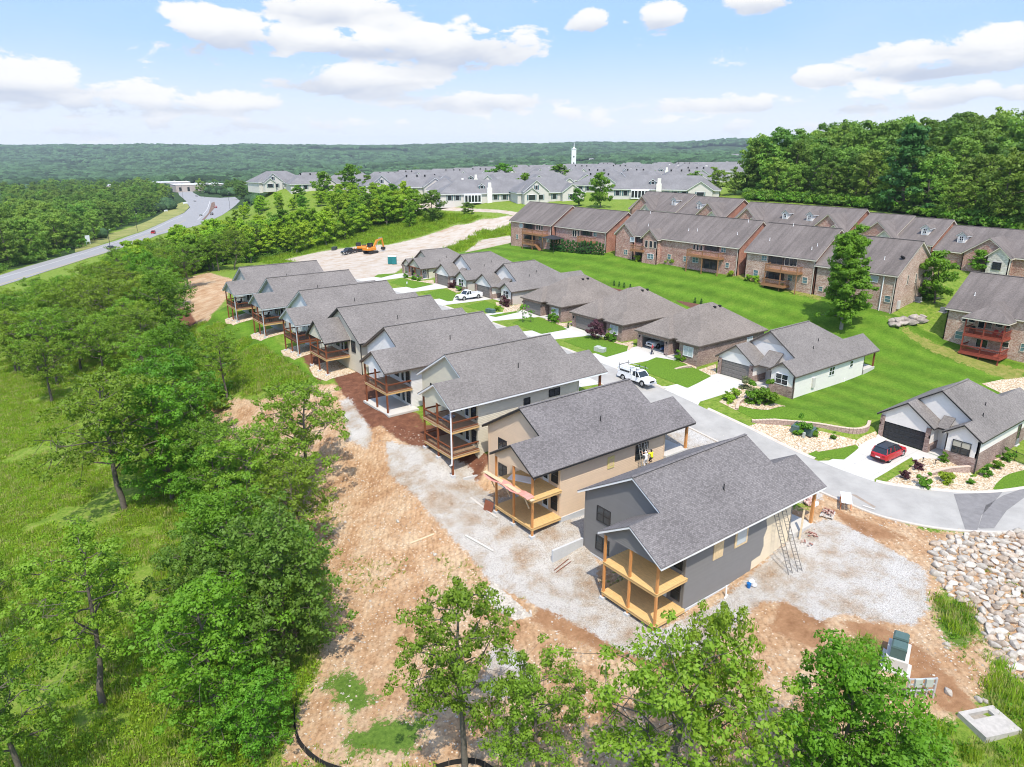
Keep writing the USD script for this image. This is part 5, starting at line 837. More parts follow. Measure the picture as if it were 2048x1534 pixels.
# ---------------------------------------------------------------- the pale subdivision on the plateau
FARW = siding('siding_far', (.56, .53, .50))
def cottage(name, label, loc, rz, kind, group):
    h = thing(name, label, 'house', loc, rz, 1.25, group=group); sid, E = FARW, 2.9
    def hip(x0, x1, y0, y1, e, s):
        if x1-x0 >= y1-y0: w = (y1-y0)/2; c = (y0+y1)/2; a, b = (x0+w, c), (x1-w, c)
        else: w = (x1-x0)/2; c = (x0+x1)/2; a, b = (c, y0+w), (c, y1-w)
        r = e+s*w
        if x1-x0 >= y1-y0: return [[(x0, y0, e), (x1, y0, e), (*b, r), (*a, r)], [(x1, y1, e), (x0, y1, e), (*a, r), (*b, r)], [(x0, y1, e), (x0, y0, e), (*a, r), (*a, r-.001)], [(x1, y0, e), (x1, y1, e), (*b, r), (*b, r-.001)]]
        return [[(x1, y0, e), (x1, y1, e), (*b, r), (*a, r)], [(x0, y1, e), (x0, y0, e), (*a, r), (*b, r)], [(x0, y0, e), (x1, y0, e), (*a, r), (*a, r-.001)], [(x1, y1, e), (x0, y1, e), (*b, r), (*b, r-.001)]]
    # x to the right, y away, facing -y
    def win(x, y, w=1.3, hh=1.5, z=.8, n=(0, -1, 0)):
        f = MB().box(x-w/2-.08, y-.05, z-.08, x+w/2+.08, y, z+hh+.08).out(h, 'window', TW); MB().box(x-w/2, y-.07, z, x+w/2, y-.04, z+hh).out(f, 'pane', GLASS)
        for sx in (-1, 1): MB().box(x+sx*(w/2+.25)-.16, y-.06, z-.05, x+sx*(w/2+.25)+.16, y-.01, z+hh+.05).out(f, 'shutter', TEAL)
    def gable(x, hw, y, z, R):
        roofs(h, [[(x+hw+.4, y-.4, z), (x+hw+.4, y+6, z), (x, y+6, R), (x, y-.4, R)], [(x-hw-.4, y+6, z), (x-hw-.4, y-.4, z), (x, y-.4, R), (x, y+6, R)]], SHF, TW, tt=.2, name='gable_roof'); wallpoly(h, [(x-hw, -1), (x+hw, -1), (x+hw, z), (x, R-.35), (x-hw, z)], (0, y, 0), (1, 0, 0), (0, -1, 0), sid, 'gable_wall'); MB().box(x-hw, y+.1, -1, x+hw, y+3, z-.1).out(h, 'wing', sid)
    W, D = (11, 7) if kind != 'long' else (17, 6.5)
    roofs(h, hip(-W-.5, W+.5, 0, 2*D, E, .62), SHF, TW, tt=.2); MB().box(-W, .5, -1.5, W, 2*D-.5, E-.15).out(h, 'walls', sid)
    if kind == 'gables':
        gable(-5.5, 4.0, -1.5, 3.3, 6.8); gable(-7.3, 2.3, -2.6, 2.8, 4.7); gable(6.5, 3.2, -1.0, 3.0, 5.6)
        win(-7.3, -2.62, 2.2); win(-4.0, -1.52); win(6.5, -1.02, 1.8); win(-5.5, -1.52, .8, 1.2, 3.9); win(1.0, .5, 1.2)
    elif kind == 'long':
        gable(11.5, 3.6, -.8, 3.0, 5.6); win(11.5, -.82, 2.2)
        for x in (-14, -11.5, 1.0, 4.0, 6.6): win(x, .5)
        f = MB().box(-9.5, -1.6, 0, -4, .5, 2.7).out(h, 'sunroom', TW)
        for i in range(5): MB().box(-9.3+i*1.06, -1.65, .4, -8.5+i*1.06, -1.58, 2.4).out(f, 'pane', GLASS)
        m = MB().box(-1.9, -.5, -1, -.3, .5, 4.6).out(h, 'chimney', SD['ivory']); MB().box(-1.6, -.45, 4.6, -.6, .4, 6.2).out(m, 'chimney_stack', SD['ivory'])
        MB().box(-4.2, 2.2, 4.0, -2.4, 5, 5.3).out(h, 'dormer', sid); roofs(h, [[(-2.1, 1.9, 5.2), (-2.1, 6, 5.2), (-3.3, 6, 6.0), (-3.3, 1.9, 6.0)], [(-4.5, 6, 5.2), (-4.5, 1.9, 5.2), (-3.3, 1.9, 6.), (-3.3, 6, 6.)]], SHF, TW, name='dormer_roof'); win(-3.3, 2.18, .9, .8, 4.3)
    else:
        gable(3.0, 4.2, -1.2, 3.1, 6.2); win(3.0, -1.22, 1.8); win(-5, .5); win(-8, .5)
        for x in (-6, -2, 1): MB().box(x, 5.2, 6.4, x+.5, 5.6, 7.0).out(h, 'roof_vent', DARK)
    return h
TEAL = mat('shutter_teal', (.09, .16, .17), .6, .1)
def fpos(px, d, z=None):
    a = AZ-math.atan2((px-1024)*math.cos(PITCH), FOC); r = d*math.cos(PITCH)/FOC*math.hypot(FOC/math.cos(PITCH), px-1024); x, y = r*math.cos(a), r*math.sin(a); return np.array([x, y, float(gz(x, y)) if z is None else z]), a-PI/2
grp = 'grey roofed white cottages of the far subdivision'
first = {}
for i, (px, dep, kind, lab, rr) in enumerate([(985, 297, 'long', 'long white cottage with a chimney and one dormer above the green slope', .18), (1105, 290, 'gables', 'white cottage with nested front gables beside the long one', .3), (1330, 285, 'long', 'long white cottage with a chimney behind the brick rows', -.1), (785, 350, 'gables', 'white cottage with a tall front gable above the pale green trees', .35), (850, 335, 'plain', 'white cottage with a single front gable left of the chimney cottage', .3), (562, 400, 'gables', 'white cottage at the left tip of the subdivision', .4), (630, 385, 'plain', 'white cottage with a broad grey roof near the left tip', .2)]):
    p, a = fpos(px, dep)
    if kind not in first: first[kind] = cottage('cottage', lab, p, a+rr, kind, None)
    else: thing('cottage', lab, 'house', p, a+rr, 1.25, ref=first[kind])
rs = random.Random(4)
for dep, a0, a1, st_ in ((345, 930, 1420, 96), (400, 705, 1470, 88), (455, 590, 1490, 76), (520, 840, 1500, 62), (590, 880, 1520, 56), (670, 1000, 1560, 52)):
    px = a0
    while px < a1:
        p, a = fpos(px+rs.uniform(-12, 12), dep+rs.uniform(-12, 12)); thing('cottage', 'white cottage with a wide grey roof, deep among the subdivision roofs', 'house', p-[0, 0, .3], a+rs.choice([0, .25, -.3, PI/2, PI]), 1.22, ref=first[rs.choice(['gables', 'plain', 'plain', 'long'])], group=grp); px += st_*rs.uniform(.85, 1.15)
# ---------------------------------------------------------------- drives, front lawns, rock beds
def zpx(s, ox, oy, pts): return [(ox+x/s, oy+y/s) for x, y in pts]
def slabs(name, poly, label, off=.03, step=3.1, ax=(84.6, 0)):
    poly = poly.difference(road.buffer(.02)); t = UsdGeom.Xform.Define(stage, '/World/'+numbered('/World', name)).GetPrim(); tag(t, label, None, None, 'structure')
    x0, y0, x1, y1 = poly.bounds; n = max(1, round((y1-y0)/step)); wy = (y1-y0)/n
    xs = np.arange(ax[0], x0-step, -step)[::-1] if x0 < ax[0] else np.arange(x0, x1+step, step)
    xs = np.append(xs, x1+.1) if xs[-1] < x1 else xs
    for xa, xb in zip(xs, xs[1:]):
        for j in range(n):
            p = poly.intersection(shapely.box(xa+.014, y0+wy*j+.014, xb-.014, y0+wy*(j+1)-.014))
            for g in getattr(p, 'geoms', [p]):
                if g.geom_type == 'Polygon' and g.area > .15: lay('slab', g, off, M_conc, None, parent=t, skirt=.08)
    return t
def drive(xf, ya, yb, label, kx=72.2, ext=None):
    p = Polygon([(xf, ya), (xf, yb), (kx+1.2, yb), (kx-.3, yb+.8), (kx-.3, ya-.8), (kx+1.2, ya)])
    if ext is not None: p = p.union(ext)
    slabs('driveway', p, label)
drive(84.66, 32.0, 37.3, 'wide pale concrete driveway under the red car', ext=Polygon([(84.6, 29.9), (84.6, 32.2), (82.0, 32.2), (80.5, 31.0), (82.6, 29.8)]))
drive(84.66, 55.7, 61.5, 'pale concrete driveway of the white house with the grey garage door', ext=Polygon([(84.6, 53.0), (84.6, 56), (81.5, 56), (82.5, 53.4)]))
drive(84.66, 70.9, 77.6, 'concrete driveway with the man in a red shirt', ext=Polygon([(84.4, 69.2), (84.4, 71), (82.3, 71), (82.8, 69.4)]))
drive(84.66, 87.2, 93.8, 'concrete driveway of the middle brick house'); drive(84.66, 102.6, 108.2, 'concrete driveway of the brick house by the white gabled houses')
drive(84.66, 118.7, 124.9, 'concrete driveway under the white pickup'); drive(84.66, 134.8, 141.2, 'concrete driveway second from the far end'); drive(85.7, 152.6, 158.0, 'concrete driveway beside the portable toilets')
for k, y in ((6, 66.9), (5, 81.8), (4, 96.3), (3, 111), (2, 126.4), (1, 141.9)):
    slabs('driveway', Polygon([(56.4, y+.2), (66.3, y-.2), (66.3, y+6.0), (56.4, y+5.6)]), f'concrete driveway on the street side of the {dict([(6,"cream double-deck"),(5,"white sided"),(4,"cream steep-porch"),(3,"pale gabled"),(2,"grey gabled"),(1,"farthest")])[k]} house', ax=(66.3, 0))
z1 = lambda p: zpx(4.096, 1000, 500, p); z2 = lambda p: zpx(3.16, 1400, 600, p); z3 = lambda p: zpx(5.11, 760, 460, p); z4 = lambda p: zpx(5.48, 1700, 740, p)
def rnd(px, r=.5): g = gpoly(px).difference(road.buffer(.45)); return g.buffer(-r).buffer(r)
for px, lab in ((z1([(1080,962),(1280,880),(1400,900),(1500,925),(1620,980),(1730,1035),(1535,1133)]), 'mown lawn patch between the man with the red shirt and the grey garage drive'),
  (z1([(520,750),(720,700),(870,745),(960,770),(1050,790),(1040,830),(870,880),(805,855)]), 'mown lawn patch with the dark red shrub'), (z1([(100,597),(250,548),(370,575),(555,650),(340,690)]), 'mown lawn patch before the brick house with a thin sapling'),
  (z3([(860,780),(1075,725),(1190,770),(1265,800),(1100,845)]), 'mown lawn patch beside the green utility boxes'), (z3([(1110,875),(1390,830),(1425,840),(1180,892)]), 'narrow mown strip by the utility boxes'),
  (z3([(445,650),(630,600),(775,640),(745,725),(690,730)]), 'mown lawn patch beside the white pickup'), (z3([(95,540),(200,495),(380,525),(550,555),(340,600)]), 'mown lawn patch with a small white sign'), (z3([(-60,480),(-20,455),(140,445),(150,455),(10,490)]), 'small grass patch near the portable toilets'),
  (z2([(745,965),(980,920),(1005,935),(910,1010),(830,1005)]), 'triangle of mown lawn left of the red car'), (z4([(1550,1330),(1600,1250),(1680,1175),(1750,1140),(1907,1100),(2000,1080),(2000,1290)]), 'curved lawn tip at the right edge'),
  (z2([(235,702),(255,672),(330,690),(430,700),(520,675),(620,690),(700,700),(760,760),(560,750),(355,758)]), 'lawn bank in front of the white house with the grey garage')):
    lay('lawn', (rnd(px, .25) if 'triangle' not in lab else rnd(px, .25).union(shapely.box(71, 37.9, 76.5, 39.6).intersection(road.buffer(2.4)).difference(road.buffer(.42)))), .045, M_lawn, lab, skirt=.05)
for px, lab in ((z2([(120,645),(230,560),(300,515),(420,548),(440,580),(300,605),(275,640),(250,672),(230,700)]), 'tan river rock bed beside the grey garage drive'), (z2([(250,668),(330,688),(430,696),(520,672),(575,680),(455,650),(440,605),(300,610)]), 'tan rock strip below the small curved wall'),
  (z2([(375,772),(560,800),(760,830),(900,865),(990,888),(1118,826),(1115,868),(1000,925),(980,915),(745,960),(690,940),(560,872),(440,802)]), 'tan rock bed below the long curved retaining wall'),
  (z4([(770,968),(1000,985),(1240,1040),(1370,1180),(1640,930),(1915,1045),(1915,1100),(1750,1142),(1600,1250),(1550,1332),(1340,1372),(1100,1347),(800,1330),(510,1300),(500,1230)]), 'tan rock bed around the corner of the black garage house'),
  (z1([(1620,985),(1770,935),(1770,1015),(1720,1030)]), 'rock strip between the open garage house and the grey garage house'), (z1([(1395,890),(1440,868),(1600,930),(1612,975),(1520,950),(1480,930)]), 'rock bed under the front window of the open garage house'),
  (z1([(1000,765),(1092,745),(1092,790),(1050,830),(1040,790),(960,768),(860,730),(850,705)]), 'rock bed right of the middle brick house'), (z1([(500,600),(595,595),(560,645),(370,572),(375,555)]), 'rock bed right of the brick house with a sapling'),
  (z3([(1180,735),(1345,775),(1445,757),(1430,830),(1250,850),(1270,800),(1190,770)]), 'rock bed beside the utility boxes'), (z3([(700,585),(880,612),(965,600),(780,642),(690,600)]), 'rock bed behind the white pickup'), (z3([(240,490),(420,520),(545,510),(555,552),(400,532),(350,525)]), 'rock bed before the khaki house porch'),
  (z2([(1780,530),(1900,505),(2060,488),(2060,620),(1950,612)]), 'large tan gravel area behind the black garage house')):
    q = rnd(px, .12)
    if 'below the long' in lab: q = q.union(shapely.box(71, 39.6, 78, 47.6).intersection(road.buffer(3.2)).difference(road.buffer(.42)))
    if 'around the corner' in lab: q = q.union(shapely.box(72, 21, 84, 30.9).intersection(road.buffer(3.0)).difference(road.buffer(.42)))
    lay('rock_bed', q, .035, M_rock, lab)
for k, y, l in ((1, 141.9, 'farthest'), (2, 126.4, 'grey gabled'), (3, 111.0, 'pale gabled'), (4, 99.0, 'steep-porch')): lay('rock_bed', Polygon([(36.6, y-7), (41.3, y-7), (41.3, y+.4), (37.2, y+.6), (36.4, y-3)]), .035, M_rock, f'tan gravel patio under the deck of the {l} house')
for px, lab in ((zpx(5.69, 1200, 400, [(60,985),(290,1030),(250,1055),(110,1020)]), 'mulch bed at the edge of the big lawn, left'), (zpx(5.69, 1200, 400, [(850,1140),(1140,1190),(1050,1235),(950,1190)]), 'mulch bed at the edge of the big lawn, right')):
    lay('mulch_bed', rnd(px, .1), .035, M_mulch, lab)
# ---------------------------------------------------------------- segmental retaining walls: courses of split-face blocks under a cap
def blockwall(line, ztop, label, h0=-.25, tone=None):
    l = LineString(arc(line, 8)); L = l.length; c = l.coords[0]; zb0 = float(gz(*c)); t = thing('retaining_wall', label, 'retaining wall', (c[0], c[1], zb0)); o = np.array([c[0], c[1], zb0])
    m, cp = MB(), MB(); r = random.Random(len(label)); a = 0.
    S = np.arange(0, L, .42); P = [np.array(l.interpolate(s).coords[0]) for s in np.append(S, L)]
    zt = lambda s: float(np.interp(s/L, np.linspace(0, 1, len(ztop)), ztop))
    for k in range(len(P)-1):
        p, q = P[k], P[k+1]; d = (q-p)/max(np.linalg.norm(q-p), 1e-6); n = np.array([-d[1], d[0]]); s = (S[k]+.2); top = zt(s); bot = float(gz(*((p+q)/2)))-.35
        z = top-.09; j = 0
        while z > bot and j < 14:
            e = r.uniform(0, .03); off = .03*j; f = n*(.14+e+off*0); m.slab([(*(p-f+d*.008), z), (*(q-f-d*.008), z), (*(q+f-d*.008), z), (*(p+f+d*.008), z)], (0, 0, -.192)); z -= .2; j += 1
        f = n*.19; cp.slab([(*(p-f+d*.01), top), (*(q-f-d*.01), top), (*(q+f-d*.01), top), (*(p+f+d*.01), top)], (0, 0, -.085))
    for mm in (m, cp): mm.v = [v-o for v in mm.v]
    m.out(t, 'blocks', WALLM, kind='stuff'); cp.out(t, 'cap_stones', CAPM, kind='stuff'); return t
WALLM = mat('wall_block', (.33, .22, .18), .9, .30, 6, hue=(.42, .32, .27), space='pos', bump=.5, bscale=18); CAPM = mat('wall_cap', (.55, .43, .34), .85, .12, 3, space='pos')
blockwall([(74.2, 48.2), (77, 45.0), (79.3, 42.5), (80.5, 40.2), (81.6, 38.7), (83.4, 38.3), (85.4, 39.0)], [4.35, 4.65, 4.6, 4.5, 4.45, 4.45, 4.5], 'long curved tan block retaining wall left of the red car')
blockwall([(75.5, 51.4), (77.2, 52.4), (79.1, 52.8), (81, 53.4), (83.6, 52.4)], [4.7, 5.0, 5.1, 5.1, 5.15], 'small stepped block wall with shrubs behind it')
blockwall([(76.2, 29.6), (77.3, 29.0), (79.9, 28.6), (82.1, 28.0), (84.4, 26.9)], [2.7, 3.0, 3.1, 3.1, 3.05], 'low curved block wall at the corner of the black garage house')
blockwall([(80.6, 66.2), (82.2, 66.0), (83.6, 65.6)], [5.5, 5.6, 5.6], 'short block wall under the front window of the open garage house')
p0, p1 = AZp(1480+1690/4.876, 420+990/4.876, 9.6), AZp(1480+1935/4.876, 420+900/4.876, 10.4); blockwall([tuple(p0[:2]), tuple((p0+p1)[:2]/2), tuple(p1[:2])], [10.0, 10.7, 11.3], 'dark block wall at the foot of the sunlit townhouse gable')
# ---------------------------------------------------------------- highway in the valley
HW = gpoly([(-40,562),(0,551),(52,534),(175,499),(238,480),(274,467),(320,448),(345,436),(368,426),(380,415),(372,402),(358,390),(355,378),(362,368),(366,364),(376,364),(381,374),(386,385),(400,393),(440,396),(470,394),(480,402),(470,412),(445,430),(410,446),(385,454),(345,461),(300,477),(232,500),(175,517),(52,557),(0,573),(-40,585)])
lay('highway', HW, .10, M_hw, 'pale highway sweeping through the valley to a distant junction')
lay('highway_median', gpoly([(404,440),(417,426),(423,406),(429,404),(431,414),(417,430),(409,440)]), .22, mat('median', (.16, .10, .07), .95, .2, .3, space='pos'), 'curved brown median on the highway', skirt=.2)
M_line = mat('road_paint', (.75, .74, .70), .8, .05); M_yel = mat('road_paint_yellow', (.62, .46, .10), .8, .05)
lay('verge', gpoly([(150,505),(150,486),(240,462),(300,440),(345,412),(366,404),(384,408),(368,425),(330,443),(270,467),(180,498)]).difference(HW.buffer(.3)), .08, mat('verge_grass', (.16, .21, .04), .95, .25, .08, hue=(.27, .25, .08), space='pos'), 'sunlit grass verge between the wood and the highway')
def paint(px, w, m, label):
    l = LineString([tuple(G(*p)[:2]) for p in px]); lay('road_marking', l.buffer(w, cap_style='flat'), .13, m, label)
paint([(0,570),(120,533),(232,497),(330,461),(372,440)], .12, M_yel, 'yellow centre line of the highway, near stretch'); paint([(395,440),(415,418),(420,402)], .12, M_line, 'white lane line by the highway median'); paint([(0,557),(60,540),(180,503),(262,476),(340,443),(366,432)], .10, M_line, 'white edge line of the highway')
# ---------------------------------------------------------------- trees
def tube_path(pts, r0, r1, n=6):
    pts = np.asarray(pts, float); k = len(pts); t = np.gradient(pts, axis=0); t /= np.linalg.norm(t, axis=1)[:, None]+1e-9
    a = np.cross(t, [.31, .17, .93]); a /= np.linalg.norm(a, axis=1)[:, None]+1e-9; b = np.cross(t, a); r = np.linspace(r0, r1, k)[:, None]
    V = np.concatenate([pts+r*(math.cos(2*PI*i/n)*a+math.sin(2*PI*i/n)*b) for i in range(n)]).reshape(n, k, 3).transpose(1, 0, 2).reshape(-1, 3)
    F = []
    for j in range(k-1):
        for i in range(n): p, q = j*n+i, j*n+(i+1) % n; F += [(p, q, q+n), (p, q+n, p+n)]
    return V, np.array(F)
def joinm(ms):
    V, F, o = [], [], 0
    for v, f in ms: V.append(v); F.append(f+o); o += len(v)
    return np.concatenate(V), np.concatenate(F)
LN = {}
def leaves(rng, C, cr, per, size, flat=.6, up=.55, ctr=None):
    """kite-shaped leaf sprays on the outside of many small clumps; their normals lean outward as real sprays do"""
    C = np.repeat(C, per, 0); cr = np.repeat(cr, per)[:, None]; n = len(C); d = rng.normal(size=(n, 3)); d /= np.linalg.norm(d, axis=1)[:, None]; rad = rng.uniform(.35, 1.05, (n, 1))**.6
    P = C+d*rad*cr*np.array([1, 1, flat]); N = d+rng.normal(size=(n, 3))*.5+np.array([0, 0, up]); N /= np.linalg.norm(N, axis=1)[:, None]
    u = np.cross(N, rng.normal(size=(n, 3))); u /= np.linalg.norm(u, axis=1)[:, None]; v = np.cross(N, u); s = size*rng.uniform(.6, 1.35, (n, 1))
    V = np.stack([P-u*s*.6, P-v*s*.36-N*s*.08, P+u*s*.6, P+v*s*.36-N*s*.08], 1).reshape(-1, 3); b = np.arange(n)*4
    F = np.vstack([np.stack([b, b+1, b+2], 1), np.stack([b, b+2, b+3], 1)])
    sn = d*np.array([1, 1, .9])+N*.45+np.array([0, 0, .45]); sn /= np.linalg.norm(sn, axis=1)[:, None]; LN[len(V), round(float(V[0, 0]), 6)] = np.repeat(sn, 4, 0).astype(np.float32)
    return V, F
def crown(parent, name, m, mt):
    p = part(parent, name, m, mt); k = LN.get((len(m[0]), round(float(m[0][0, 0]), 6)))
    if k is not None: q = UsdGeom.Mesh(p); q.CreateNormalsAttr(Vt.Vec3fArray.FromNumpy(k)); q.SetNormalsInterpolation('vertex')
    return p
def make_tree(seed, H, R, base, nl, nsub, per, cr, size, prof, tr=.02, rise=.35, lean=.04, flat=.62):
    rng = np.random.default_rng(seed); wood_, C, cs = [], [], []
    k = 9; tz = np.linspace(-.3, H*.93, k); wob = np.cumsum(rng.normal(size=(k, 2))*H*.010, 0); tp = np.column_stack([wob+np.outer(tz/H, rng.normal(size=2)*lean*H), tz]); tp[:2, :2] *= .3
    wood_.append(tube_path(tp, tr*H, tr*H*.18, 8)); at = lambda z: np.array([np.interp(z, tz, tp[:, i]) for i in range(3)])
    for i in range(nl):
        u = (i+rng.uniform(.2, .8))/nl; r = R*prof(u)*rng.uniform(.72, 1.12); a = i*2.399+rng.normal()*.35; h = H*(base+(1-base)*u)
        z0 = max(H*base*.75, h-r*rise*rng.uniform(.7, 1.3)); s = at(min(z0, H*.9)); e = np.array([s[0]*.4+r*math.cos(a), s[1]*.4+r*math.sin(a), h+rng.normal()*.25]); mid = (s+e)/2+[0, 0, .10*r]+rng.normal(size=3)*.08*r
        lp = np.array([s, (s+mid)/2+rng.normal(size=3)*.04*r, mid, (mid+e)/2+rng.normal(size=3)*.05*r, e]); br = tr*H*.34*(1-.5*u); wood_.append(tube_path(lp, br, br*.25, 5))
        C.append(e); cs.append(cr*rng.uniform(.75, 1.2))
        for j in range(nsub):
            f = rng.uniform(.35, 1.0); q = np.array([np.interp(f*4, range(5), lp[:, c]) for c in range(3)]); e2 = q+rng.normal(size=3)*np.array([.24, .24, .17])*R*(.5+.5*prof(u)); wood_.append(tube_path([q, (q+e2)/2+rng.normal(size=3)*.05, e2], br*.4, br*.14, 3)); C.append(e2); cs.append(cr*rng.uniform(.55, 1.15))
    C.append(at(H*.93)+[0, 0, .02*H]); cs.append(cr)
    return joinm(wood_), leaves(rng, np.array(C), np.array(cs), per, size, flat)
BARK = mat('bark', (.13, .11, .09), .95, .3, 4, bump=.6, bscale=14); BARKP = mat('bark_pale', (.28, .25, .21), .95, .25, 4, bump=.4, bscale=14)
LOAK = leafmat('oak_leaves', (.165, .275, .024), (.37, .50, .075), .30); LDARK = leafmat('dark_leaves', (.10, .195, .026), (.25, .36, .055), .30); LYEL = leafmat('yellow_green_leaves', (.23, .37, .022), (.42, .56, .065), .34); LBR = leafmat('bright_leaves', (.115, .25, .017), (.275, .43, .045), .32); LPURP = leafmat('purple_leaves', (.09, .035, .042), (.19, .085, .085)); LMID = leafmat('wood_leaves', (.155, .265, .036), (.35, .475, .09), .30, rand=.26); LCON = leafmat('conifer_leaves', (.045, .13, .025), (.12, .25, .046), .2); LSAGE = leafmat('sage_leaves', (.18, .22, .10), (.33, .35, .17), .3)
rndp = lambda u: math.sqrt(max(0., 1-(1.55*u-.62)**2)) if u < 1.04 else .2     # rounded
oakp = lambda u: (.72+.55*u if u < .5 else 1.0-.85*(u-.5)**1.0*1.1)
conep = lambda u: 1.02-.92*u
colp = lambda u: (.75+.6*u if u < .35 else .96-.75*(u-.35))
PRO = {}
def proto_tree(key, *a, lm=LOAK, bm=BARK, **k): PRO[key] = [make_tree(*a, **k), lm, bm, None, (a[1], a[2])]
for i in range(4): proto_tree(f'oak{i}', 10+i, 15., 6.0, .42, 21, 9, 56, .80, .24, oakp, lm=LOAK)
for i in range(3): proto_tree(f'maple{i}', 20+i, 13., 4.6, .14, 28, 9, 62, .80, .24, rndp, lm=LBR if i != 1 else LDARK)
for i in range(2): proto_tree(f'sparse{i}', 30+i, 14., 4.6, .42, 18, 9, 74, .70, .20, oakp, lm=LOAK)
for i in range(2): proto_tree(f'bright{i}', 40+i, 9., 3.8, .15, 26, 9, 84, .70, .19, rndp, lm=LBR)
for i in range(4): proto_tree(f'wood{i}', 50+i, 17., 5.6, .20, 16, 6, 40, 1.35, .62, rndp, lm=LMID)
for i in range(2): proto_tree(f'woodd{i}', 60+i, 17., 5.2, .15, 16, 6, 40, 1.3, .60, rndp, lm=LDARK)
for i in range(3): proto_tree(f'young{i}', 70+i, 11., 2.3, .22, 14, 5, 44, .72, .42, colp, lm=LYEL, bm=BARKP)
for i in range(2): proto_tree(f'mid{i}', 80+i, 10., 3.3, .18, 15, 6, 50, .85, .40, rndp, lm=LBR)
for i in range(2): proto_tree(f'midy{i}', 86+i, 10., 3.1, .16, 16, 6, 54, .85, .40, colp, lm=LYEL, bm=BARKP)
proto_tree('midd', 83, 10., 3.6, .12, 15, 6, 52, .9, .42, rndp, lm=LDARK)
proto_tree('lawn', 90, 12.5, 2.6, .14, 34, 10, 66, .66, .26, colp, lm=LBR, bm=BARKP); proto_tree('purple', 91, 3.2, 1.7, .2, 12, 6, 40, .42, .2, rndp, lm=LPURP)
proto_tree('cone', 92, 9., 2.6, .05, 22, 5, 44, .6, .34, conep, lm=LCON); proto_tree('arbor', 93, 3.0, .62, .02, 12, 4, 40, .30, .16, lambda u: .95-.75*u*u, lm=LCON)
proto_tree('shrub', 94, 1.0, .62, .05, 9, 4, 34, .26, .15, rndp, lm=LBR); proto_tree('shrubY', 95, .9, .55, .05, 9, 4, 34, .24, .14, rndp, lm=LYEL); proto_tree('shrubD', 96, .8, .6, .05, 9, 4, 34, .24, .13, rndp, lm=LPURP); proto_tree('sapling', 97, 3.0, .8, .5, 7, 3, 16, .3, .16, rndp, lm=LBR); proto_tree('shrubG', 98, .9, .6, .05, 9, 4, 34, .24, .14, rndp, lm=LSAGE)
proto_tree('bare', 99, 14, 3.6, .3, 16, 5, 1, .3, .2, colp, lm=LSAGE, bm=BARKP)
tr_r = random.Random(77)
def tree(key, P, H, label, cat='tree', group=None, name='tree', wide=1., rz=None):
    (tm, lm_), lm, bm, src, (h0, r0) = PRO[key]; s = H/h0
    rz = tr_r.uniform(0, 2*PI) if rz is None else rz; loc = (P[0], P[1], float(gz(P[0], P[1]))); sc = (s*wide, s*wide, s)
    if src is None:
        t = thing(name, label, cat, loc, rz, sc, group); part(t, 'trunk' if H > 2.0 else 'stems', tm, bm, smooth=True); crown(t, 'crown', lm_, lm); PRO[key][3] = t; return t
    return thing(name, label, cat, loc, rz, sc, group, ref=src)
def Gtop(px, py, H): return march(px, py, H)   # ground under a treetop of height H seen at a photo pixel
def Hat(P, py):
    lo, hi = .2, 60.
    for _ in range(40):
        m = (lo+hi)/2; q = np.array([P[0], P[1], float(gz(P[0], P[1]))+m])-EYE
        if 767-FOC*(q @ UP)/(q @ FW) > py: lo = m
        else: hi = m
    return lo
def bt(key, bx, by, ty, label, **k): P = G(bx, by); return tree(key, P, Hat(P, ty), label, **k)
# near trees one by one: foot and top where the photograph shows them
bt('oak0', 250, 1020, 752, 'tall oak standing alone in the left meadow, bare trunk leaning left', wide=1.12, rz=.6)
bt('sparse0', 205, 1408, 1085, 'slender tree with a thin trunk in the lower left meadow', wide=.95)
bt('sparse1', 930, 1560, 1192, 'open crowned tree at the bottom edge before the dirt slope', wide=.85, rz=2.0); bt('sparse0', 1085, 1610, 1325, 'smaller open crowned tree at the bottom edge, right of the taller one', wide=.9, rz=1.0)
bt('oak2', 1340, 1720, 1300, 'broad leafy tree at the bottom edge below the charcoal house', wide=.95); bt('sparse1', 1400, 1660, 1232, 'thin tree top rising in front of the timber decks', wide=.55)
bt('bright0', 1672, 1640, 1330, 'bright green tree at the bottom edge near the electrical boxes', wide=.82); bt('bright1', 1770, 1720, 1490, 'low bright green tree at the bottom right edge', wide=1.1)
bt('maple0', 520, 1500, 1350, 'small dense green tree at the bottom left of the dirt slope', wide=1.1); bt('maple1', 560, 1330, 1040, 'dense dark green tree at the left margin of the dirt slope', wide=.95); bt('maple2', 440, 1460, 1180, 'round bright green tree in the lower left thicket', wide=1.0)
bt('maple0', 480, 1230, 990, 'dense green tree in the middle of the left thicket', wide=1.0); bt('maple1', 405, 1300, 1090, 'dark leafy tree behind the round one in the left thicket', wide=1.0); bt('sparse1', 60, 1600, 1310, 'tree cut off by the lower left corner', wide=1.0); bt('sparse1', 5, 1290, 1100, 'thin oak at the left edge above the corner', wide=.7)
bt('oak3', 600, 1010, 770, 'open oak with the dirt slope showing through its crown', wide=.98, rz=.4); bt('oak2', 520, 1090, 860, 'broad oak beside the dirt slope, left of the white house decks', wide=1.0, rz=2.6); bt('sparse0', 455, 800, 660, 'tall thin tree standing over the grassy slope', wide=.9); bt('maple0', 345, 1000, 780, 'dense bright green tree right of the lone oak', wide=1.05)
bt('oak1', 105, 805, 680, 'oak at the left edge of the tree belt with a pale trunk', wide=1.05); bt('oak3', 40, 740, 640, 'oak crown at the far left of the tree belt', wide=1.0)
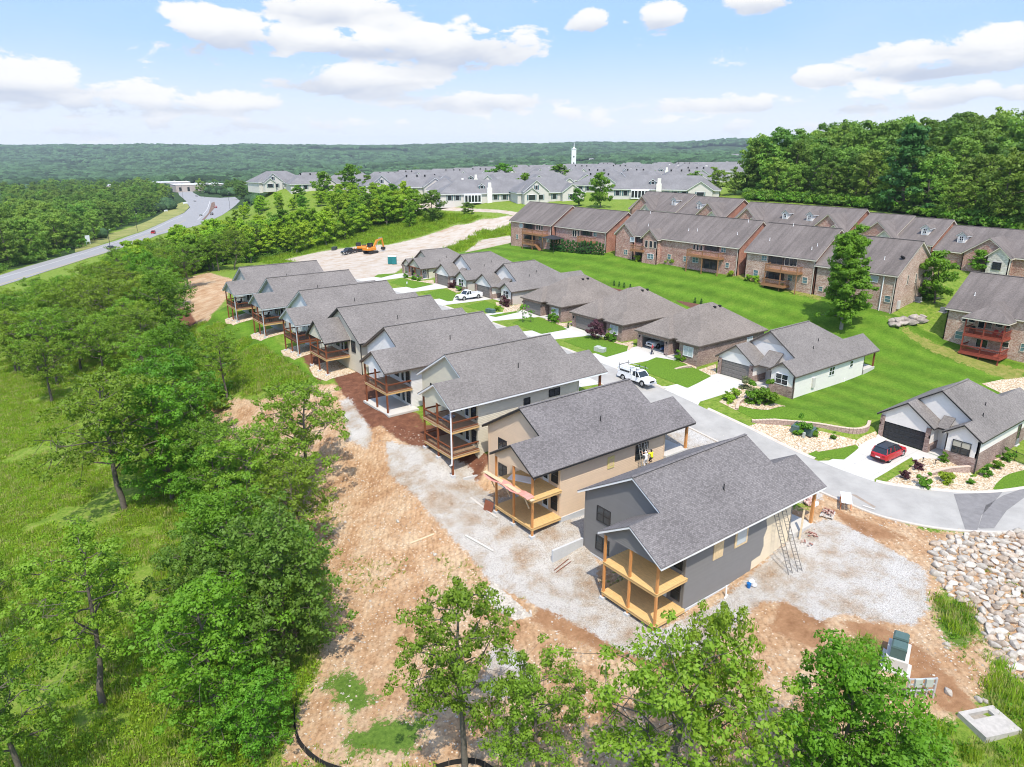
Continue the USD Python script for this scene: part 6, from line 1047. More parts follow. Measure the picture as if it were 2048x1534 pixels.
def lots(region_px, n, keys, H, label, group, gap, seed, tops=False, wide=(.9, 1.15), avoid=None, name='tree'):
    """individual trees through a region, kept apart"""
    r = random.Random(seed); poly = Polygon(region_px); x0, y0, x1, y1 = poly.bounds; put = []; tries = 0
    while len(put) < n and tries < n*40:
        tries += 1; px, py = r.uniform(x0, x1), r.uniform(y0, y1)
        if not poly.contains(Point(px, py)): continue
        h = r.uniform(*H); P = Gtop(px, py, h) if tops else G(px, py)
        if any((P[0]-q[0])**2+(P[1]-q[1])**2 < gap*gap for q in put): continue
        if avoid is not None and avoid.contains(Point(P[0], P[1])): continue
        put.append(P); tree(r.choice(keys), P, h, label, group=group, wide=r.uniform(*wide), name=name)
    return put
KEEP = Polygon([(35, 22), (35, 175), (160, 175), (160, 22)])
lots([(0,590),(60,570),(150,545),(245,492),(330,492),(345,545),(330,590),(332,620),(350,650),(365,690),(362,740),(330,740),(270,690),(150,640),(60,615),(0,625)], 36, ['oak0', 'oak1', 'oak2', 'oak3', 'oak2', 'maple0'], (10.5, 14), 'oak in the tree belt between the meadow and the highway', 'oaks of the belt left of the houses', 6.2, 1, tops=True, avoid=KEEP.union(HW.buffer(3)))
lots([(400,810),(440,810),(530,870),(590,950),(615,1040),(600,1120),(520,1150),(470,1080),(440,980)], 8, ['maple0', 'maple1', 'oak1', 'oak2', 'maple2'], (7.5, 11), 'leafy tree in the thicket along the left side of the dirt slope', 'thicket along the dirt slope', 4.2, 2, tops=True, avoid=KEEP)
lots([(0,576),(150,532),(250,484),(340,466),(440,444),(520,424),(520,440),(440,468),(345,500),(250,516),(150,560),(0,596)], 22, ['oak1', 'midy0', 'oak3', 'midy1', 'oak2'], (9.5, 12.5), 'leafy tree in the roadside row screening the highway', 'roadside row along the highway', 5.5, 31, tops=True, avoid=KEEP.union(HW.buffer(3)))
# the belt of young pale green trees behind the row's end
lots([(330,570),(420,542),(560,518),(640,498),(700,478),(760,458),(830,436),(800,428),(700,440),(600,470),(480,495),(360,520)], 78, ['young0', 'young1', 'young2', 'midy0', 'midy1', 'midy0', 'mid0'], (8.5, 13), 'slim young tree in the light green belt behind the houses', 'light green belt behind the houses', 3.4, 3, wide=(.9, 1.3), avoid=HW.buffer(5))
lots([(440,470),(520,430),(640,420),(760,425),(840,412),(760,400),(600,400),(480,430)], 34, ['midy0', 'midy1', 'mid0', 'midy0', 'young2'], (5, 8.5), 'light green tree on the slope below the pale cottages', 'light green trees below the pale cottages', 5., 4, wide=(1.0, 1.4), avoid=HW.buffer(6))
# the wood beyond the highway and the wood on the right-hand rise
def crowd(region_px, n, keys, H, label, gap, seed, avoid=None):
    """the trees behind the front ones: one mass, drawn crown by crown"""
    r = random.Random(seed); poly = Polygon(region_px); x0, y0, x1, y1 = poly.bounds; put = []; tries = 0
    while len(put) < n and tries < n*30:
        tries += 1; px, py = r.uniform(x0, x1), r.uniform(y0, y1)
        if not poly.contains(Point(px, py)): continue
        P = G(px, py)
        if any((P[0]-q[0])**2+(P[1]-q[1])**2 < gap*gap for q in put) or (avoid is not None and avoid.contains(Point(P[0], P[1]))): continue
        put.append(P)
    S = [r.uniform(*H)/17. for _ in put]; scatter('woodland', label, [(PRO[k][0][1], PRO[k][1]) for k in keys], put, [(s, s, s) for s in S], seed=seed)
SC_ = 1
lots([(-60,575),(0,546),(150,503),(235,458),(300,434),(346,411),(335,403),(235,432),(150,470),(0,510),(-60,520)], 62, ['wood0', 'wood1', 'wood2', 'wood3', 'woodd0'], (13, 18), 'broadleaf tree at the front of the wood beyond the highway', 'front of the wood beyond the highway', 7.5, 5, avoid=HW.buffer(8))
lots([(385,385),(470,380),(500,388),(490,392),(400,390)], 14, ['woodd0', 'woodd1', 'wood1'], (13, 17), 'dark tree in the clump right of the highway junction', 'clump right of the highway junction', 9, 6, avoid=HW.buffer(6))
lots([(1500,398),(1580,402),(1660,408),(1740,415),(1830,428),(1900,440),(2070,470),(2070,425),(1860,395),(1700,385),(1500,385)], 50, ['wood0', 'wood1', 'wood2', 'woodd0', 'woodd1', 'wood3'], (11, 19), 'tree at the front of the wood on the right-hand rise', 'front of the wood on the rise', 7.0, 7)
for x_, y_, t_, l_ in ((1385, 392, 345, 'rounded tree at the left foot of the wood on the rise'), (1432, 392, 338, 'broad tree left of the dark narrow one'), (1470, 390, 342, 'bushy tree touching the dark narrow one')): bt('wood1', x_, y_, t_, l_, wide=1.2)
bt('cone', 1808, 425, 248, 'tall dark pine rising above the wood on the right', wide=1.1); bt('woodd0', 1512, 388, 287, 'dark narrow tree at the left end of the wood on the rise', wide=.8); bt('wood2', 1585, 392, 287, 'tall tree beside the bare one at the wood edge', wide=.9); bt('bare', 1622, 398, 315, 'bare grey tree at the edge of the wood')
# garden and street trees
for key, bx, by, ty, lab, w in (('lawn', 1683, 658, 462, 'tall bright tree on the lawn before the brick townhouses', 1.0), ('mid0', 1868, 606, 505, 'green tree beside the sunlit townhouse gable', 1.0), ('mid1', 1962, 548, 502, 'round clipped tree before the brick street front', 1.3), ('mid1', 1470, 440, 400, 'round tree behind the long brick townhouse', 1.2), ('mid0', 1200, 415, 347, 'tall loose tree behind the far left brick townhouse', 1.0), ('mid1', 1158, 412, 378, 'round green tree left of the loose one', 1.3),
   ('mid1', 1045, 394, 348, 'oval green tree before the long white cottage', 1.0), ('midd', 865, 443, 380, 'leafy tree on the grassy bank by the gravel road', 1.1), ('mid0', 820, 455, 403, 'thin tree on the grassy bank', .8), ('midd', 936, 429, 404, 'small round tree beside the curved road', 1.5), ('purple', 935, 392, 373, 'dark purple tree before the long white cottage', 1.5), ('purple', 592, 372, 355, 'dark purple tree at the left tip of the cottages', 1.5),
   ('mid0', 1003, 372, 328, 'bright broad tree among the cottage roofs', 1.6), ('mid1', 1115, 372, 330, 'bright broad tree among the cottage roofs near the white tower', 1.6), ('mid0', 700, 385, 330, 'bright tree above the pale green belt, in front of the cottages', 1.2), ('mid1', 650, 395, 345, 'broad tree before the left cottages', 1.3), ('midd', 740, 392, 350, 'dark tree before the tall gabled cottage', 1.2), ('mid0', 900, 388, 362, 'small tree left of the chimney cottage', 1.2), ('midd', 505, 392, 362, 'dark cone shaped tree left of the cottages', 1.0), ('midd', 483, 398, 370, 'dark round tree left of the cottages', 1.3), ('mid1', 1178, 366, 345, 'small round tree among the cottage roofs', 1.2), ('mid1', 1305, 362, 342, 'small round tree in the middle of the cottage roofs', 1.2), ('mid0', 830, 350, 335, 'bright tree top over the cottage roofs', 1.3), ('mid1', 815, 352, 338, 'second bright tree top over the cottage roofs', 1.3)):
    bt(key, bx, by, ty, lab, wide=w)
# arborvitae hedge before the far left townhouse
pa, pb = G(1103, 500), G(1205, 511)
for i in range(19):
    P = pa+(pb-pa)*i/18; tree('arbor', P, tr_r.uniform(2.7, 3.4), 'narrow conifer in the clipped row before the brick townhouse', cat='conifer', group='row of narrow conifers', name='arborvitae', wide=.72)
def shrubs(lst):
    for key, x, y, h, lab in lst: tree(key, G(x, y), h, lab, cat='shrub', name='shrub')
shrubs([('purple', 1190, 678, 3.0, 'large dark red shrub on the lawn of the middle brick house'), ('shrubY', 1461, 806, .9, 'yellow green shrub nearest the kerb in the grey garage bed'), ('shrubY', 1469, 797, 1.1, 'bright yellow shrub in the grey garage bed'), ('shrub', 1453, 800, .8, 'small green shrub in the grey garage bed'), ('shrubG', 1491, 778, 1.1, 'sage shrub by the grey garage corner'), ('shrub', 1508, 806, 1.9, 'large green shrub behind the small stepped wall, left'), ('shrub', 1532, 808, 2.0, 'large green shrub behind the small stepped wall, right'),
  ('shrub', 1604, 868, 1.5, 'leafy shrub in front of the green utility boxes'), ('shrub', 1629, 872, .7, 'small shrub right of the green utility boxes'), ('shrub', 1591, 870, .6, 'small shrub left of the green utility boxes'), ('shrub', 1666, 878, .55, 'single low shrub below the long wall'), ('shrubD', 1834, 938, .7, 'brown shrub above the low corner wall'), ('shrubD', 1808, 957, .7, 'brown shrub nearest the red car drive'), ('shrubY', 1894, 968, 1.1, 'yellow green shrub before the low corner wall'), ('shrub', 1848, 974, 1.1, 'upright green shrub by the kerb of the corner bed'), ('shrub', 1940, 968, .6, 'small round shrub in the corner bed'), ('shrub', 1972, 952, .95, 'green shrub in the corner bed, nearest of a line of three'), ('shrub', 1992, 937, .95, 'green shrub in the middle of a line of three'), ('shrub', 2014, 922, 1.0, 'green shrub by the black fence'), ('shrub', 1887, 924, .8, 'green shrub at the black downspout'),
  ('shrub', 1358, 722, 1.1, 'green shrub under the open garage house window'), ('shrubY', 1370, 724, .9, 'yellow green shrub under the open garage house window'), ('shrubG', 1382, 724, 1.2, 'sage shrub under the open garage house window'), ('shrub', 1217, 680, 1.2, 'shrub under the middle brick house window'), ('shrub', 1226, 683, 1.0, 'second shrub under the middle brick house window'), ('shrub', 1104, 642, 1.3, 'shrub under the window of the brick house with a sapling'), ('shrub', 1110, 646, 1.2, 'second shrub by the brick house with a sapling'), ('shrubD', 1011, 612, 1.3, 'dark shrub beside the house behind the pickup'), ('shrubY', 994, 622, .9, 'yellow grass clump by the utility boxes'), ('sapling', 1046, 645, 3.2, 'thin sapling on the lawn of the brick house'), ('sapling', 1062, 645, 2.2, 'young bush on the lawn of the brick house'), ('shrub', 828, 560, 1.0, 'shrub before the khaki porch'), ('shrub', 812, 556, 1.0, 'shrub at the khaki porch corner'), ('shrub', 838, 562, .9, 'shrub right of the khaki porch'), ('shrubD', 905, 576, 1.1, 'reddish shrub behind the white pickup'), ('shrub', 918, 582, 1.0, 'green shrub behind the white pickup'), ('shrubY', 1276, 522, 1.1, 'yellow shrub at the projecting bay'), ('shrubY', 1335, 528, 1.2, 'yellow shrub right of the projecting bay'), ('shrubY', 1345, 530, 1.2, 'second yellow shrub right of the projecting bay'), ('shrubY', 1460, 553, 1.0, 'yellow shrub at the long townhouse corner'), ('shrubY', 1495, 562, 1.1, 'yellow shrub at the half hidden townhouse'), ('shrubY', 1512, 564, 1.1, 'second yellow shrub at the half hidden townhouse'), ('shrub', 1567, 575, 1.1, 'round green shrub beside the ground deck'), ('shrub', 1855, 600, 1.9, 'dark bush at the foot of the sunlit gable'), ('cone', 1136, 656, 1.0, 'tiny conifer at the brick house corner')])
for i, (x, y) in enumerate(((1228, 571), (1238, 573), (1248, 575), (1260, 578), (1390, 606), (1402, 608))): tree('arbor', G(x, y), 1.1, 'tiny conifer planted in a mulch bed by the big lawn', cat='conifer', group='tiny conifers in the mulch beds', name='small_conifer')
# ---------------------------------------------------------------- far woods: one mass, drawn as many crowns
def blob(seed, n, r, spread, sub=2):
    rng = np.random.default_rng(seed); V, F, o = [], [], 0
    for i in range(n):
        s = trimesh.creation.icosphere(subdivisions=sub); v = np.array(s.vertices); rr = r*rng.uniform(.7, 1.2); nz = meshkit.fbm(v*2.1+rng.uniform(0, 50, 3), 3, seed)-.5; v = v*(rr*(1+.75*nz))[:, None] if np.ndim(rr) else v*(rr*(1+.75*nz))[:, None]; v[:, 2] *= .85; c = np.append(rng.normal(size=2)*spread*.5, rr*.9); V.append(v+c); F.append(np.array(s.faces)+o); o += len(v)
    return np.concatenate(V), np.concatenate(F)
def farmat(name, c1, c2):
    N = {"oi": ("object_info", {}), "g": ("geometry", {}), "n": ("noise_texture", {"scale": .35, "detail": 6.0, "roughness": .75}), "nl": ("noise_texture", {"scale": .003, "detail": 3.0}), "r": ("rgb_ramp", {"ramp": [(.3, np.array(c1)), (.7, np.array(c2))]}), "mr": ("map_range", {"to_min": .42, "to_max": 1.5}), "hv": ("hsv", {}), "b": ("bump", {"strength": 1.0, "distance": 1.6}), "p": ("principled_bsdf", {"roughness": .9, "specular_ior_level": .1})}
    return usdkit.material(stage, LK+name, N, [("g.position", "n.vector"), ("n.fac", "r.fac"), ("r.color", "hv.color"), ("oi.random", "mr.value"), ("mr.result", "hv.value"), ("hv.color", "p.base_color"), ("n.fac", "b.height"), ("b.normal", "p.normal")], surface="p.BSDF")
FARM = farmat('far_wood', (.016, .050, .024), (.074, .130, .050))
def scatter(name, label, protos, P, S, mats=None, seed=0):
    r = np.random.default_rng(seed); pi = UsdGeom.PointInstancer.Define(stage, '/World/'+numbered('/World', name)); tag(pi.GetPrim(), label, None, None, 'stuff')
    for i, (m, mt) in enumerate(protos):
        q = usdkit.mesh(stage, str(pi.GetPath())+f'/protos/crown_{i:03d}', m, mt, smooth=len(m[0]) > 300 and name.startswith('far')); k = LN.get((len(m[0]), round(float(m[0][0, 0]), 6)))
        if k is not None: q.CreateNormalsAttr(Vt.Vec3fArray.FromNumpy(k)); q.SetNormalsInterpolation('vertex')
        pi.CreatePrototypesRel().AddTarget(q.GetPath())
    n = len(P); pi.CreateProtoIndicesAttr(Vt.IntArray.FromNumpy(r.integers(0, len(protos), n).astype(np.int32))); pi.CreatePositionsAttr(Vt.Vec3fArray.FromNumpy(np.asarray(P, np.float32)))
    a = r.uniform(0, 2*PI, n); pi.CreateOrientationsAttr(Vt.QuathArray([Gf.Quath(float(math.cos(x/2)), 0., 0., float(math.sin(x/2))) for x in a])); pi.CreateScalesAttr(Vt.Vec3fArray.FromNumpy(np.asarray(S, np.float32)))
    return pi
def wedge(rng, n, r0, r1, half=math.radians(44), power=2.0):
    r = (r0**power+(r1**power-r0**power)*rng.random(n))**(1/power); a = AZ+rng.uniform(-half, half, n); return r*np.cos(a), r*np.sin(a)
rng = np.random.default_rng(5)
town_zone = plate
def ok(x, y, poly): return ~shapely.contains_xy(poly, x, y)
PLATE = Polygon([(120, 180), (330, 170), (470, 260), (800, 430), (820, 740), (620, 740), (400, 560), (215, 430), (140, 330)])
JUNC = HW.buffer(14).union(gpoly([(195,372),(300,378),(380,362),(500,366),(500,345),(420,340),(200,345)])).union(gpoly([(395,398),(480,396),(540,385),(520,400),(480,440),(440,470),(380,440)]))
x, y = wedge(rng, 16000, 430, 1600); m = ok(x, y, PLATE) & ok(x, y, JUNC) & (meshkit.fbm(np.stack([x/90, y/90, x*0], -1), 3, 2) > .36)
x, y = x[m], y[m]; s = rng.uniform(.75, 1.3, len(x))
scatter('far_woodland', 'woodland of the valley beyond the houses, crown beside crown', [(blob(1, 4, 3.2, 4.5), FARM), (blob(2, 3, 3.6, 4.0), FARM), (blob(3, 5, 2.8, 5.0), FARM)], np.stack([x, y, gz(x, y)], 1), np.stack([s, s, s*1.15], 1), seed=1)
x, y = wedge(rng, 52000, 1500, 7600, power=1.5); m = meshkit.fbm(np.stack([x/500, y/500, x*0], -1), 3, 4) > .31; x, y = x[m], y[m]; s = rng.uniform(.8, 1.5, len(x))*(1+np.hypot(x, y)/9000)
scatter('far_woodland', 'distant forested hills up to the skyline', [(blob(4, 6, 6.0, 17), FARM), (blob(5, 7, 5.2, 18), FARM), (blob(6, 5, 6.4, 15), FARM)], np.stack([x, y, gz(x, y)], 1), np.stack([s, s, s*.85], 1), seed=2)
crowd([(-60,520),(0,510),(150,470),(235,432),(335,403),(330,388),(230,374),(100,380),(-60,400)], 230, ['wood0', 'wood1', 'wood2', 'wood3', 'woodd0'], (14, 20), 'dense wood beyond the highway, behind its front trees', 8, 15, avoid=HW.buffer(9))
crowd([(1490,388),(1560,392),(1700,385),(1860,395),(2090,425),(2090,345),(1800,335),(1640,345),(1560,372)], 150, ['wood0', 'wood1', 'wood2', 'wood3', 'woodd0', 'woodd1'], (14, 24), 'wood on the right-hand rise, behind its front trees', 8.5, 18)
# ---------------------------------------------------------------- undergrowth, weeds and grass tufts of the near ground
def tuft(seed, n, h, spread, lean=.5, w=.03):
    rng = np.random.default_rng(seed); a = rng.uniform(0, 2*PI, n); p = rng.normal(size=(n, 2))*spread*.5; hh = h*rng.uniform(.5, 1.2, n); l = rng.uniform(.15, lean, n)*hh; d = np.stack([np.cos(a), np.sin(a)], 1); pr = np.stack([-d[:, 1], d[:, 0]], 1)*w
    B0 = np.column_stack([p-pr, np.full(n, -.03)]); B1 = np.column_stack([p+pr, np.full(n, -.03)]); M0 = np.column_stack([p+d*l[:, None]*.4-pr*.7, hh*.6]); M1 = np.column_stack([p+d*l[:, None]*.4+pr*.7, hh*.6]); T = np.column_stack([p+d*l[:, None], hh])
    V = np.stack([B0, B1, M1, M0, T], 1).reshape(-1, 3); b = np.arange(n)*5; return V, np.vstack([np.stack([b, b+1, b+2], 1), np.stack([b, b+2, b+3], 1), np.stack([b+3, b+2, b+4], 1)])
LG1 = leafmat('grass_blades', (.21, .31, .030), (.36, .44, .075), .45, rand=.25); LG2 = leafmat('dry_grass_blades', (.32, .33, .10), (.48, .43, .20), .3, rand=.2)
def weed(seed, n=26, r=.22): rng = np.random.default_rng(seed); return leaves(rng, rng.normal(size=(5, 3))*np.array([r, r, .05])+[0, 0, .14], np.full(5, r*.8), n//5+1, .13, .6)
def field(n, rect, test, seed):
    r = np.random.default_rng(seed); x = r.uniform(rect[0], rect[2], n); y = r.uniform(rect[1], rect[3], n); m = test(x, y); return x[m], y[m]
def zw(k, x, y):
    i = np.clip(np.searchsorted(GX, x)-1, 0, len(GX)-2); j = np.clip(np.searchsorted(GY, y)-1, 0, len(GY)-2); return zone[k][i, j]
nois = lambda x, y, s, sd: meshkit.fbm(np.stack([x/s, y/s, x*0], -1), 3, sd)
bare = lambda x, y: np.maximum.reduce([zw(k, x, y) for k in ('dirt', 'gravel', 'red', 'mud', 'pad')])
x, y = field(100000, (-28, 10, 36, 175), lambda x, y: (bare(x, y) < .3) & (nois(x, y, 5, 3) > .37) & (x*.60+y*.80 > 22), 3); s = rng.uniform(.6, 1.5, len(x))
scatter('meadow_grass', 'rough grass and weeds of the left meadow', [(tuft(1, 26, .42, .55), LG1), (tuft(2, 22, .36, .5), LG2), (weed(3), LYEL), (tuft(4, 24, .34, .6), LG1), (weed(5, 30, .3), LYEL)], np.stack([x, y, gz(x, y)], 1), np.stack([s, s, s], 1), seed=3)
CLEAR = [(G(1978, 1450), 1.9), (G(1838, 1398), 1.0), (G(1793, 1322), 1.9)]
clear = lambda x, y: np.logical_and.reduce([(x-p[0])**2+(y-p[1])**2 > r*r for p, r in CLEAR])
RIPZ = gpoly([(1862,1092),(1905,1072),(1960,1068),(2070,1066),(2075,1380),(2030,1350),(1975,1290),(1955,1225),(1900,1190),(1868,1150)])
x, y = field(9000, (36, -6, 92, 22), lambda x, y: (np.maximum(bare(x, y)-zw('weeds', x, y), 0) < .35) & ~shapely.contains_xy(road.buffer(1), x, y) & ((~shapely.contains_xy(RIPZ, x, y)) | (nois(x, y, 3, 6) > .66)) & clear(x, y), 4); s = rng.uniform(.6, 1.5, len(x))
scatter('bank_weeds', 'weeds and long grass on the bank at the lower right', [(tuft(6, 26, .5, .6), LG1), (weed(7), LBR), (tuft(8, 20, .45, .5), LG2)], np.stack([x, y, gz(x, y)], 1), np.stack([s, s, s], 1), seed=4)
x, y = field(16000, (5, 12, 66, 70), lambda x, y: (zw('dirt', x, y) > .5) & (zw('gravel', x, y) < .3) & (nois(x, y, 6, 9) > .60), 6); s = rng.uniform(.35, .8, len(x))
scatter('dirt_weeds', 'sparse weeds dotted over the dirt slope', [(tuft(9, 14, .3, .3), LG1), (weed(10, 14, .15), LBR), (tuft(11, 12, .3, .3), LG2)], np.stack([x, y, gz(x, y)], 1), np.stack([s, s, s], 1), seed=5)
x, y = field(16000, (76, 176, 150, 300), lambda x, y: (bare(x, y) < .3), 8); s = rng.uniform(.8, 2.2, len(x))
scatter('bank_grass', 'tall bright grass on the bank behind the gravel road', [(tuft(12, 26, .5, .8, w=.05), LG1), (weed(13, 30, .4), LYEL)], np.stack([x, y, gz(x, y)], 1), np.stack([s, s, s], 1), seed=6)
# undergrowth below the woods so that no bare ground shows between the stems
def under(region, n, seed, label, key=LMID, size=1.0):
    r = np.random.default_rng(seed); poly = gpoly(region); x0, y0, x1, y1 = poly.bounds; x = r.uniform(x0, x1, n); y = r.uniform(y0, y1, n); m = shapely.contains_xy(poly, x, y) & ~shapely.contains_xy(HW.buffer(3), x, y); x, y = x[m], y[m]; s = r.uniform(.7, 1.5, len(x))*size
    scatter('undergrowth', label, [(leaves(np.random.default_rng(k), np.random.default_rng(k+9).normal(size=(9, 3))*np.array([.9, .9, .35])+[0, 0, .9], np.full(9, .6), 18, .38), m_) for k, m_ in ((1, key), (2, LDARK), (3, LBR))], np.stack([x, y, gz(x, y)], 1), np.stack([s, s, s], 1), seed=seed)
under([(-60,560),(0,545),(150,502),(235,458),(300,434),(346,410),(330,392),(230,378),(100,385),(-60,410)], 9000, 21, 'undergrowth of the wood beyond the highway', size=1.5); under([(1500,400),(1660,410),(1740,417),(1830,430),(2070,472),(2070,425),(1860,395),(1700,385),(1500,385)], 5000, 22, 'undergrowth of the wood on the rise', size=1.5); under([(330,565),(420,538),(560,512),(640,492),(700,472),(760,452),(830,430),(800,420),(700,434),(600,464),(480,490),(360,515)], 1800, 23, 'undergrowth below the light green belt', LDARK, 1.0)
under([(0,690),(150,700),(270,760),(330,800),(400,870),(480,850),(440,720),(340,650),(330,560),(200,560),(0,620)], 1200, 24, 'undergrowth of the oak belt', LOAK, .9)
# ---------------------------------------------------------------- vehicles (x forward)
def paint_mat(name, col): return mat('paint_'+name, col, .28, .04, 1.0, spec=.6)
TYRE = mat('tyre', (.018, .018, .019), .8, .1); RIM = mat('rim', (.42, .43, .44), .3, .05, metal=.7); LAMPR = mat('tail_lamp', (.30, .01, .01), .3, .05); LAMPW = mat('head_lamp', (.75, .76, .78), .15, .03); CGLASS = mat('car_glass', (.02, .026, .03), .06, .1, spec=.7); CHROME = mat('chrome', (.55, .56, .58), .2, .03, metal=.9); PLATE = mat('plate', (.72, .72, .70), .5, .03)
def loft(st, c=.07):
    """stations (x, half width low, half width high, z low, z high): a closed skin with bevelled long edges"""
    m = MB(); R = []
    for x, a, b, z0, z1 in st: k = min(c, (z1-z0)*.35); R.append(np.array([(x, -a+k, z0), (x, a-k, z0), (x, a, z0+k), (x, b, z1-k), (x, b-k, z1), (x, -b+k, z1), (x, -b, z1-k), (x, -a, z0+k)]))
    for r, s in zip(R, R[1:]):
        for i in range(8): j = (i+1) % 8; m.poly([r[i], r[j], s[j], s[i]][::-1])
    m.poly(R[0]); m.poly(R[-1][::-1]); return m
def wheels(t, xs, hw, r=.37, w=.25):
    for x in xs:
        for s in (-1, 1):
            y0, y1 = s*(hw-w), s*hw
            k = MB().cyl((x, y0, r), (x, y1, r), r, n=18).out(t, 'wheel', TYRE); MB().cyl((x, y1-s*.02, r), (x, y1+s*.012, r), r*.66, r*.6, n=12).out(k, 'rim', RIM)
            MB().cyl((x, s*(hw-.03), r+.02), (x, s*(hw+.004), r+.02), r*1.18, n=18).out(t, 'wheel_arch', TYRE)
def car(name, label, cat, loc, rz, pm, kind='suv', roofm=None, group=None, tilt=0):
    t = thing(name, label, cat, loc, rz, group=group); roofm = roofm or pm
    if kind in ('suv', 'sedan'):
        H = 1.72 if kind == 'suv' else 1.42; L = 2.45 if kind == 'suv' else 2.35; B = 1.06 if kind == 'suv' else .88
        loft([(-L, .74, .72, .48, B-.14), (-L+.10, .90, .88, .32, B-.02), (-L+.5, .96, .93, .26, B+.02), (-.9, .97, .94, .24, B+.02), (.7, .97, .94, .24, B), (1.0, .96, .92, .25, B-.03), (L-.45, .93, .86, .26, B-.14), (L-.12, .86, .78, .32, B-.22), (L, .72, .66, .45, B-.32)], .09).out(t, 'body', pm, smooth=35)
        b0 = -L+.12 if kind == 'suv' else -L+.75
        loft([(b0, .84, .80, B-.02, B+.01), (b0+.38, .88, .72, B-.02, H-.08), (b0+.8, .89, .73, B-.02, H-.03), (.0, .89, .74, B-.02, H-.02), (.35, .88, .72, B-.02, H-.06), (1.12, .86, .80, B-.03, B+.0)], .05).out(t, 'windows', CGLASS, smooth=35)
        loft([(b0+.30, .68, .66, H-.08, H-.055), (b0+.8, .73, .70, H-.05, H), (.0, .74, .71, H-.04, H+.01), (.38, .70, .68, H-.08, H-.04)], .02).out(t, 'roof', roofm, smooth=35)
        pl = MB()
        for s in (-1, 1):
            for xa, xb, yt in ((.38, 1.10, .71), (-.55, -.52, .735), (b0+1.0, b0+.85, .735), (b0+.36, b0+.05, .715)): pl.beam((xa, s*yt, H-.04), (xb, s*.885, B), .07, .05)
        pl.out(t, 'pillars', pm)
        for s in (-1, 1):
            MB().box(-L-.01, s*.62-.16, B-.34, -L+.16, s*.62+.16, B-.14).out(t, 'tail_lamp', LAMPR); MB().box(L-.22, s*.60-.15, B-.42, L-.02, s*.60+.15, B-.28).out(t, 'head_lamp', LAMPW); MB().box(.72, s*1.06-.09, B-.02, .88, s*1.06+.09, B+.14).out(t, 'mirror', pm); MB().box(-.1, s*.955-.012, B-.2, .1, s*.955+.02, B-.16).out(t, 'door_handle', CHROME)
        MB().box(-L-.03, -.26, .55, -L+.02, .26, .68).out(t, 'number_plate', PLATE); MB().box(-L-.02, -.82, .30, -L+.3, .82, .46).out(t, 'rear_bumper', TYRE); MB().box(L-.3, -.72, .30, L+.01, .72, .44).out(t, 'front_bumper', TYRE); MB().box(L-.05, -.40, .46, L+.01, .40, .60).out(t, 'grille', TYRE)
        if kind == 'suv':
            for s in (-1, 1): MB().beam((b0+.6, s*.62, H+.05), (.1, s*.62, H+.06), .05).out(t, 'roof_rail', TYRE)
        wheels(t, (-1.42, 1.45), .93)
    else:
        L = 2.85; B = 1.16
        loft([(.15, .95, .92, .42, B), (1.0, .95, .92, .42, B), (1.35, .95, .90, .42, B-.02), (L-.35, .93, .86, .44, B-.10), (L-.05, .86, .80, .48, B-.16), (L, .78, .74, .52, B-.24)], .09).out(t, 'body', pm, smooth=35)
        x0 = -.75 if kind == 'crew' else .05
        loft([(x0-.12, .95, .92, .42, B), (.2, .95, .92, .42, B)], .06).out(t, 'cab', pm)
        loft([(x0-.1, .90, .76, B-.03, 1.80), (.55, .90, .77, B-.03, 1.84), (.80, .88, .74, B-.03, 1.78), (1.42, .86, .80, B-.05, B)], .06).out(t, 'windows', CGLASS, smooth=35); loft([(x0-.12, .78, .74, 1.76, 1.85), (.55, .78, .75, 1.79, 1.89), (.84, .74, .70, 1.75, 1.81)], .03).out(t, 'roof', roofm, smooth=35)
        pl = MB()
        for s in (-1, 1):
            for xa, xb in ((.82, 1.38), (x0+.45, x0+.5), (x0-.06, x0-.1)): pl.beam((xa, s*.755, 1.79), (xb, s*.895, B), .08, .06)
        pl.out(t, 'pillars', pm)
        bx = -L
        MB().box(bx, -.94, .48, x0-.16, .94, .62).out(t, 'bed_floor', TYRE)
        for s in (-1, 1): MB().box(bx, s*.86-.09, .45, x0-.16, s*.86+.09, B+.04).out(t, 'bed_side', pm)
        MB().box(bx-.04, -.86, .5, bx+.04, .86, B+.02).out(t, 'tailgate', pm); MB().box(bx-.2, -.9, .40, bx-.02, .9, .58).out(t, 'rear_bumper', CHROME); MB().box(L-.06, -.88, .42, L+.12, .88, .60).out(t, 'front_bumper', CHROME); MB().box(L-.06, -.45, .66, L+.03, .45, .90).out(t, 'grille', TYRE)
        for s in (-1, 1):
            MB().box(L-.15, s*.64-.16, .72, L+.01, s*.64+.16, .90).out(t, 'head_lamp', LAMPW); MB().box(bx-.06, s*.86-.07, .75, bx+.02, s*.86+.07, 1.05).out(t, 'tail_lamp', LAMPR); MB().box(.95, s*1.08-.12, B, 1.08, s*1.08+.12, B+.24).out(t, 'mirror', TYRE)
        wheels(t, (-1.75, 1.85), .95, .41, .28)
        if kind == 'work':
            loft([(bx+.02, .93, .82, B, 1.86), (x0-.18, .93, .82, B, 1.92)], .12).out(t, 'bed_cover', pm)
            for s in (-1, 1): MB().beam((bx+.1, s*.88, 2.12), (1.2, s*.88, 2.12), .05).out(t, 'rack_rail', CHROME); MB().box(bx+.5, s*.90-.03, 1.35, x0-.6, s*.90+.03, 1.62).out(t, 'side_window', CGLASS)
            for x in (bx+.3, x0-.4, .7):
                MB().beam((x, -.9, 2.12), (x, .9, 2.12), .06).beam((x, -.9, 1.2 if x < 0 else 1.85), (x, -.9, 2.4), .05).beam((x, .9, 1.2 if x < 0 else 1.85), (x, .9, 2.4), .05).out(t, 'rack_bar', TYRE)
    return t
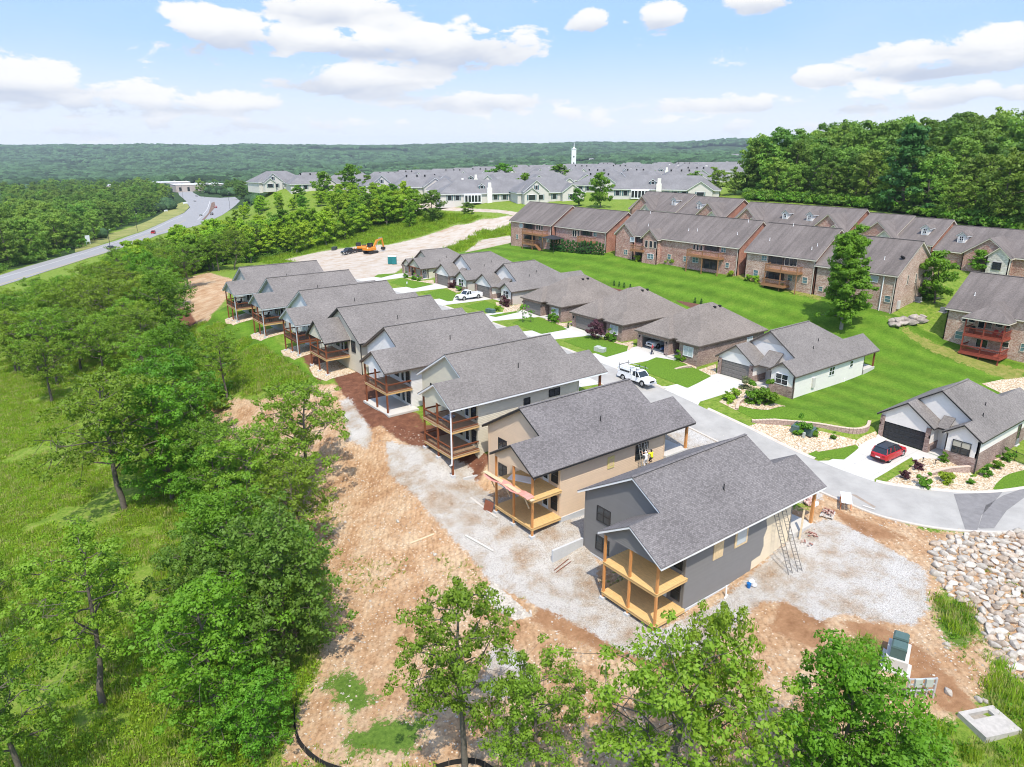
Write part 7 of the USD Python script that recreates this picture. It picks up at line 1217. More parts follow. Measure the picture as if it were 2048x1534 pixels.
PRED, PWHT, PBLK, PBLU, PSIL, PGRN = paint_mat('red', (.42, .012, .022)), paint_mat('white', (.76, .77, .78)), paint_mat('black', (.02, .022, .028)), paint_mat('blue', (.03, .08, .20)), paint_mat('silver', (.5, .51, .52)), paint_mat('sage', (.32, .36, .33))
def at3(p, dz=.05): return (p[0], p[1], float(gz(p[0], p[1]))+dz)
car('parked_car', 'red sport utility car with a black roof before the black garage door', 'car', at3((79.9, 33.75)), -.03, PRED, 'suv', PBLK)
car('pickup_truck', 'white pickup truck parked nose out on a far drive', 'pickup truck', at3(G(938, 598)), PI+.03, PWHT, 'single')
car('work_truck', 'white work truck with ladder racks parked in the street', 'truck', at3((70.6, 64.6)), -PI/2, PWHT, 'work')
pA, pB = G(712, 505), G(684, 511); car('pickup_truck', 'black pickup truck on the gravel beside the excavator', 'pickup truck', at3((pA+pB)/2), math.atan2(*(pB-pA)[1::-1]), PBLK, 'crew')
car('pickup_truck', 'white pickup truck inside the open garage', 'pickup truck', at3((88.2, 75.7), .08), PI, PWHT, 'crew'); car('parked_car', 'blue car inside the open garage', 'car', at3((87.6, 72.6), .08), PI, PBLU, 'sedan')
car('parked_car', 'white car half hidden behind the steep-porch house', 'car', at3((63.6, 99.6)), PI, PSIL, 'sedan')
for px, nx_, k, pm, lab, cat, nm in (((222, 498), (236, 494), 'sedan', PBLK, 'dark car on the highway nearest the white board', 'car', 'car'), ((307, 468), (322, 462), 'crew', PRED, 'red pickup truck on the highway behind the tree tops', 'pickup truck', 'pickup_truck'), ((402, 432), (412, 426), 'sedan', PGRN, 'pale car on the highway left of the black one', 'car', 'car'), ((424, 430), (434, 424), 'suv', PBLK, 'black car on the highway bend', 'car', 'car'), ((432, 416), (438, 409), 'suv', PRED, 'red car by the brown median', 'car', 'car'), ((390, 403), (378, 400), 'sedan', PSIL, 'silver car left of the median', 'car', 'car'), ((393, 393), (382, 392), 'suv', PSIL, 'grey car at the far junction', 'car', 'car'), ((357, 383), (357, 376), 'suv', PSIL, 'white car on the far highway leg', 'car', 'car')):
    a, b = G(*px), G(*nx_); car(nm, lab, cat, at3(a, .16), math.atan2(b[1]-a[1], b[0]-a[0]), pm, k)
# ---------------------------------------------------------------- excavator and the machine behind it
YEL = paint_mat('machine_orange', (.62, .22, .02)); TRK = mat('track', (.03, .03, .03), .8, .2)
def excavator(label, loc, rz, arm=True, s=1.):
    t = thing('excavator', label, 'excavator', loc, rz, s)
    for y in (-1.15, 1.15):
        k = MB(); P = [(-1.9, .25), (-1.6, .02), (1.6, .02), (1.9, .25), (1.9, .6), (1.6, .85), (-1.6, .85), (-1.9, .6)]; k.slab([(x, y-.28, z) for x, z in P], (0, .56, 0)); k.out(t, 'track', TRK)
    MB().box(-.9, -.9, .35, .9, .9, .8).cyl((0, 0, .8), (0, 0, 1.0), .8, n=14).out(t, 'undercarriage', TRK); part(t, 'body', rbox(-2.1, -1.35, 1.0, 1.2, 1.35, 1.95, .15), YEL); part(t, 'counterweight', rbox(-2.5, -1.3, 1.05, -1.7, 1.3, 2.1, .2), YEL)
    c = part(t, 'cab', rbox(-.2, .35, 1.9, 1.45, 1.3, 3.0, .12), CGLASS); f = MB()
    for x in (-.15, 1.35):
        for y in (.4, 1.25): f.beam((x, y, 1.9), (x, y, 2.98), .1)
    f.box(-.22, .33, 2.95, 1.47, 1.32, 3.05); f.out(c, 'cab_frame', TYRE); MB().box(-1.9, -.9, 1.95, -.5, .2, 2.2).out(t, 'engine_hood', TYRE)
    if arm:
        a = MB(); a.beam((1.0, -.2, 1.6), (2.6, -.2, 3.9), .42, .5).beam((2.5, -.2, 3.75), (4.9, -.2, 4.15), .38, .44); a.out(t, 'boom', YEL); MB().beam((4.7, -.2, 4.3), (5.35, -.2, 1.5), .34, .40).out(t, 'stick', YEL)
        MB().beam((1.6, -.45, 1.5), (2.9, -.45, 3.6), .14).beam((3.2, -.2, 4.35), (4.9, -.2, 4.6), .13).out(t, 'hydraulic_ram', CHROME); MB().slab([(4.9, -.75, 1.5), (5.7, -.75, 1.45), (5.6, -.75, .7), (5.0, -.75, .55), (4.6, -.75, .95)], (0, 1.1, 0)).out(t, 'bucket', TRK)
    else: MB().slab([(1.9, -1.6, .1), (2.2, -1.6, .1), (2.3, -1.6, 1.1), (2.0, -1.6, 1.1)], (0, 3.2, 0)).out(t, 'blade', YEL)
    return t
pe = G(742, 507); ph = G(765, 499); excavator('orange excavator with a raised boom beside the gravel road', at3(pe), math.atan2(ph[1]-pe[1], ph[0]-pe[0])-.35); q = G(722, 503); excavator('orange tracked machine half hidden behind the excavator', at3(q), 2.6, False, .95)
for i, (x, y) in enumerate(((781, 528), (789, 528.5))):
    P = G(x, y); t = thing('portable_toilet', ('left' if i == 0 else 'right')+' one of two teal portable toilets at the gravel road', 'portable toilet', at3(P), -PI/2-.6); TOI = LK+'toilet_teal' if i else mat('toilet_teal', (.02, .17, .18), .5, .1)
    part(t, 'cabin', rbox(-.6, -.6, .05, .6, .6, 2.1, .05), TOI); part(t, 'roof', hull([(-.62, -.62, 2.1), (.62, -.62, 2.1), (.62, .62, 2.1), (-.62, .62, 2.1), (-.45, -.45, 2.32), (.45, -.45, 2.32), (.45, .45, 2.32), (-.45, .45, 2.32)]), PWHT); MB().box(-.42, -.64, .12, .42, -.59, 1.95).out(t, 'door', TOI); MB().box(-.3, -.66, 1.45, .3, -.63, 1.8).out(t, 'vent_panel', PWHT)
P = G(690, 500) if False else G(669, 500); t = thing('crate', 'low dark container at the edge of the grass left of the black pickup', 'container', at3(P), .9); part(t, 'box', rbox(-1.4, -.7, 0, 1.4, .7, .9, .06), mat('container_dark', (.04, .05, .05), .7)); MB().box(-1.45, -.75, .9, 1.45, .75, .98).out(t, 'lid', LK+'container_dark')
# ---------------------------------------------------------------- people
SKIN = mat('skin', (.46, .27, .19), .6, .05)
def limbs(bones, n=14):
    S = lambda p, r: manifold3d.Manifold.sphere(r, n).translate([float(c) for c in p]); m = manifold3d.Manifold.batch_boolean([manifold3d.Manifold.batch_hull([S(p, r), S(q, s)]) for p, q, r, s in bones], manifold3d.OpType.Add)
    return trimesh.Trimesh(*((lambda k: (k.vert_properties[:, :3], k.tri_verts))(m.to_mesh())))
def person(label, loc, rz, J, shirt, trousers, hair, hat=None, long=True):
    """J: joints in metres; one continuous body, clothes and hair as its children"""
    t = thing('person', label, 'person', loc, rz); H, N, C_, Pz = (np.array(J[k]) for k in ('head', 'neck', 'chest', 'hips')); B = [(H, H+[.02, 0, .05], .095, .10), (H+[.02, 0, -.07], H, .07, .09), (N, H, .055, .06), (C_, N, .13, .06), (Pz, C_, .13, .14), (H+[.10, 0, -.01], H+[.08, 0, .01], .018, .015), (H+[0, .1, 0], H+[0, .09, .02], .025, .02), (H+[0, -.1, 0], H+[0, -.09, .02], .025, .02)]
    tops, legs = [(C_, N-[0, 0, .02], .155, .085), (Pz+[0, 0, .05], C_, .15, .165)], [(Pz, Pz+[0, 0, .05], .15, .145)]
    for s in ('l', 'r'):
        sh, el, ha, hp, kn, an = (np.array(J[k+s]) for k in ('sh', 'el', 'ha', 'hip', 'kn', 'an'))
        B += [(sh, el, .055, .045), (el, ha, .044, .032), (ha, ha+(ha-el)*.28, .036, .034), (hp, kn, .085, .062), (kn, an, .06, .042), (an+[0, 0, -.05], an+[.15, 0, -.065], .042, .036), (C_, sh, .10, .07)]
        d = (ha-el)/np.linalg.norm(ha-el); sd = np.cross(d, [0, 0, 1]); sd /= np.linalg.norm(sd)+1e-9; w = ha+d*.08
        for i, ln in enumerate((.075, .085, .08, .06)): b0 = w+sd*(.03-.02*i); B.append((b0, b0+d*ln+[0, 0, -.02], .010, .008))
        B.append((ha+sd*.03+d*.02, ha+sd*.075+d*.06, .012, .010)); tops.append((sh, sh+(el-sh)*.75, .075, .062)); tops.append((C_, sh, .13, .085)); legs.append((hp, kn, .105, .08))
        if long: legs.append((kn, an+[0, 0, .03], .08, .065))
        else: legs.append((kn, kn+(an-kn)*.1, .08, .075))
    b = part(t, 'body', limbs(B), SKIN, smooth=60); part(b, 'shirt', limbs(tops), shirt, smooth=60); part(b, 'trousers', limbs(legs), trousers, smooth=60)
    part(b, 'cap' if hat else 'hair', limbs([(H+[-.02, 0, .05], H+[.02, 0, .075], .105, .10)]+([(H+[.1, 0, .07], H+[.16, 0, .06], .05, .03)] if hat else [(H+[-.06, 0, 0], H+[-.03, 0, .05], .075, .09)])), hat or hair, smooth=60)
    sh_ = [];
    for s in ('l', 'r'): an = np.array(J['an'+s]); sh_.append((an+[-.03, 0, -.055], an+[.16, 0, -.065], .05, .044))
    part(b, 'shoes', limbs(sh_), TYRE, smooth=60); return t
def jn(**k): return k
walk = jn(head=(0, 0, 1.62), neck=(-.01, 0, 1.47), chest=(0, 0, 1.25), hips=(0, 0, .95), shl=(0, .2, 1.40), ell=(-.08, .26, 1.14), hal=(.02, .27, .90), shr=(0, -.2, 1.40), elr=(.06, -.26, 1.14), har=(.2, -.24, .95), hipl=(0, .1, .92), knl=(.14, .1, .52), anl=(.08, .1, .10), hipr=(0, -.1, .92), knr=(-.02, -.1, .50), anr=(-.20, -.1, .12))
P = G(1304, 709); person('person in a red shirt and dark trousers walking on the drive', at3(P, .03), 2.4, walk, mat('shirt_red', (.45, .06, .08), .8), mat('trousers_navy', (.03, .035, .06), .8), mat('hair_grey', (.25, .22, .20), .9))
climb = jn(head=(.05, 0, 1.62), neck=(.03, 0, 1.47), chest=(0, 0, 1.25), hips=(-.08, 0, .95), shl=(.03, .2, 1.40), ell=(.22, .26, 1.36), hal=(.38, .2, 1.55), shr=(.03, -.2, 1.40), elr=(.24, -.27, 1.24), har=(.40, -.22, 1.36), hipl=(-.08, .1, .92), knl=(.12, .13, .56), anl=(.02, .12, .12), hipr=(-.08, -.1, .92), knr=(.14, -.12, .72), anr=(.02, -.1, .42))
def ladder(label, top, bot, w=.42, group=None, am=None):
    am = am or ALU
    top, bot = np.array(top, float), np.array(bot, float); t = thing('ladder', label, 'ladder', bot); d = top-bot; L = np.linalg.norm(d); e = d/L; s = np.cross(e, [0, 0, 1]); s /= np.linalg.norm(s)
    for k in (-1, 1): MB().beam(s*k*w/2, d+s*k*w/2, .025, .06, up=s).out(t, 'rail', am)
    r = 1
    while r*.3 < L-.1: MB().beam(e*r*.3-s*w/2, e*r*.3+s*w/2, .028).out(t, 'rung', am); r += 1
    return t, s, e
ALU = mat('aluminium', (.50, .49, .46), .4, .08, metal=.5); DKAL = mat('ladder_dark', (.12, .11, .10), .5, .1)
fq = lambda x, y: (1480+x/4.647, 850+y/4.647)
for tp, bo, lab in (((332, 812), (470, 1388), 'left one of two tall ladders leaning on the unpainted side wall'), ((402, 770), (560, 1366), 'right one of two tall ladders leaning on the unpainted side wall')):
    A = AY(*fq(*tp), 31.28); B = G(*fq(*bo)); B[1] = min(B[1], 30.2); ladder(lab, A, B, .44, am=DKAL)
y7 = 52.9-5.98
for (tx, ty), zb_, lab, who in (((1278.5, 893), 3.1, 'ladder at the tan house window under the person in white', 0), ((1287.5, 890), 3.1, 'ladder on the tan house wall under the person in yellow', 1)):
    A = AY(tx+(2 if who else 0), ty, y7-.05); gb = float(gz(A[0], y7-1.5)); B = np.array([A[0]-.05, y7-1.55, gb]); A[2] = max(A[2], 7.4) if A[2] > 6.5 else 7.4; t, s, e = ladder(lab, A, B, .40)
    f = .52; Q = B+(A-B)*f; foot = Q-[0, .12, .12]
    if who: person('person in a bright yellow shirt and black shorts on a ladder', foot-[0, .18, 0], PI/2, climb, mat('shirt_yellow', (.70, .72, .02), .7), mat('shorts_black', (.02, .02, .022), .8), mat('hair_dark', (.03, .022, .018), .9), long=False)
    else: person('person in white overalls on a ladder at the tan house window', foot-[0, .18, -.15], PI/2, climb, mat('overalls_white', (.72, .71, .70), .8), LK+'overalls_white', LK+'hair_dark' if False else mat('hair_brown', (.10, .06, .04), .9), hat=LK+'overalls_white')
# ---------------------------------------------------------------- things lying about the building site
def box_thing(name, label, cat, P, size, m, rz=0, r=.03, dz=0, part_='body', extra=None):
    t = thing(name, label, cat, (P[0], P[1], float(gz(P[0], P[1]))+dz if len(P) < 3 or dz == 0 and False else P[2]+dz), rz); w, d, h = size; part(t, part_, rbox(-w/2, -d/2, 0, w/2, d/2, h, r), m)
    if extra: extra(t)
    return t
def plank(label, a, b, w=.24, th=.05, m=None):
    A, B = G(*a), G(*b); t = thing('plank', label, 'plank', A); MB().beam((0, 0, .06), B-A+[0, 0, .06], w, th).out(t, 'board', m or PLK); return t
PLK = wood('loose_plank', (.58, .46, .30), axis='x'); PLKG = wood('grey_plank', (.52, .49, .45), axis='x'); RUST = mat('rust', (.20, .07, .04), .9, .2)
plank('pale plank lying on the dirt slope', (820, 1088), (868, 1069)); plank('grey plank at the border of dirt and gravel', (930, 1071), (987, 1103), m=PLKG); plank('long grey plank on the gravel beside the tan house', (941, 996), (994, 1036), m=PLKG); plank('rusty rod leaning near the block wall', (1108, 1142), (1137, 1119), .05, .05, RUST); plank('second rusty rod near the block wall', (1112, 1146), (1142, 1124), .05, .05, RUST); plank('short grey board on the pad before the sawhorse', (1725, 1012), (1750, 1020), .2, .05, PLKG)
A = AY(*fq(590, 782), 31.2); B = G(*fq(552, 1062)); t = thing('plank', 'yellow board standing against the end of the bare wall', 'plank', B); MB().beam((0, 0, 0), np.array([A[0], 31.1, A[2]])-B, .30, .06, up=(0, 1, 0)).out(t, 'board', PLK)
# pink sheet on a walkway plank hung outside the upper deck, white panel on the deck, leaning sheet below
o7 = np.array([41.4, 52.9, 1.65]); t = thing('scaffold_walkway', 'pink sheeted walkway hung along the upper deck of the tan house', 'walkway', o7+[-4.3, -3.2, 4.15])
m = MB(); n = 26; rr = random.Random(3); P0 = [(-.42+rr.uniform(-.06, .06), -3.6+7.2*i/n, .10*math.sin(i*.5)+rr.uniform(0, .05)-.010*i) for i in range(n+1)]
for a, b in zip(P0, P0[1:]): m.slab([a, (a[0]+.85, a[1], a[2]+.05), (b[0]+.85, b[1], b[2]+.05), b], (0, 0, -.015))
m.out(t, 'pink_sheet', PINK); MB().beam((0, -3.9, -.08), (0, 3.9, -.0), .45, .06).out(t, 'board', PLK)
for y in (-2.6, .4, 3.0): MB().beam((-.1, y, -.1), (.55, y, -1.6), .06, .10).out(t, 'brace', PLK)
t = thing('insulation_board', 'white panel lying on the upper deck of the tan house', 'panel', o7+[-1.7, -2.0, 3.52], .5); part(t, 'sheet', rbox(-.6, -1.3, 0, .6, 1.3, .14, .02), PWHT); MB().box(-.58, -1.25, -.03, -.5, 1.25, 0).box(.5, -1.25, -.03, .58, 1.25, 0).out(t, 'battens', PLK)
t = thing('plywood_sheet', 'brown plywood sheet leaning at the lower deck of the tan house', 'panel', (37.3, 53.4, 1.25), .2); MB().slab([(-.1, -.6, 0), (-.1, .6, 0), (.25, .6, 1.1), (.25, -.6, 1.1)], (.02, 0, 0)).out(t, 'sheet', RUST); MB().beam((-.1, -.6, .02), (-.1, .6, .02), .05).out(t, 'edge_batten', PLK)
P = G(1497, 1175); t = thing('bucket', 'blue bucket by the charcoal side wall', 'bucket', P); BLUEP = mat('bucket_blue', (.01, .12, .36), .4); MB().cyl((0, 0, 0), (0, 0, .42), .16, .2, 14).out(t, 'pail', BLUEP); MB().cyl((0, 0, .40), (0, 0, .43), .205, .205, 14).out(t, 'rim', BLUEP)
for k, (x, y, l) in enumerate(((1508, 1172, 'clear plastic bag beside the blue bucket'), (1503, 1165, 'white plastic sack behind the blue bucket'))):
    P = G(x, y); s = trimesh.creation.icosphere(subdivisions=2); v = np.array(s.vertices); v = v*(.24*(1+.5*(meshkit.fbm(v*2+k*7, 3)-.5)))[:, None]*[1.2, 1, .7]; v[:, 2] = np.maximum(v[:, 2]+.12, 0); t = thing('plastic_sack', l, 'bag', P); part(t, 'sack', (v, np.array(s.faces)), PWHT if k else PSIL); MB().cyl((0, 0, .26), (.05, 0, .36), .03, .06, 7).out(t, 'neck', PWHT)
P = G(1452, 1194); t = thing('drain_pipe', 'white drain pipe standing at the charcoal side wall', 'pipe', P); MB().cyl((0, 0, 0), (.05, .1, 1.05), .07, n=10).out(t, 'pipe', PVC); MB().cyl((-.35, -.1, .08), (.25, .05, .08), .07, n=10).out(t, 'foot_pipe', PVC)
BRK = mat('loose_brick', (.30, .14, .11), .9, .3, 6); BRKP = mat('loose_brick_pale', (.48, .36, .30), .9, .2, 6)
P = G(1655, 1030); t = thing('pallet', 'pallet of broken brick on the rubble by the street', 'pallet', at3(P, .02), .35)
m = MB()
for i in range(7): MB().box(-.75+.23*i, -.6, .1, -.6+.23*i, .6, .13).out(t, 'slat', PLKG)
for i in range(3): MB().box(-.75, -.6+.55*i, 0, .75, -.5+.55*i, .1).out(t, 'bearer', PLKG)
for i in range(46):
    x, y, z, a = rr.uniform(-.6, .6), rr.uniform(-.5, .5), .14+.075*int(rr.uniform(0, 4)), rr.uniform(-.5, .5); c, s = math.cos(a)*.11, math.sin(a)*.11; q = MB(); q.beam((x-c, y-s, z+.035), (x+c, y+s, z+.035), .10, .07); q.out(t, 'brick', BRK if i % 3 else BRKP)
for k, (x, y) in enumerate(((1627, 1068), (1618, 1072), (1612, 1085))):
    P = G(x, y); t = thing('brick_heap', ['larger heap of loose brick by the wall end', 'small heap of loose brick by the wall end', 'scattered bricks below the wall end'][k], 'bricks', P)
    for i in range(14 if k == 0 else 8): a = rr.uniform(0, 3); X, Y, Z = rr.gauss(0, .28), rr.gauss(0, .28), rr.uniform(.0, .12); MB().beam((X-.1*math.cos(a), Y-.1*math.sin(a), Z+.04), (X+.1*math.cos(a), Y+.1*math.sin(a), Z+.05), .1, .07).out(t, 'brick', BRK if i % 2 else BRKP)
P = G(1690, 1012); t = thing('sawhorse_table', 'white boards on orange sawhorses by the kerb', 'sawhorse', at3(P), .55); ORG = mat('sawhorse_orange', (.60, .20, .07), .7)
for s in (-1, 1):
    f = MB().beam((s*.7, -.5, .8), (s*.7, .5, .8), .09)
    for y in (-.42, .42):
        for e in (-1, 1): f.beam((s*.7, y, .8), (s*.7+e*.3, y*1.15, 0), .06)
    f.out(t, 'sawhorse', ORG)
for y in (-.34, 0, .34): MB().box(-1.3, y-.15, .85, 1.3, y+.15, .89).out(t, 'white_board', PWHT)
P = G(1619, 1008); t = thing('rubbish_pile', 'pile of red and white sacks at the porch post of the charcoal house', 'pile', P); s = trimesh.creation.icosphere(subdivisions=3); v = np.array(s.vertices); v = v*(1+.9*(meshkit.fbm(v*2.6, 3)-.5))[:, None]*[.55, .5, .6]; v[:, 2] = np.maximum(v[:, 2]+.3, 0); part(t, 'heap', (v, np.array(s.faces)), mat('sack_red', (.50, .20, .17), .8, .35, 6, hue=(.62, .5, .46))); MB().box(-.2, -.7, 0, .5, -.3, .35).out(t, 'white_sack', PWHT)
P = G(993, 1002) if False else AX(928, 812, 41.2)
t = thing('blue_bundle', 'bundle of blue sheets on the upper deck of the cream house', 'bundle', np.array([41.4-1.8, 66.9-2.4, 4.05+3.51]), .4); part(t, 'sheets', rbox(-.9, -.5, 0, .9, .5, .18, .05), mat('sheet_blue', (.12, .22, .42), .6, .5, 3, hue=(.5, .55, .62))); MB().beam((-.6, -.55, .19), (-.6, .55, .19), .06, .02).beam((.5, -.55, .19), (.5, .55, .19), .06, .02).out(t, 'straps', TYRE)
# gutters' downpipes on the row's deck posts
for k, m_ in ((6, TW), (3, TGR), (2, TGR), (1, TGR)):
    zz_ = float(gz(37.5, (66.9, 0, 0)[0] if k == 6 else {3: 111., 2: 126.4, 1: 141.9}[k]-6.2)) - {6: 4.05, 3: 4.75, 2: 4.65, 1: 4.6}[k]; MB().box(-3.86, -6.36, zz_+.05, -3.74, -6.24, 6.3).box(-4.1, -6.36, zz_, -3.74, -6.24, zz_+.12).out(LEFT[k], 'downspout', m_)
MB().box(-.02, -6.04, -.6+1.2, .08, -5.94, 6.25).out(LEFT[4], 'downspout', TB); MB().box(-3.9, -6.9, -.05+.72-.1, .4, .2, .82).out(LEFT[5], 'patio_slab', M_conc)
# furniture on decks
FUR = mat('deck_furniture', (.03, .03, .032), .6, .2); FURR = mat('chair_red', (.38, .03, .03), .6, .1)
def chair(label, P, rz, m, cat='chair'):
    t = thing('chair', label, cat, P, rz); MB().box(-.27, -.28, .38, .27, .28, .46).out(t, 'seat', m); MB().slab([(-.27, -.28, .45), (-.27, .28, .45), (-.38, .28, 1.0), (-.38, -.28, 1.0)], (-.05, 0, 0)).out(t, 'backrest', m)
    for x in (-.24, .24):
        for y in (-.25, .25): MB().box(x-.025, y-.025, 0, x+.025, y+.025, .38).out(t, 'leg', m)
    return t
for k, y0 in ((1, 141.9), (2, 126.4)):
    z = {1: 4.6, 2: 4.65}[k]+3.51
    for i, (x, y, a) in enumerate(((-2.6, -2.2, .3), (-1.4, -1.2, 2.2), (-2.2, -4.6, -1.2))): chair(f'dark chair on the deck of the {"farthest" if k == 1 else "grey gabled"} house, {["by the table", "near the wall", "by the railing"][i]}', (41.4+x, y0+y, z), a, FUR)
    t = thing('table', f'dark round table on the deck of the {"farthest" if k == 1 else "grey gabled"} house', 'table', (41.4-1.9, y0-2.9, z)); MB().cyl((0, 0, .70), (0, 0, .74), .6, n=16).out(t, 'tabletop', FUR); MB().cyl((0, 0, 0), (0, 0, .7), .05, n=8).out(t, 'leg', FUR)
for y, l in ((39.6, 'left red chair on the upper porch of the red stained townhouse'), (38.6, 'right red chair on the upper porch of the red stained townhouse')): chair(l, (122.5, y, 9.37), PI, FURR)
t = thing('grill', 'black grill on the upper porch of the red stained townhouse', 'grill', (122.0, 42.6, 9.37)); MB().box(-.4, -.3, .0, .4, .3, .8).out(t, 'cabinet', FUR); MB().cyl((-.4, 0, .85), (.4, 0, .85), .3, n=12).out(t, 'lid', FUR)
chair('teal chair under the patio roof of the white house', (104.6, 51.0, float(gz(104.6, 51))+.65), PI, TEAL)
p = G(1128, 498); t = thing('canopy', 'black fabric canopy behind the row of narrow conifers', 'canopy', at3((121.6, 143.2)), 0); zc = 3.4
part(t, 'cover', hull([(-1.9, -2.7, zc), (1.9, -2.7, zc), (1.9, 2.7, zc), (-1.9, 2.7, zc), (0, -.3, zc+.8), (0, .3, zc+.8)]), FUR)
for x in (-1.7, 1.7):
    for y in (-2.5, 2.5): MB().cyl((x, y, 0), (x, y, zc), .05, n=6).out(t, 'post', FUR)
# ---------------------------------------------------------------- utilities and garden fittings
GRN = mat('utility_green', (.075, .125, .115), .5, .1); GRNL = mat('utility_pale', (.40, .43, .38), .6, .1)
def utility(label, P, w, d, h, m, rz=0, dz=0.):
    t = thing('utility_box', label, 'utility box', (P[0], P[1], P[2]+dz), rz); part(t, 'cabinet', hull([(x*w/2, y*d/2, z) for x in (-1, 1) for y in (-1, 1) for z in (0, h*.88)], [(x*w*.46, y*d*.40, h) for x in (-1, 1) for y in (-1, 1)]), m); MB().box(-w/2-.02, -d/2-.02, h*.84, w/2+.02, d/2+.02, h*.88).out(t, 'lid_rim', m); MB().box(-.05, -d/2-.03, h*.35, .05, -d/2, h*.55).out(t, 'latch', CHROME); return t
P = G(1793, 1322); zz_ = P[2]; t = thing('concrete_plinth', 'white concrete plinth carrying two green cabinets', 'plinth', P, .35); part(t, 'base', rbox(-1.25, -.75, -.2, 1.25, .75, .95, .04), M_conc); MB().box(-1.5, -1.0, -.3, 1.5, 1.0, .03).out(t, 'pad', M_conc)
c_, s_ = math.cos(.35), math.sin(.35)
for dx, l in ((-.62, 'nearer green cabinet on the white plinth'), (.6, 'farther green cabinet on the white plinth')): utility(l, (P[0]+dx*c_, P[1]+dx*s_, zz_+.95), .95, 1.0, .95, GRN, .35)
P = G(1838, 1398); t = thing('meter_rack', 'grey metal rack with two meter boxes on the bank', 'meter rack', P, -.60)
for x in (-.95, .95): MB().box(x-.06, -.06, -.2, x+.06, .06, 1.75).out(t, 'upright', GALV if 'GALV' in globals() else METAL)
for z in (.7, 1.2, 1.65): MB().box(-.95, -.05, z, .95, .05, z+.08).out(t, 'rail', METAL)
for x in (-.38, .38): MB().box(x-.25, -.2, 1.15, x+.25, -.03, 1.78).out(t, 'meter_box', GRNL); MB().box(x-.04, -.1, -.2, x+.04, -.02, 1.2).out(t, 'conduit', METAL)
P = G(1978, 1450); t = thing('concrete_vault', 'pale concrete vault top with a square opening in the weeds', 'concrete vault', P, math.atan2(*((G(1957,1424)-G(2005,1468))[1::-1]))-PI/2); v = MB(); VLT = mat('old_concrete', (.42, .39, .35), .9, .18, 3, space='pos'); v.box(-1.4, -1.1, -.4, 1.4, .35, .32).box(-1.4, .35, -.4, -.9, .85, .32).box(.75, .35, -.4, 1.4, .85, .32).box(-1.4, .85, -.4, 1.4, 1.15, .32); v.out(t, 'slab', VLT); MB().box(-.9, .35, -.4, .75, .85, .05).out(t, 'opening', BARKP)
utility('left green transformer box below the long curved wall', G(1592, 863), 1.3, .9, .95, GRN, .2); utility('right green transformer box below the long curved wall', G(1620, 868), 1.6, 1.0, .8, GRN, .1); utility('small pale pedestal before the transformer boxes', G(1607, 876), .25, .25, .75, GRNL); utility('pale utility box on the lawn of the middle brick house, left', G(1195, 702), 1.0, .8, .8, GRNL, .3); utility('pale utility box on the lawn of the middle brick house, right', G(1204, 704), 1.1, .9, .7, GRNL, .3); utility('green utility box beside the rock bed, left', G(977, 625), .9, .8, .8, GRN, .2); utility('green utility box beside the rock bed, right', G(985, 626), .9, .8, .75, GRN, .2)
def ac(label, P):
    t = thing('air_conditioner', label, 'air conditioner', P); part(t, 'casing', rbox(-.42, -.42, .05, .42, .42, .85, .06), mat('ac_grey', (.20, .21, .22), .6) if not lookn.get('ac') else LK+'ac_grey'); lookn['ac'] = 1
    MB().cyl((0, 0, .85), (0, 0, .88), .34, n=14).out(t, 'fan_grille', DARK); MB().box(-.55, -.55, -.1, .55, .55, .05).out(t, 'pad', M_conc)
ac('air conditioner beside the black garage house', G(2026, 888)); ac('air conditioner at the dark block wall', G(1836, 603)); ac('dark air conditioner above the lawn by the red stained townhouse', G(1886, 624))
for x, y, l in ((1845, 925, 'left black path light by the entry of the black garage house'), (1870, 930, 'right black path light by the entry of the black garage house')):
    t = thing('path_light', l, 'path light', G(x, y)); MB().cyl((0, 0, 0), (0, 0, .55), .04, n=8).out(t, 'stem', TB); MB().cyl((0, 0, .5), (0, 0, .62), .07, .09, 8).out(t, 'cap', TB)
A, B = G(1999, 909), G(2062, 937); t = thing('iron_fence', 'black iron fence at the right edge', 'fence', A); d = B-A; L_ = np.linalg.norm(d)
for z in (.15, 1.15): MB().beam((0, 0, z), d+[0, 0, z], .05, .04).out(t, 'rail', TB)
for i in range(int(L_/1.8)+1): p = d*(i*1.8/L_); MB().box(p[0]-.035, p[1]-.035, p[2]-.1, p[0]+.035, p[1]+.035, p[2]+1.35).out(t, 'fence_post', TB)
for i in range(int(L_/.13)): p = d*(i*.13/L_); MB().box(p[0]-.01, p[1]-.01, p[2]+.1, p[0]+.01, p[1]+.01, p[2]+1.2).out(t, 'picket', TB)
P = G(814, 570); t = thing('yard_sign', 'small white sign on the lawn of the khaki house', 'sign', P, .5); MB().box(-.3, -.02, .3, .3, .02, .75).out(t, 'panel', PWHT)
for x in (-.2, .2): MB().cyl((x, 0, -.1), (x, 0, .35), .012, n=5).out(t, 'stake', METAL)
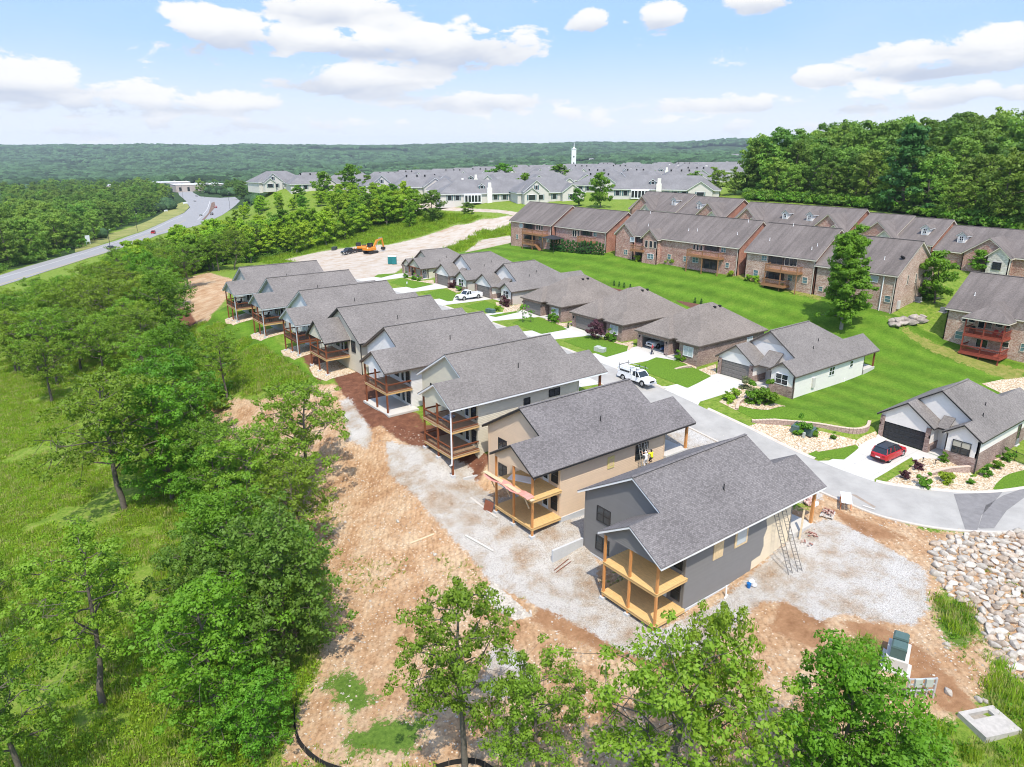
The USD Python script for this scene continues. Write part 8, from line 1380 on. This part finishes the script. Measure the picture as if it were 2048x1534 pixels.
# silt fence: black fabric on stakes
FAB = mat('black_fabric', (.018, .017, .017), .9, .2)
def silt(px, label):
    pts = [G(*p) for p in px]; l = arc([p[:2] for p in pts], 5); o = np.array([*l[0], float(gz(*l[0]))]); t = thing('silt_fence', label, 'silt fence', o); m = MB(); rq = random.Random(2); Q = [np.array([p[0], p[1], float(gz(*p))])-o for p in l]
    for a, b in zip(Q, Q[1:]): ha, hb = .42, .42; w = np.array([.12, -.06, 0]); m.slab([a, b, b+w+[0, 0, hb], a+w+[0, 0, ha]], (.02, .02, 0))
    m.out(t, 'fabric', FAB)
    for q in Q[::4]: MB().box(q[0]-.02, q[1]-.02, q[2]-.2, q[0]+.02, q[1]+.02, q[2]+.62).out(t, 'stake', BARK)
silt([(594, 1395), (587, 1430), (590, 1470), (605, 1500), (640, 1530), (690, 1548)], 'black silt fence bending round the foot of the dirt slope'); silt([(868, 1540), (905, 1530), (940, 1527), (965, 1534), (990, 1550)], 'short black silt fence at the bottom edge')
# ---------------------------------------------------------------- stone: riprap, a stacked boulder wall, loose stones
def stone(seed, sub=2):
    r = np.random.default_rng(seed); h = trimesh.convex.convex_hull(r.normal(size=(26, 3))*[1, .8, .6]); s = h.subdivide() if sub else h; v = np.array(s.vertices); v /= np.abs(v).max(); n = np.linalg.norm(v, axis=1, keepdims=True); v = v*(.7+.3/n.clip(.3)); return v*.6, np.array(s.faces)
def stonemat(name, a, b): return mat(name, a, .9, .14, 3.0, hue=b, bump=.5, bscale=12, rand=.22)
LIME = stonemat('limestone', (.30, .225, .16), (.46, .39, .32)); LIMW = stonemat('pale_limestone', (.37, .32, .26), (.52, .485, .43)); GREYS = stonemat('grey_stone', (.22, .19, .17), (.42, .37, .32))
RIP = gpoly([(1862,1092),(1905,1072),(1960,1068),(2070,1066),(2075,1380),(2030,1350),(1975,1290),(1955,1225),(1900,1190),(1868,1150)])
rx = np.random.default_rng(12); x0, y0, x1, y1 = RIP.bounds; pts = []
cx = rx.uniform(x0, x1, 9000); cy = rx.uniform(y0, y1, 9000); ok_ = shapely.contains_xy(RIP, cx, cy); size = np.sort(np.where(rx.random(9000) < .12, rx.uniform(.5, .85, 9000), rx.uniform(.22, .46, 9000)))[::-1]
cx, cy = cx[ok_], cy[ok_]; size = size[:len(cx)]; grid_ = {}
for X_, Y_, s in zip(cx, cy, size):
    k = (int(X_), int(Y_)); near = [q for i in (-1, 0, 1) for j in (-1, 0, 1) for q in grid_.get((k[0]+i, k[1]+j), [])]
    if all((X_-q[0])**2+(Y_-q[1])**2 > ((s+q[2])*.43)**2 for q in near): grid_.setdefault(k, []).append((X_, Y_, s)); pts.append((X_, Y_, s))
dist = [(s/np.linalg.norm(np.array([X_, Y_, 0])-EYE)) for X_, Y_, s in pts]; order = np.argsort(dist)[::-1]; src = {}
STN = [stone(100+i) for i in range(6)]
def boulder(i, X_, Y_, s, label, group, m, name='boulder', dz=.12):
    k = (i % 6, m); loc = (X_, Y_, float(gz(X_, Y_))+s*dz); sc = (s*1.1, s*rx.uniform(.85, 1.15), s*rx.uniform(.8, 1.1)); a = rx.uniform(0, 2*PI)
    p = UsdGeom.Mesh.Define(stage, '/World/'+numbered('/World', name)) if False else None
    if k not in src: t = thing(name, label, 'boulder', loc, a, sc, group); part(t, 'stone', STN[i % 6], m, smooth=45); src[k] = t; return
    thing(name, label, 'boulder', loc, a, sc, group, ref=src[k])
big = [pts[i] for i in order[:260]]; small = [pts[i] for i in order[260:]]
for i, (X_, Y_, s) in enumerate(big): boulder(i, X_, Y_, s, 'pale limestone boulder in the riprap bank by the street bend', 'riprap boulders', LIMW if i % 3 else LIME)
scatter('riprap_stones', 'smaller limestone pieces filling the riprap bank', [((v, f), LIMW) for v, f in STN[:3]]+[(STN[3], LIME)], [(X_, Y_, float(gz(X_, Y_))+s*.1) for X_, Y_, s in small], [(s*1.1, s, s*.9) for _, _, s in small], seed=9)
sub_ = field(9000, (40, 0, 90, 22), lambda x, y: shapely.contains_xy(RIP.buffer(.3), x, y), 31); scatter('riprap_rubble', 'fine rubble between the riprap boulders', [(STN[4], LIME), (STN[5], LIMW)], np.stack([*sub_, gz(*sub_)+.0], 1), np.repeat(rx.uniform(.10, .22, (len(sub_[0]), 1)), 3, 1), seed=10)
for i in range(17):
    f = i/16; base = G(1784+58*((i*5) % 9)/8, 652-8*((i*5) % 9)/8); row = i // 9; P = base+[.6*row, .3*row, 0]; sc = 1.5*rx.uniform(.75, 1.2)
    t = thing('boulder', f'brown boulder in the {"lower" if row == 0 else "upper"} course of the stacked rocks on the lawn', 'boulder', (P[0], P[1], P[2]+.25+.55*row), rx.uniform(0, 6), (sc*1.3, sc, sc*.8), 'stacked rocks on the lawn'); part(t, 'stone', STN[i % 6], GREYS, smooth=45)
for x, y, s in ((970, 1197, .55), (995, 1195, .4), (1010, 1222, .75), (978, 1192, .5), (1040, 1228, .5), (690, 1045, .35), (795, 1043, .45), (1893, 1290, .45), (1893, 1297, .3), (1960, 1402, .55), (1972, 1404, .45), (1895, 1386, .6), (870, 1110, .4), (1060, 1225, .4), (700, 1150, .3)):
    P = G(x, y); t = thing('boulder', {0: 'loose pale boulder'}[0]+f' at {"the foot of the gravel" if 960 < x < 1065 else "the dirt slope" if x < 900 else "the lower right bank"}', 'boulder', (P[0], P[1], P[2]+.1*s), rx.uniform(0, 6), (s*1.2, s, s), 'loose boulders on the building site'); part(t, 'stone', STN[int(x) % 6], LIMW, smooth=45)
x, y = field(30000, (5, 5, 72, 75), lambda x, y: (np.maximum(zw('dirt', x, y), zw('mud', x, y)) > .4) & (zw('gravel', x, y) < .4) & (nois(x, y, 4, 14) > .47), 33); s = .035+.13*rx.random(len(x))**5
scatter('loose_stones', 'small pale stones strewn over the dirt', [(STN[0], LIMW), (STN[1], LIME), (STN[2], LIME)], np.stack([x, y, gz(x, y)+s*.05], 1), np.stack([s*1.4, s*1.2, s], 1), seed=11)
x, y = field(22000, (28, 8, 72, 66), lambda x, y: (zw('gravel', x, y) > .5), 34); s = .04+.10*rx.random(len(x))**4
scatter('gravel_stones', 'crushed white stone on the gravel apron', [(STN[3], LIMW), (STN[4], LIMW)], np.stack([x, y, gz(x, y)], 1), np.stack([s*1.3, s*1.2, s*.8], 1), seed=12)
x, y = field(900, (37, 22, 48, 32), lambda x, y: shapely.contains_xy(gpoly([(985,1165),(1015,1195),(1060,1235),(1030,1240),(990,1215),(965,1185)]).buffer(.4), x, y), 35)
P = gpoly([(985, 1165), (1015, 1190), (1062, 1232), (1030, 1240), (990, 1215), (968, 1188)]); bx = P.bounds; x, y = field(2500, bx, lambda x, y: shapely.contains_xy(P, x, y), 36); s = .10+.28*rx.random(len(x))**3
scatter('gravel_edge_stones', 'band of larger white stones at the foot of the gravel', [(STN[5], LIMW), (STN[2], LIMW)], np.stack([x, y, gz(x, y)], 1), np.stack([s*1.2, s, s*.9], 1), seed=13)
# ---------------------------------------------------------------- roadside furniture and far buildings
for x, y, ty, l in ((222, 503, 461, 'dark street lamp on the highway above the dark car'), (275, 463, 428, 'dark street lamp on the highway verge'), (367, 402, 368, 'street lamp before the far junction'), (460, 418, 385, 'pale street lamp right of the median'), (410, 396, 383, 'small lamp at the far junction')):
    P = G(x, y); h = Hat(P, ty); t = thing('street_lamp', l, 'street lamp', P); MB().cyl((0, 0, 0), (0, 0, h), .13, .08, 8).out(t, 'pole', FUR); MB().beam((0, 0, h), (1.0, 1.6, h+.15), .10).out(t, 'arm', FUR); MB().box(.8, 1.3, h+.05, 1.4, 1.9, h+.2).out(t, 'lamp_head', PSIL)
def board(label, px, w, h, z0, rz): P = G(*px); t = thing('sign_board', label, 'sign', P, rz); MB().box(-w/2, -.08, z0, w/2, .08, z0+h).out(t, 'panel', PWHT); [MB().box(x-.1, -.1, 0, x+.1, .1, z0).out(t, 'post', PWHT) for x in (-w*.4, w*.4)]
board('tall white board sign on the verge before the wood', (177, 489), 2.3, 3.2, 1.2, .5); board('low white sign by the verge bush', (332, 424), 4, 1.2, .6, .6); board('pale sign at the tip of the verge', (371, 409), 5, 1.6, .8, .4)
P = G(1862, 425); t = thing('utility_pole', 'leaning grey pole at the edge of the wood on the rise', 'utility pole', P); MB().cyl((0, 0, 0), (1.5, 1.0, 9.5), .14, .10, 8).out(t, 'pole', BARKP); MB().beam((1.0, .2, 9.0), (1.9, 1.8, 9.0), .1).out(t, 'crossarm', BARKP)
FLATW = mat('flat_roof_white', (.62, .62, .62), .7, .06, .02, space='pos'); FLATB = mat('far_wall', (.42, .36, .32), .8, .1, .05, space='pos')
def far_block(name, label, px, dep, w, d, h, rz=0, m=FLATB, roof=FLATW):
    P, a = fpos(px, dep); t = thing(name, label, 'building', P-[0, 0, .5], a+rz); MB().box(-w/2, -d/2, -3, w/2, d/2, h).out(t, 'walls', m); MB().box(-w/2-.3, -d/2-.3, h, w/2+.3, d/2+.3, h+.5).out(t, 'roof', roof)
    for i in range(max(2, int(w/9))): x = -w/2+w*(i+.5)/max(2, int(w/9)); MB().box(x-1.5, -d/2-.1, 1.2, x+1.5, -d/2+.05, h*.7).out(t, 'window', GLASS)
    for i in range(3): MB().box(-w*.3+i*w*.25, -1, h+.5, -w*.3+i*w*.25+2.4, 1.2, h+1.8).out(t, 'roof_unit', PSIL)
for a in (('store', 'large white roofed store beyond the highway, nearest the junction', 385, 1010, 62, 40, 9, .2), ('store', 'white roofed store half hidden by the wood beyond the highway', 318, 1130, 70, 40, 9, .1), ('store', 'white roofed store right of the junction', 490, 1080, 60, 34, 7, -.1), ('store', 'long white roofed store at the left behind the wood', 235, 1180, 55, 34, 8, .1), ('warehouse', 'white warehouse on the far slope above the cottages', 938, 1180, 34, 20, 9, 0), ('warehouse', 'pale long warehouse right of the white one', 1015, 1220, 46, 20, 7, 0), ('warehouse', 'dark roofed warehouse left of the white one', 898, 1250, 24, 18, 7, 0), ('store', 'white flat building at the right of the far valley', 1500, 1300, 60, 26, 7, 0), ('warehouse', 'brown roofed far building right of the white tower', 1240, 1000, 22, 14, 7, .2)): far_block(*a[:7], rz=a[7], m=FLATW if 'white' in a[1] and a[0] == 'warehouse' else FLATB, roof=GREYS if 'dark' in a[1] or 'brown' in a[1] else FLATW)
P, a = fpos(1148, 1050); t = thing('white_tower', 'slim white tower with a spire rising over the cottage roofs', 'tower', P, a); hb = Hat(P, 299); MB().box(-3.2, -3.2, -3, 3.2, 3.2, hb).out(t, 'shaft', PWHT); MB().box(-3.6, -3.6, hb, 3.6, 3.6, hb+1.0).out(t, 'cornice', PWHT); MB().cyl((0, 0, hb+1), (0, 0, hb+3.5), 2.4, .5, 8).cyl((0, 0, hb+3.5), (0, 0, hb+11), .5, .1, 6).out(t, 'spire', PWHT)
for i in range(3): MB().box(-.8, -3.26, hb*.35+i*hb*.2, .8, -3.1, hb*.35+i*hb*.2+2.2).out(t, 'window', GLASS)
rq = random.Random(9)
HB = None
for i in range(34):
    px, dep = rq.uniform(-20, 1640), rq.uniform(1700, 5200); P, a = fpos(px, dep); lab = 'white speck of a house on the distant wooded hills'
    if HB is None: HB = thing('distant_house', lab, 'house', P, a, 1.0, 'distant houses on the wooded hills'); MB().box(-7, -5, -2, 7, 5, 6).out(HB, 'walls', PWHT); roofs(HB, [[(-7.5, -5.5, 6), (7.5, -5.5, 6), (7.5, 0, 9.5), (-7.5, 0, 9.5)], [(7.5, 5.5, 6), (-7.5, 5.5, 6), (-7.5, 0, 9.5), (7.5, 0, 9.5)]], SHF, TW)
    else: thing('distant_house', lab, 'house', P+[0, 0, 4], a+rq.uniform(-1, 1), rq.uniform(.8, 1.6), 'distant houses on the wooded hills', ref=HB)
# ---------------------------------------------------------------- summer haze: thin even air round the whole scene
def haze():
    X0, X1, Z0, Z1 = -9000, 9000, float(ZZ.min())-1.0, 190.0
    m = usdkit.material(stage, LK+'haze', {"v": ("principled_volume", {"color": (.86, .93, 1.0), "density": 0.000055, "anisotropy": 0.2})}, [], volume="v.volume")
    b = trimesh.creation.box(bounds=[(X0, X0, Z0), (X1, X1, Z1)]); p = part(None, 'haze', b, m); tag(p, 'thin blue summer haze over the far hills', None, None, 'stuff')
haze()
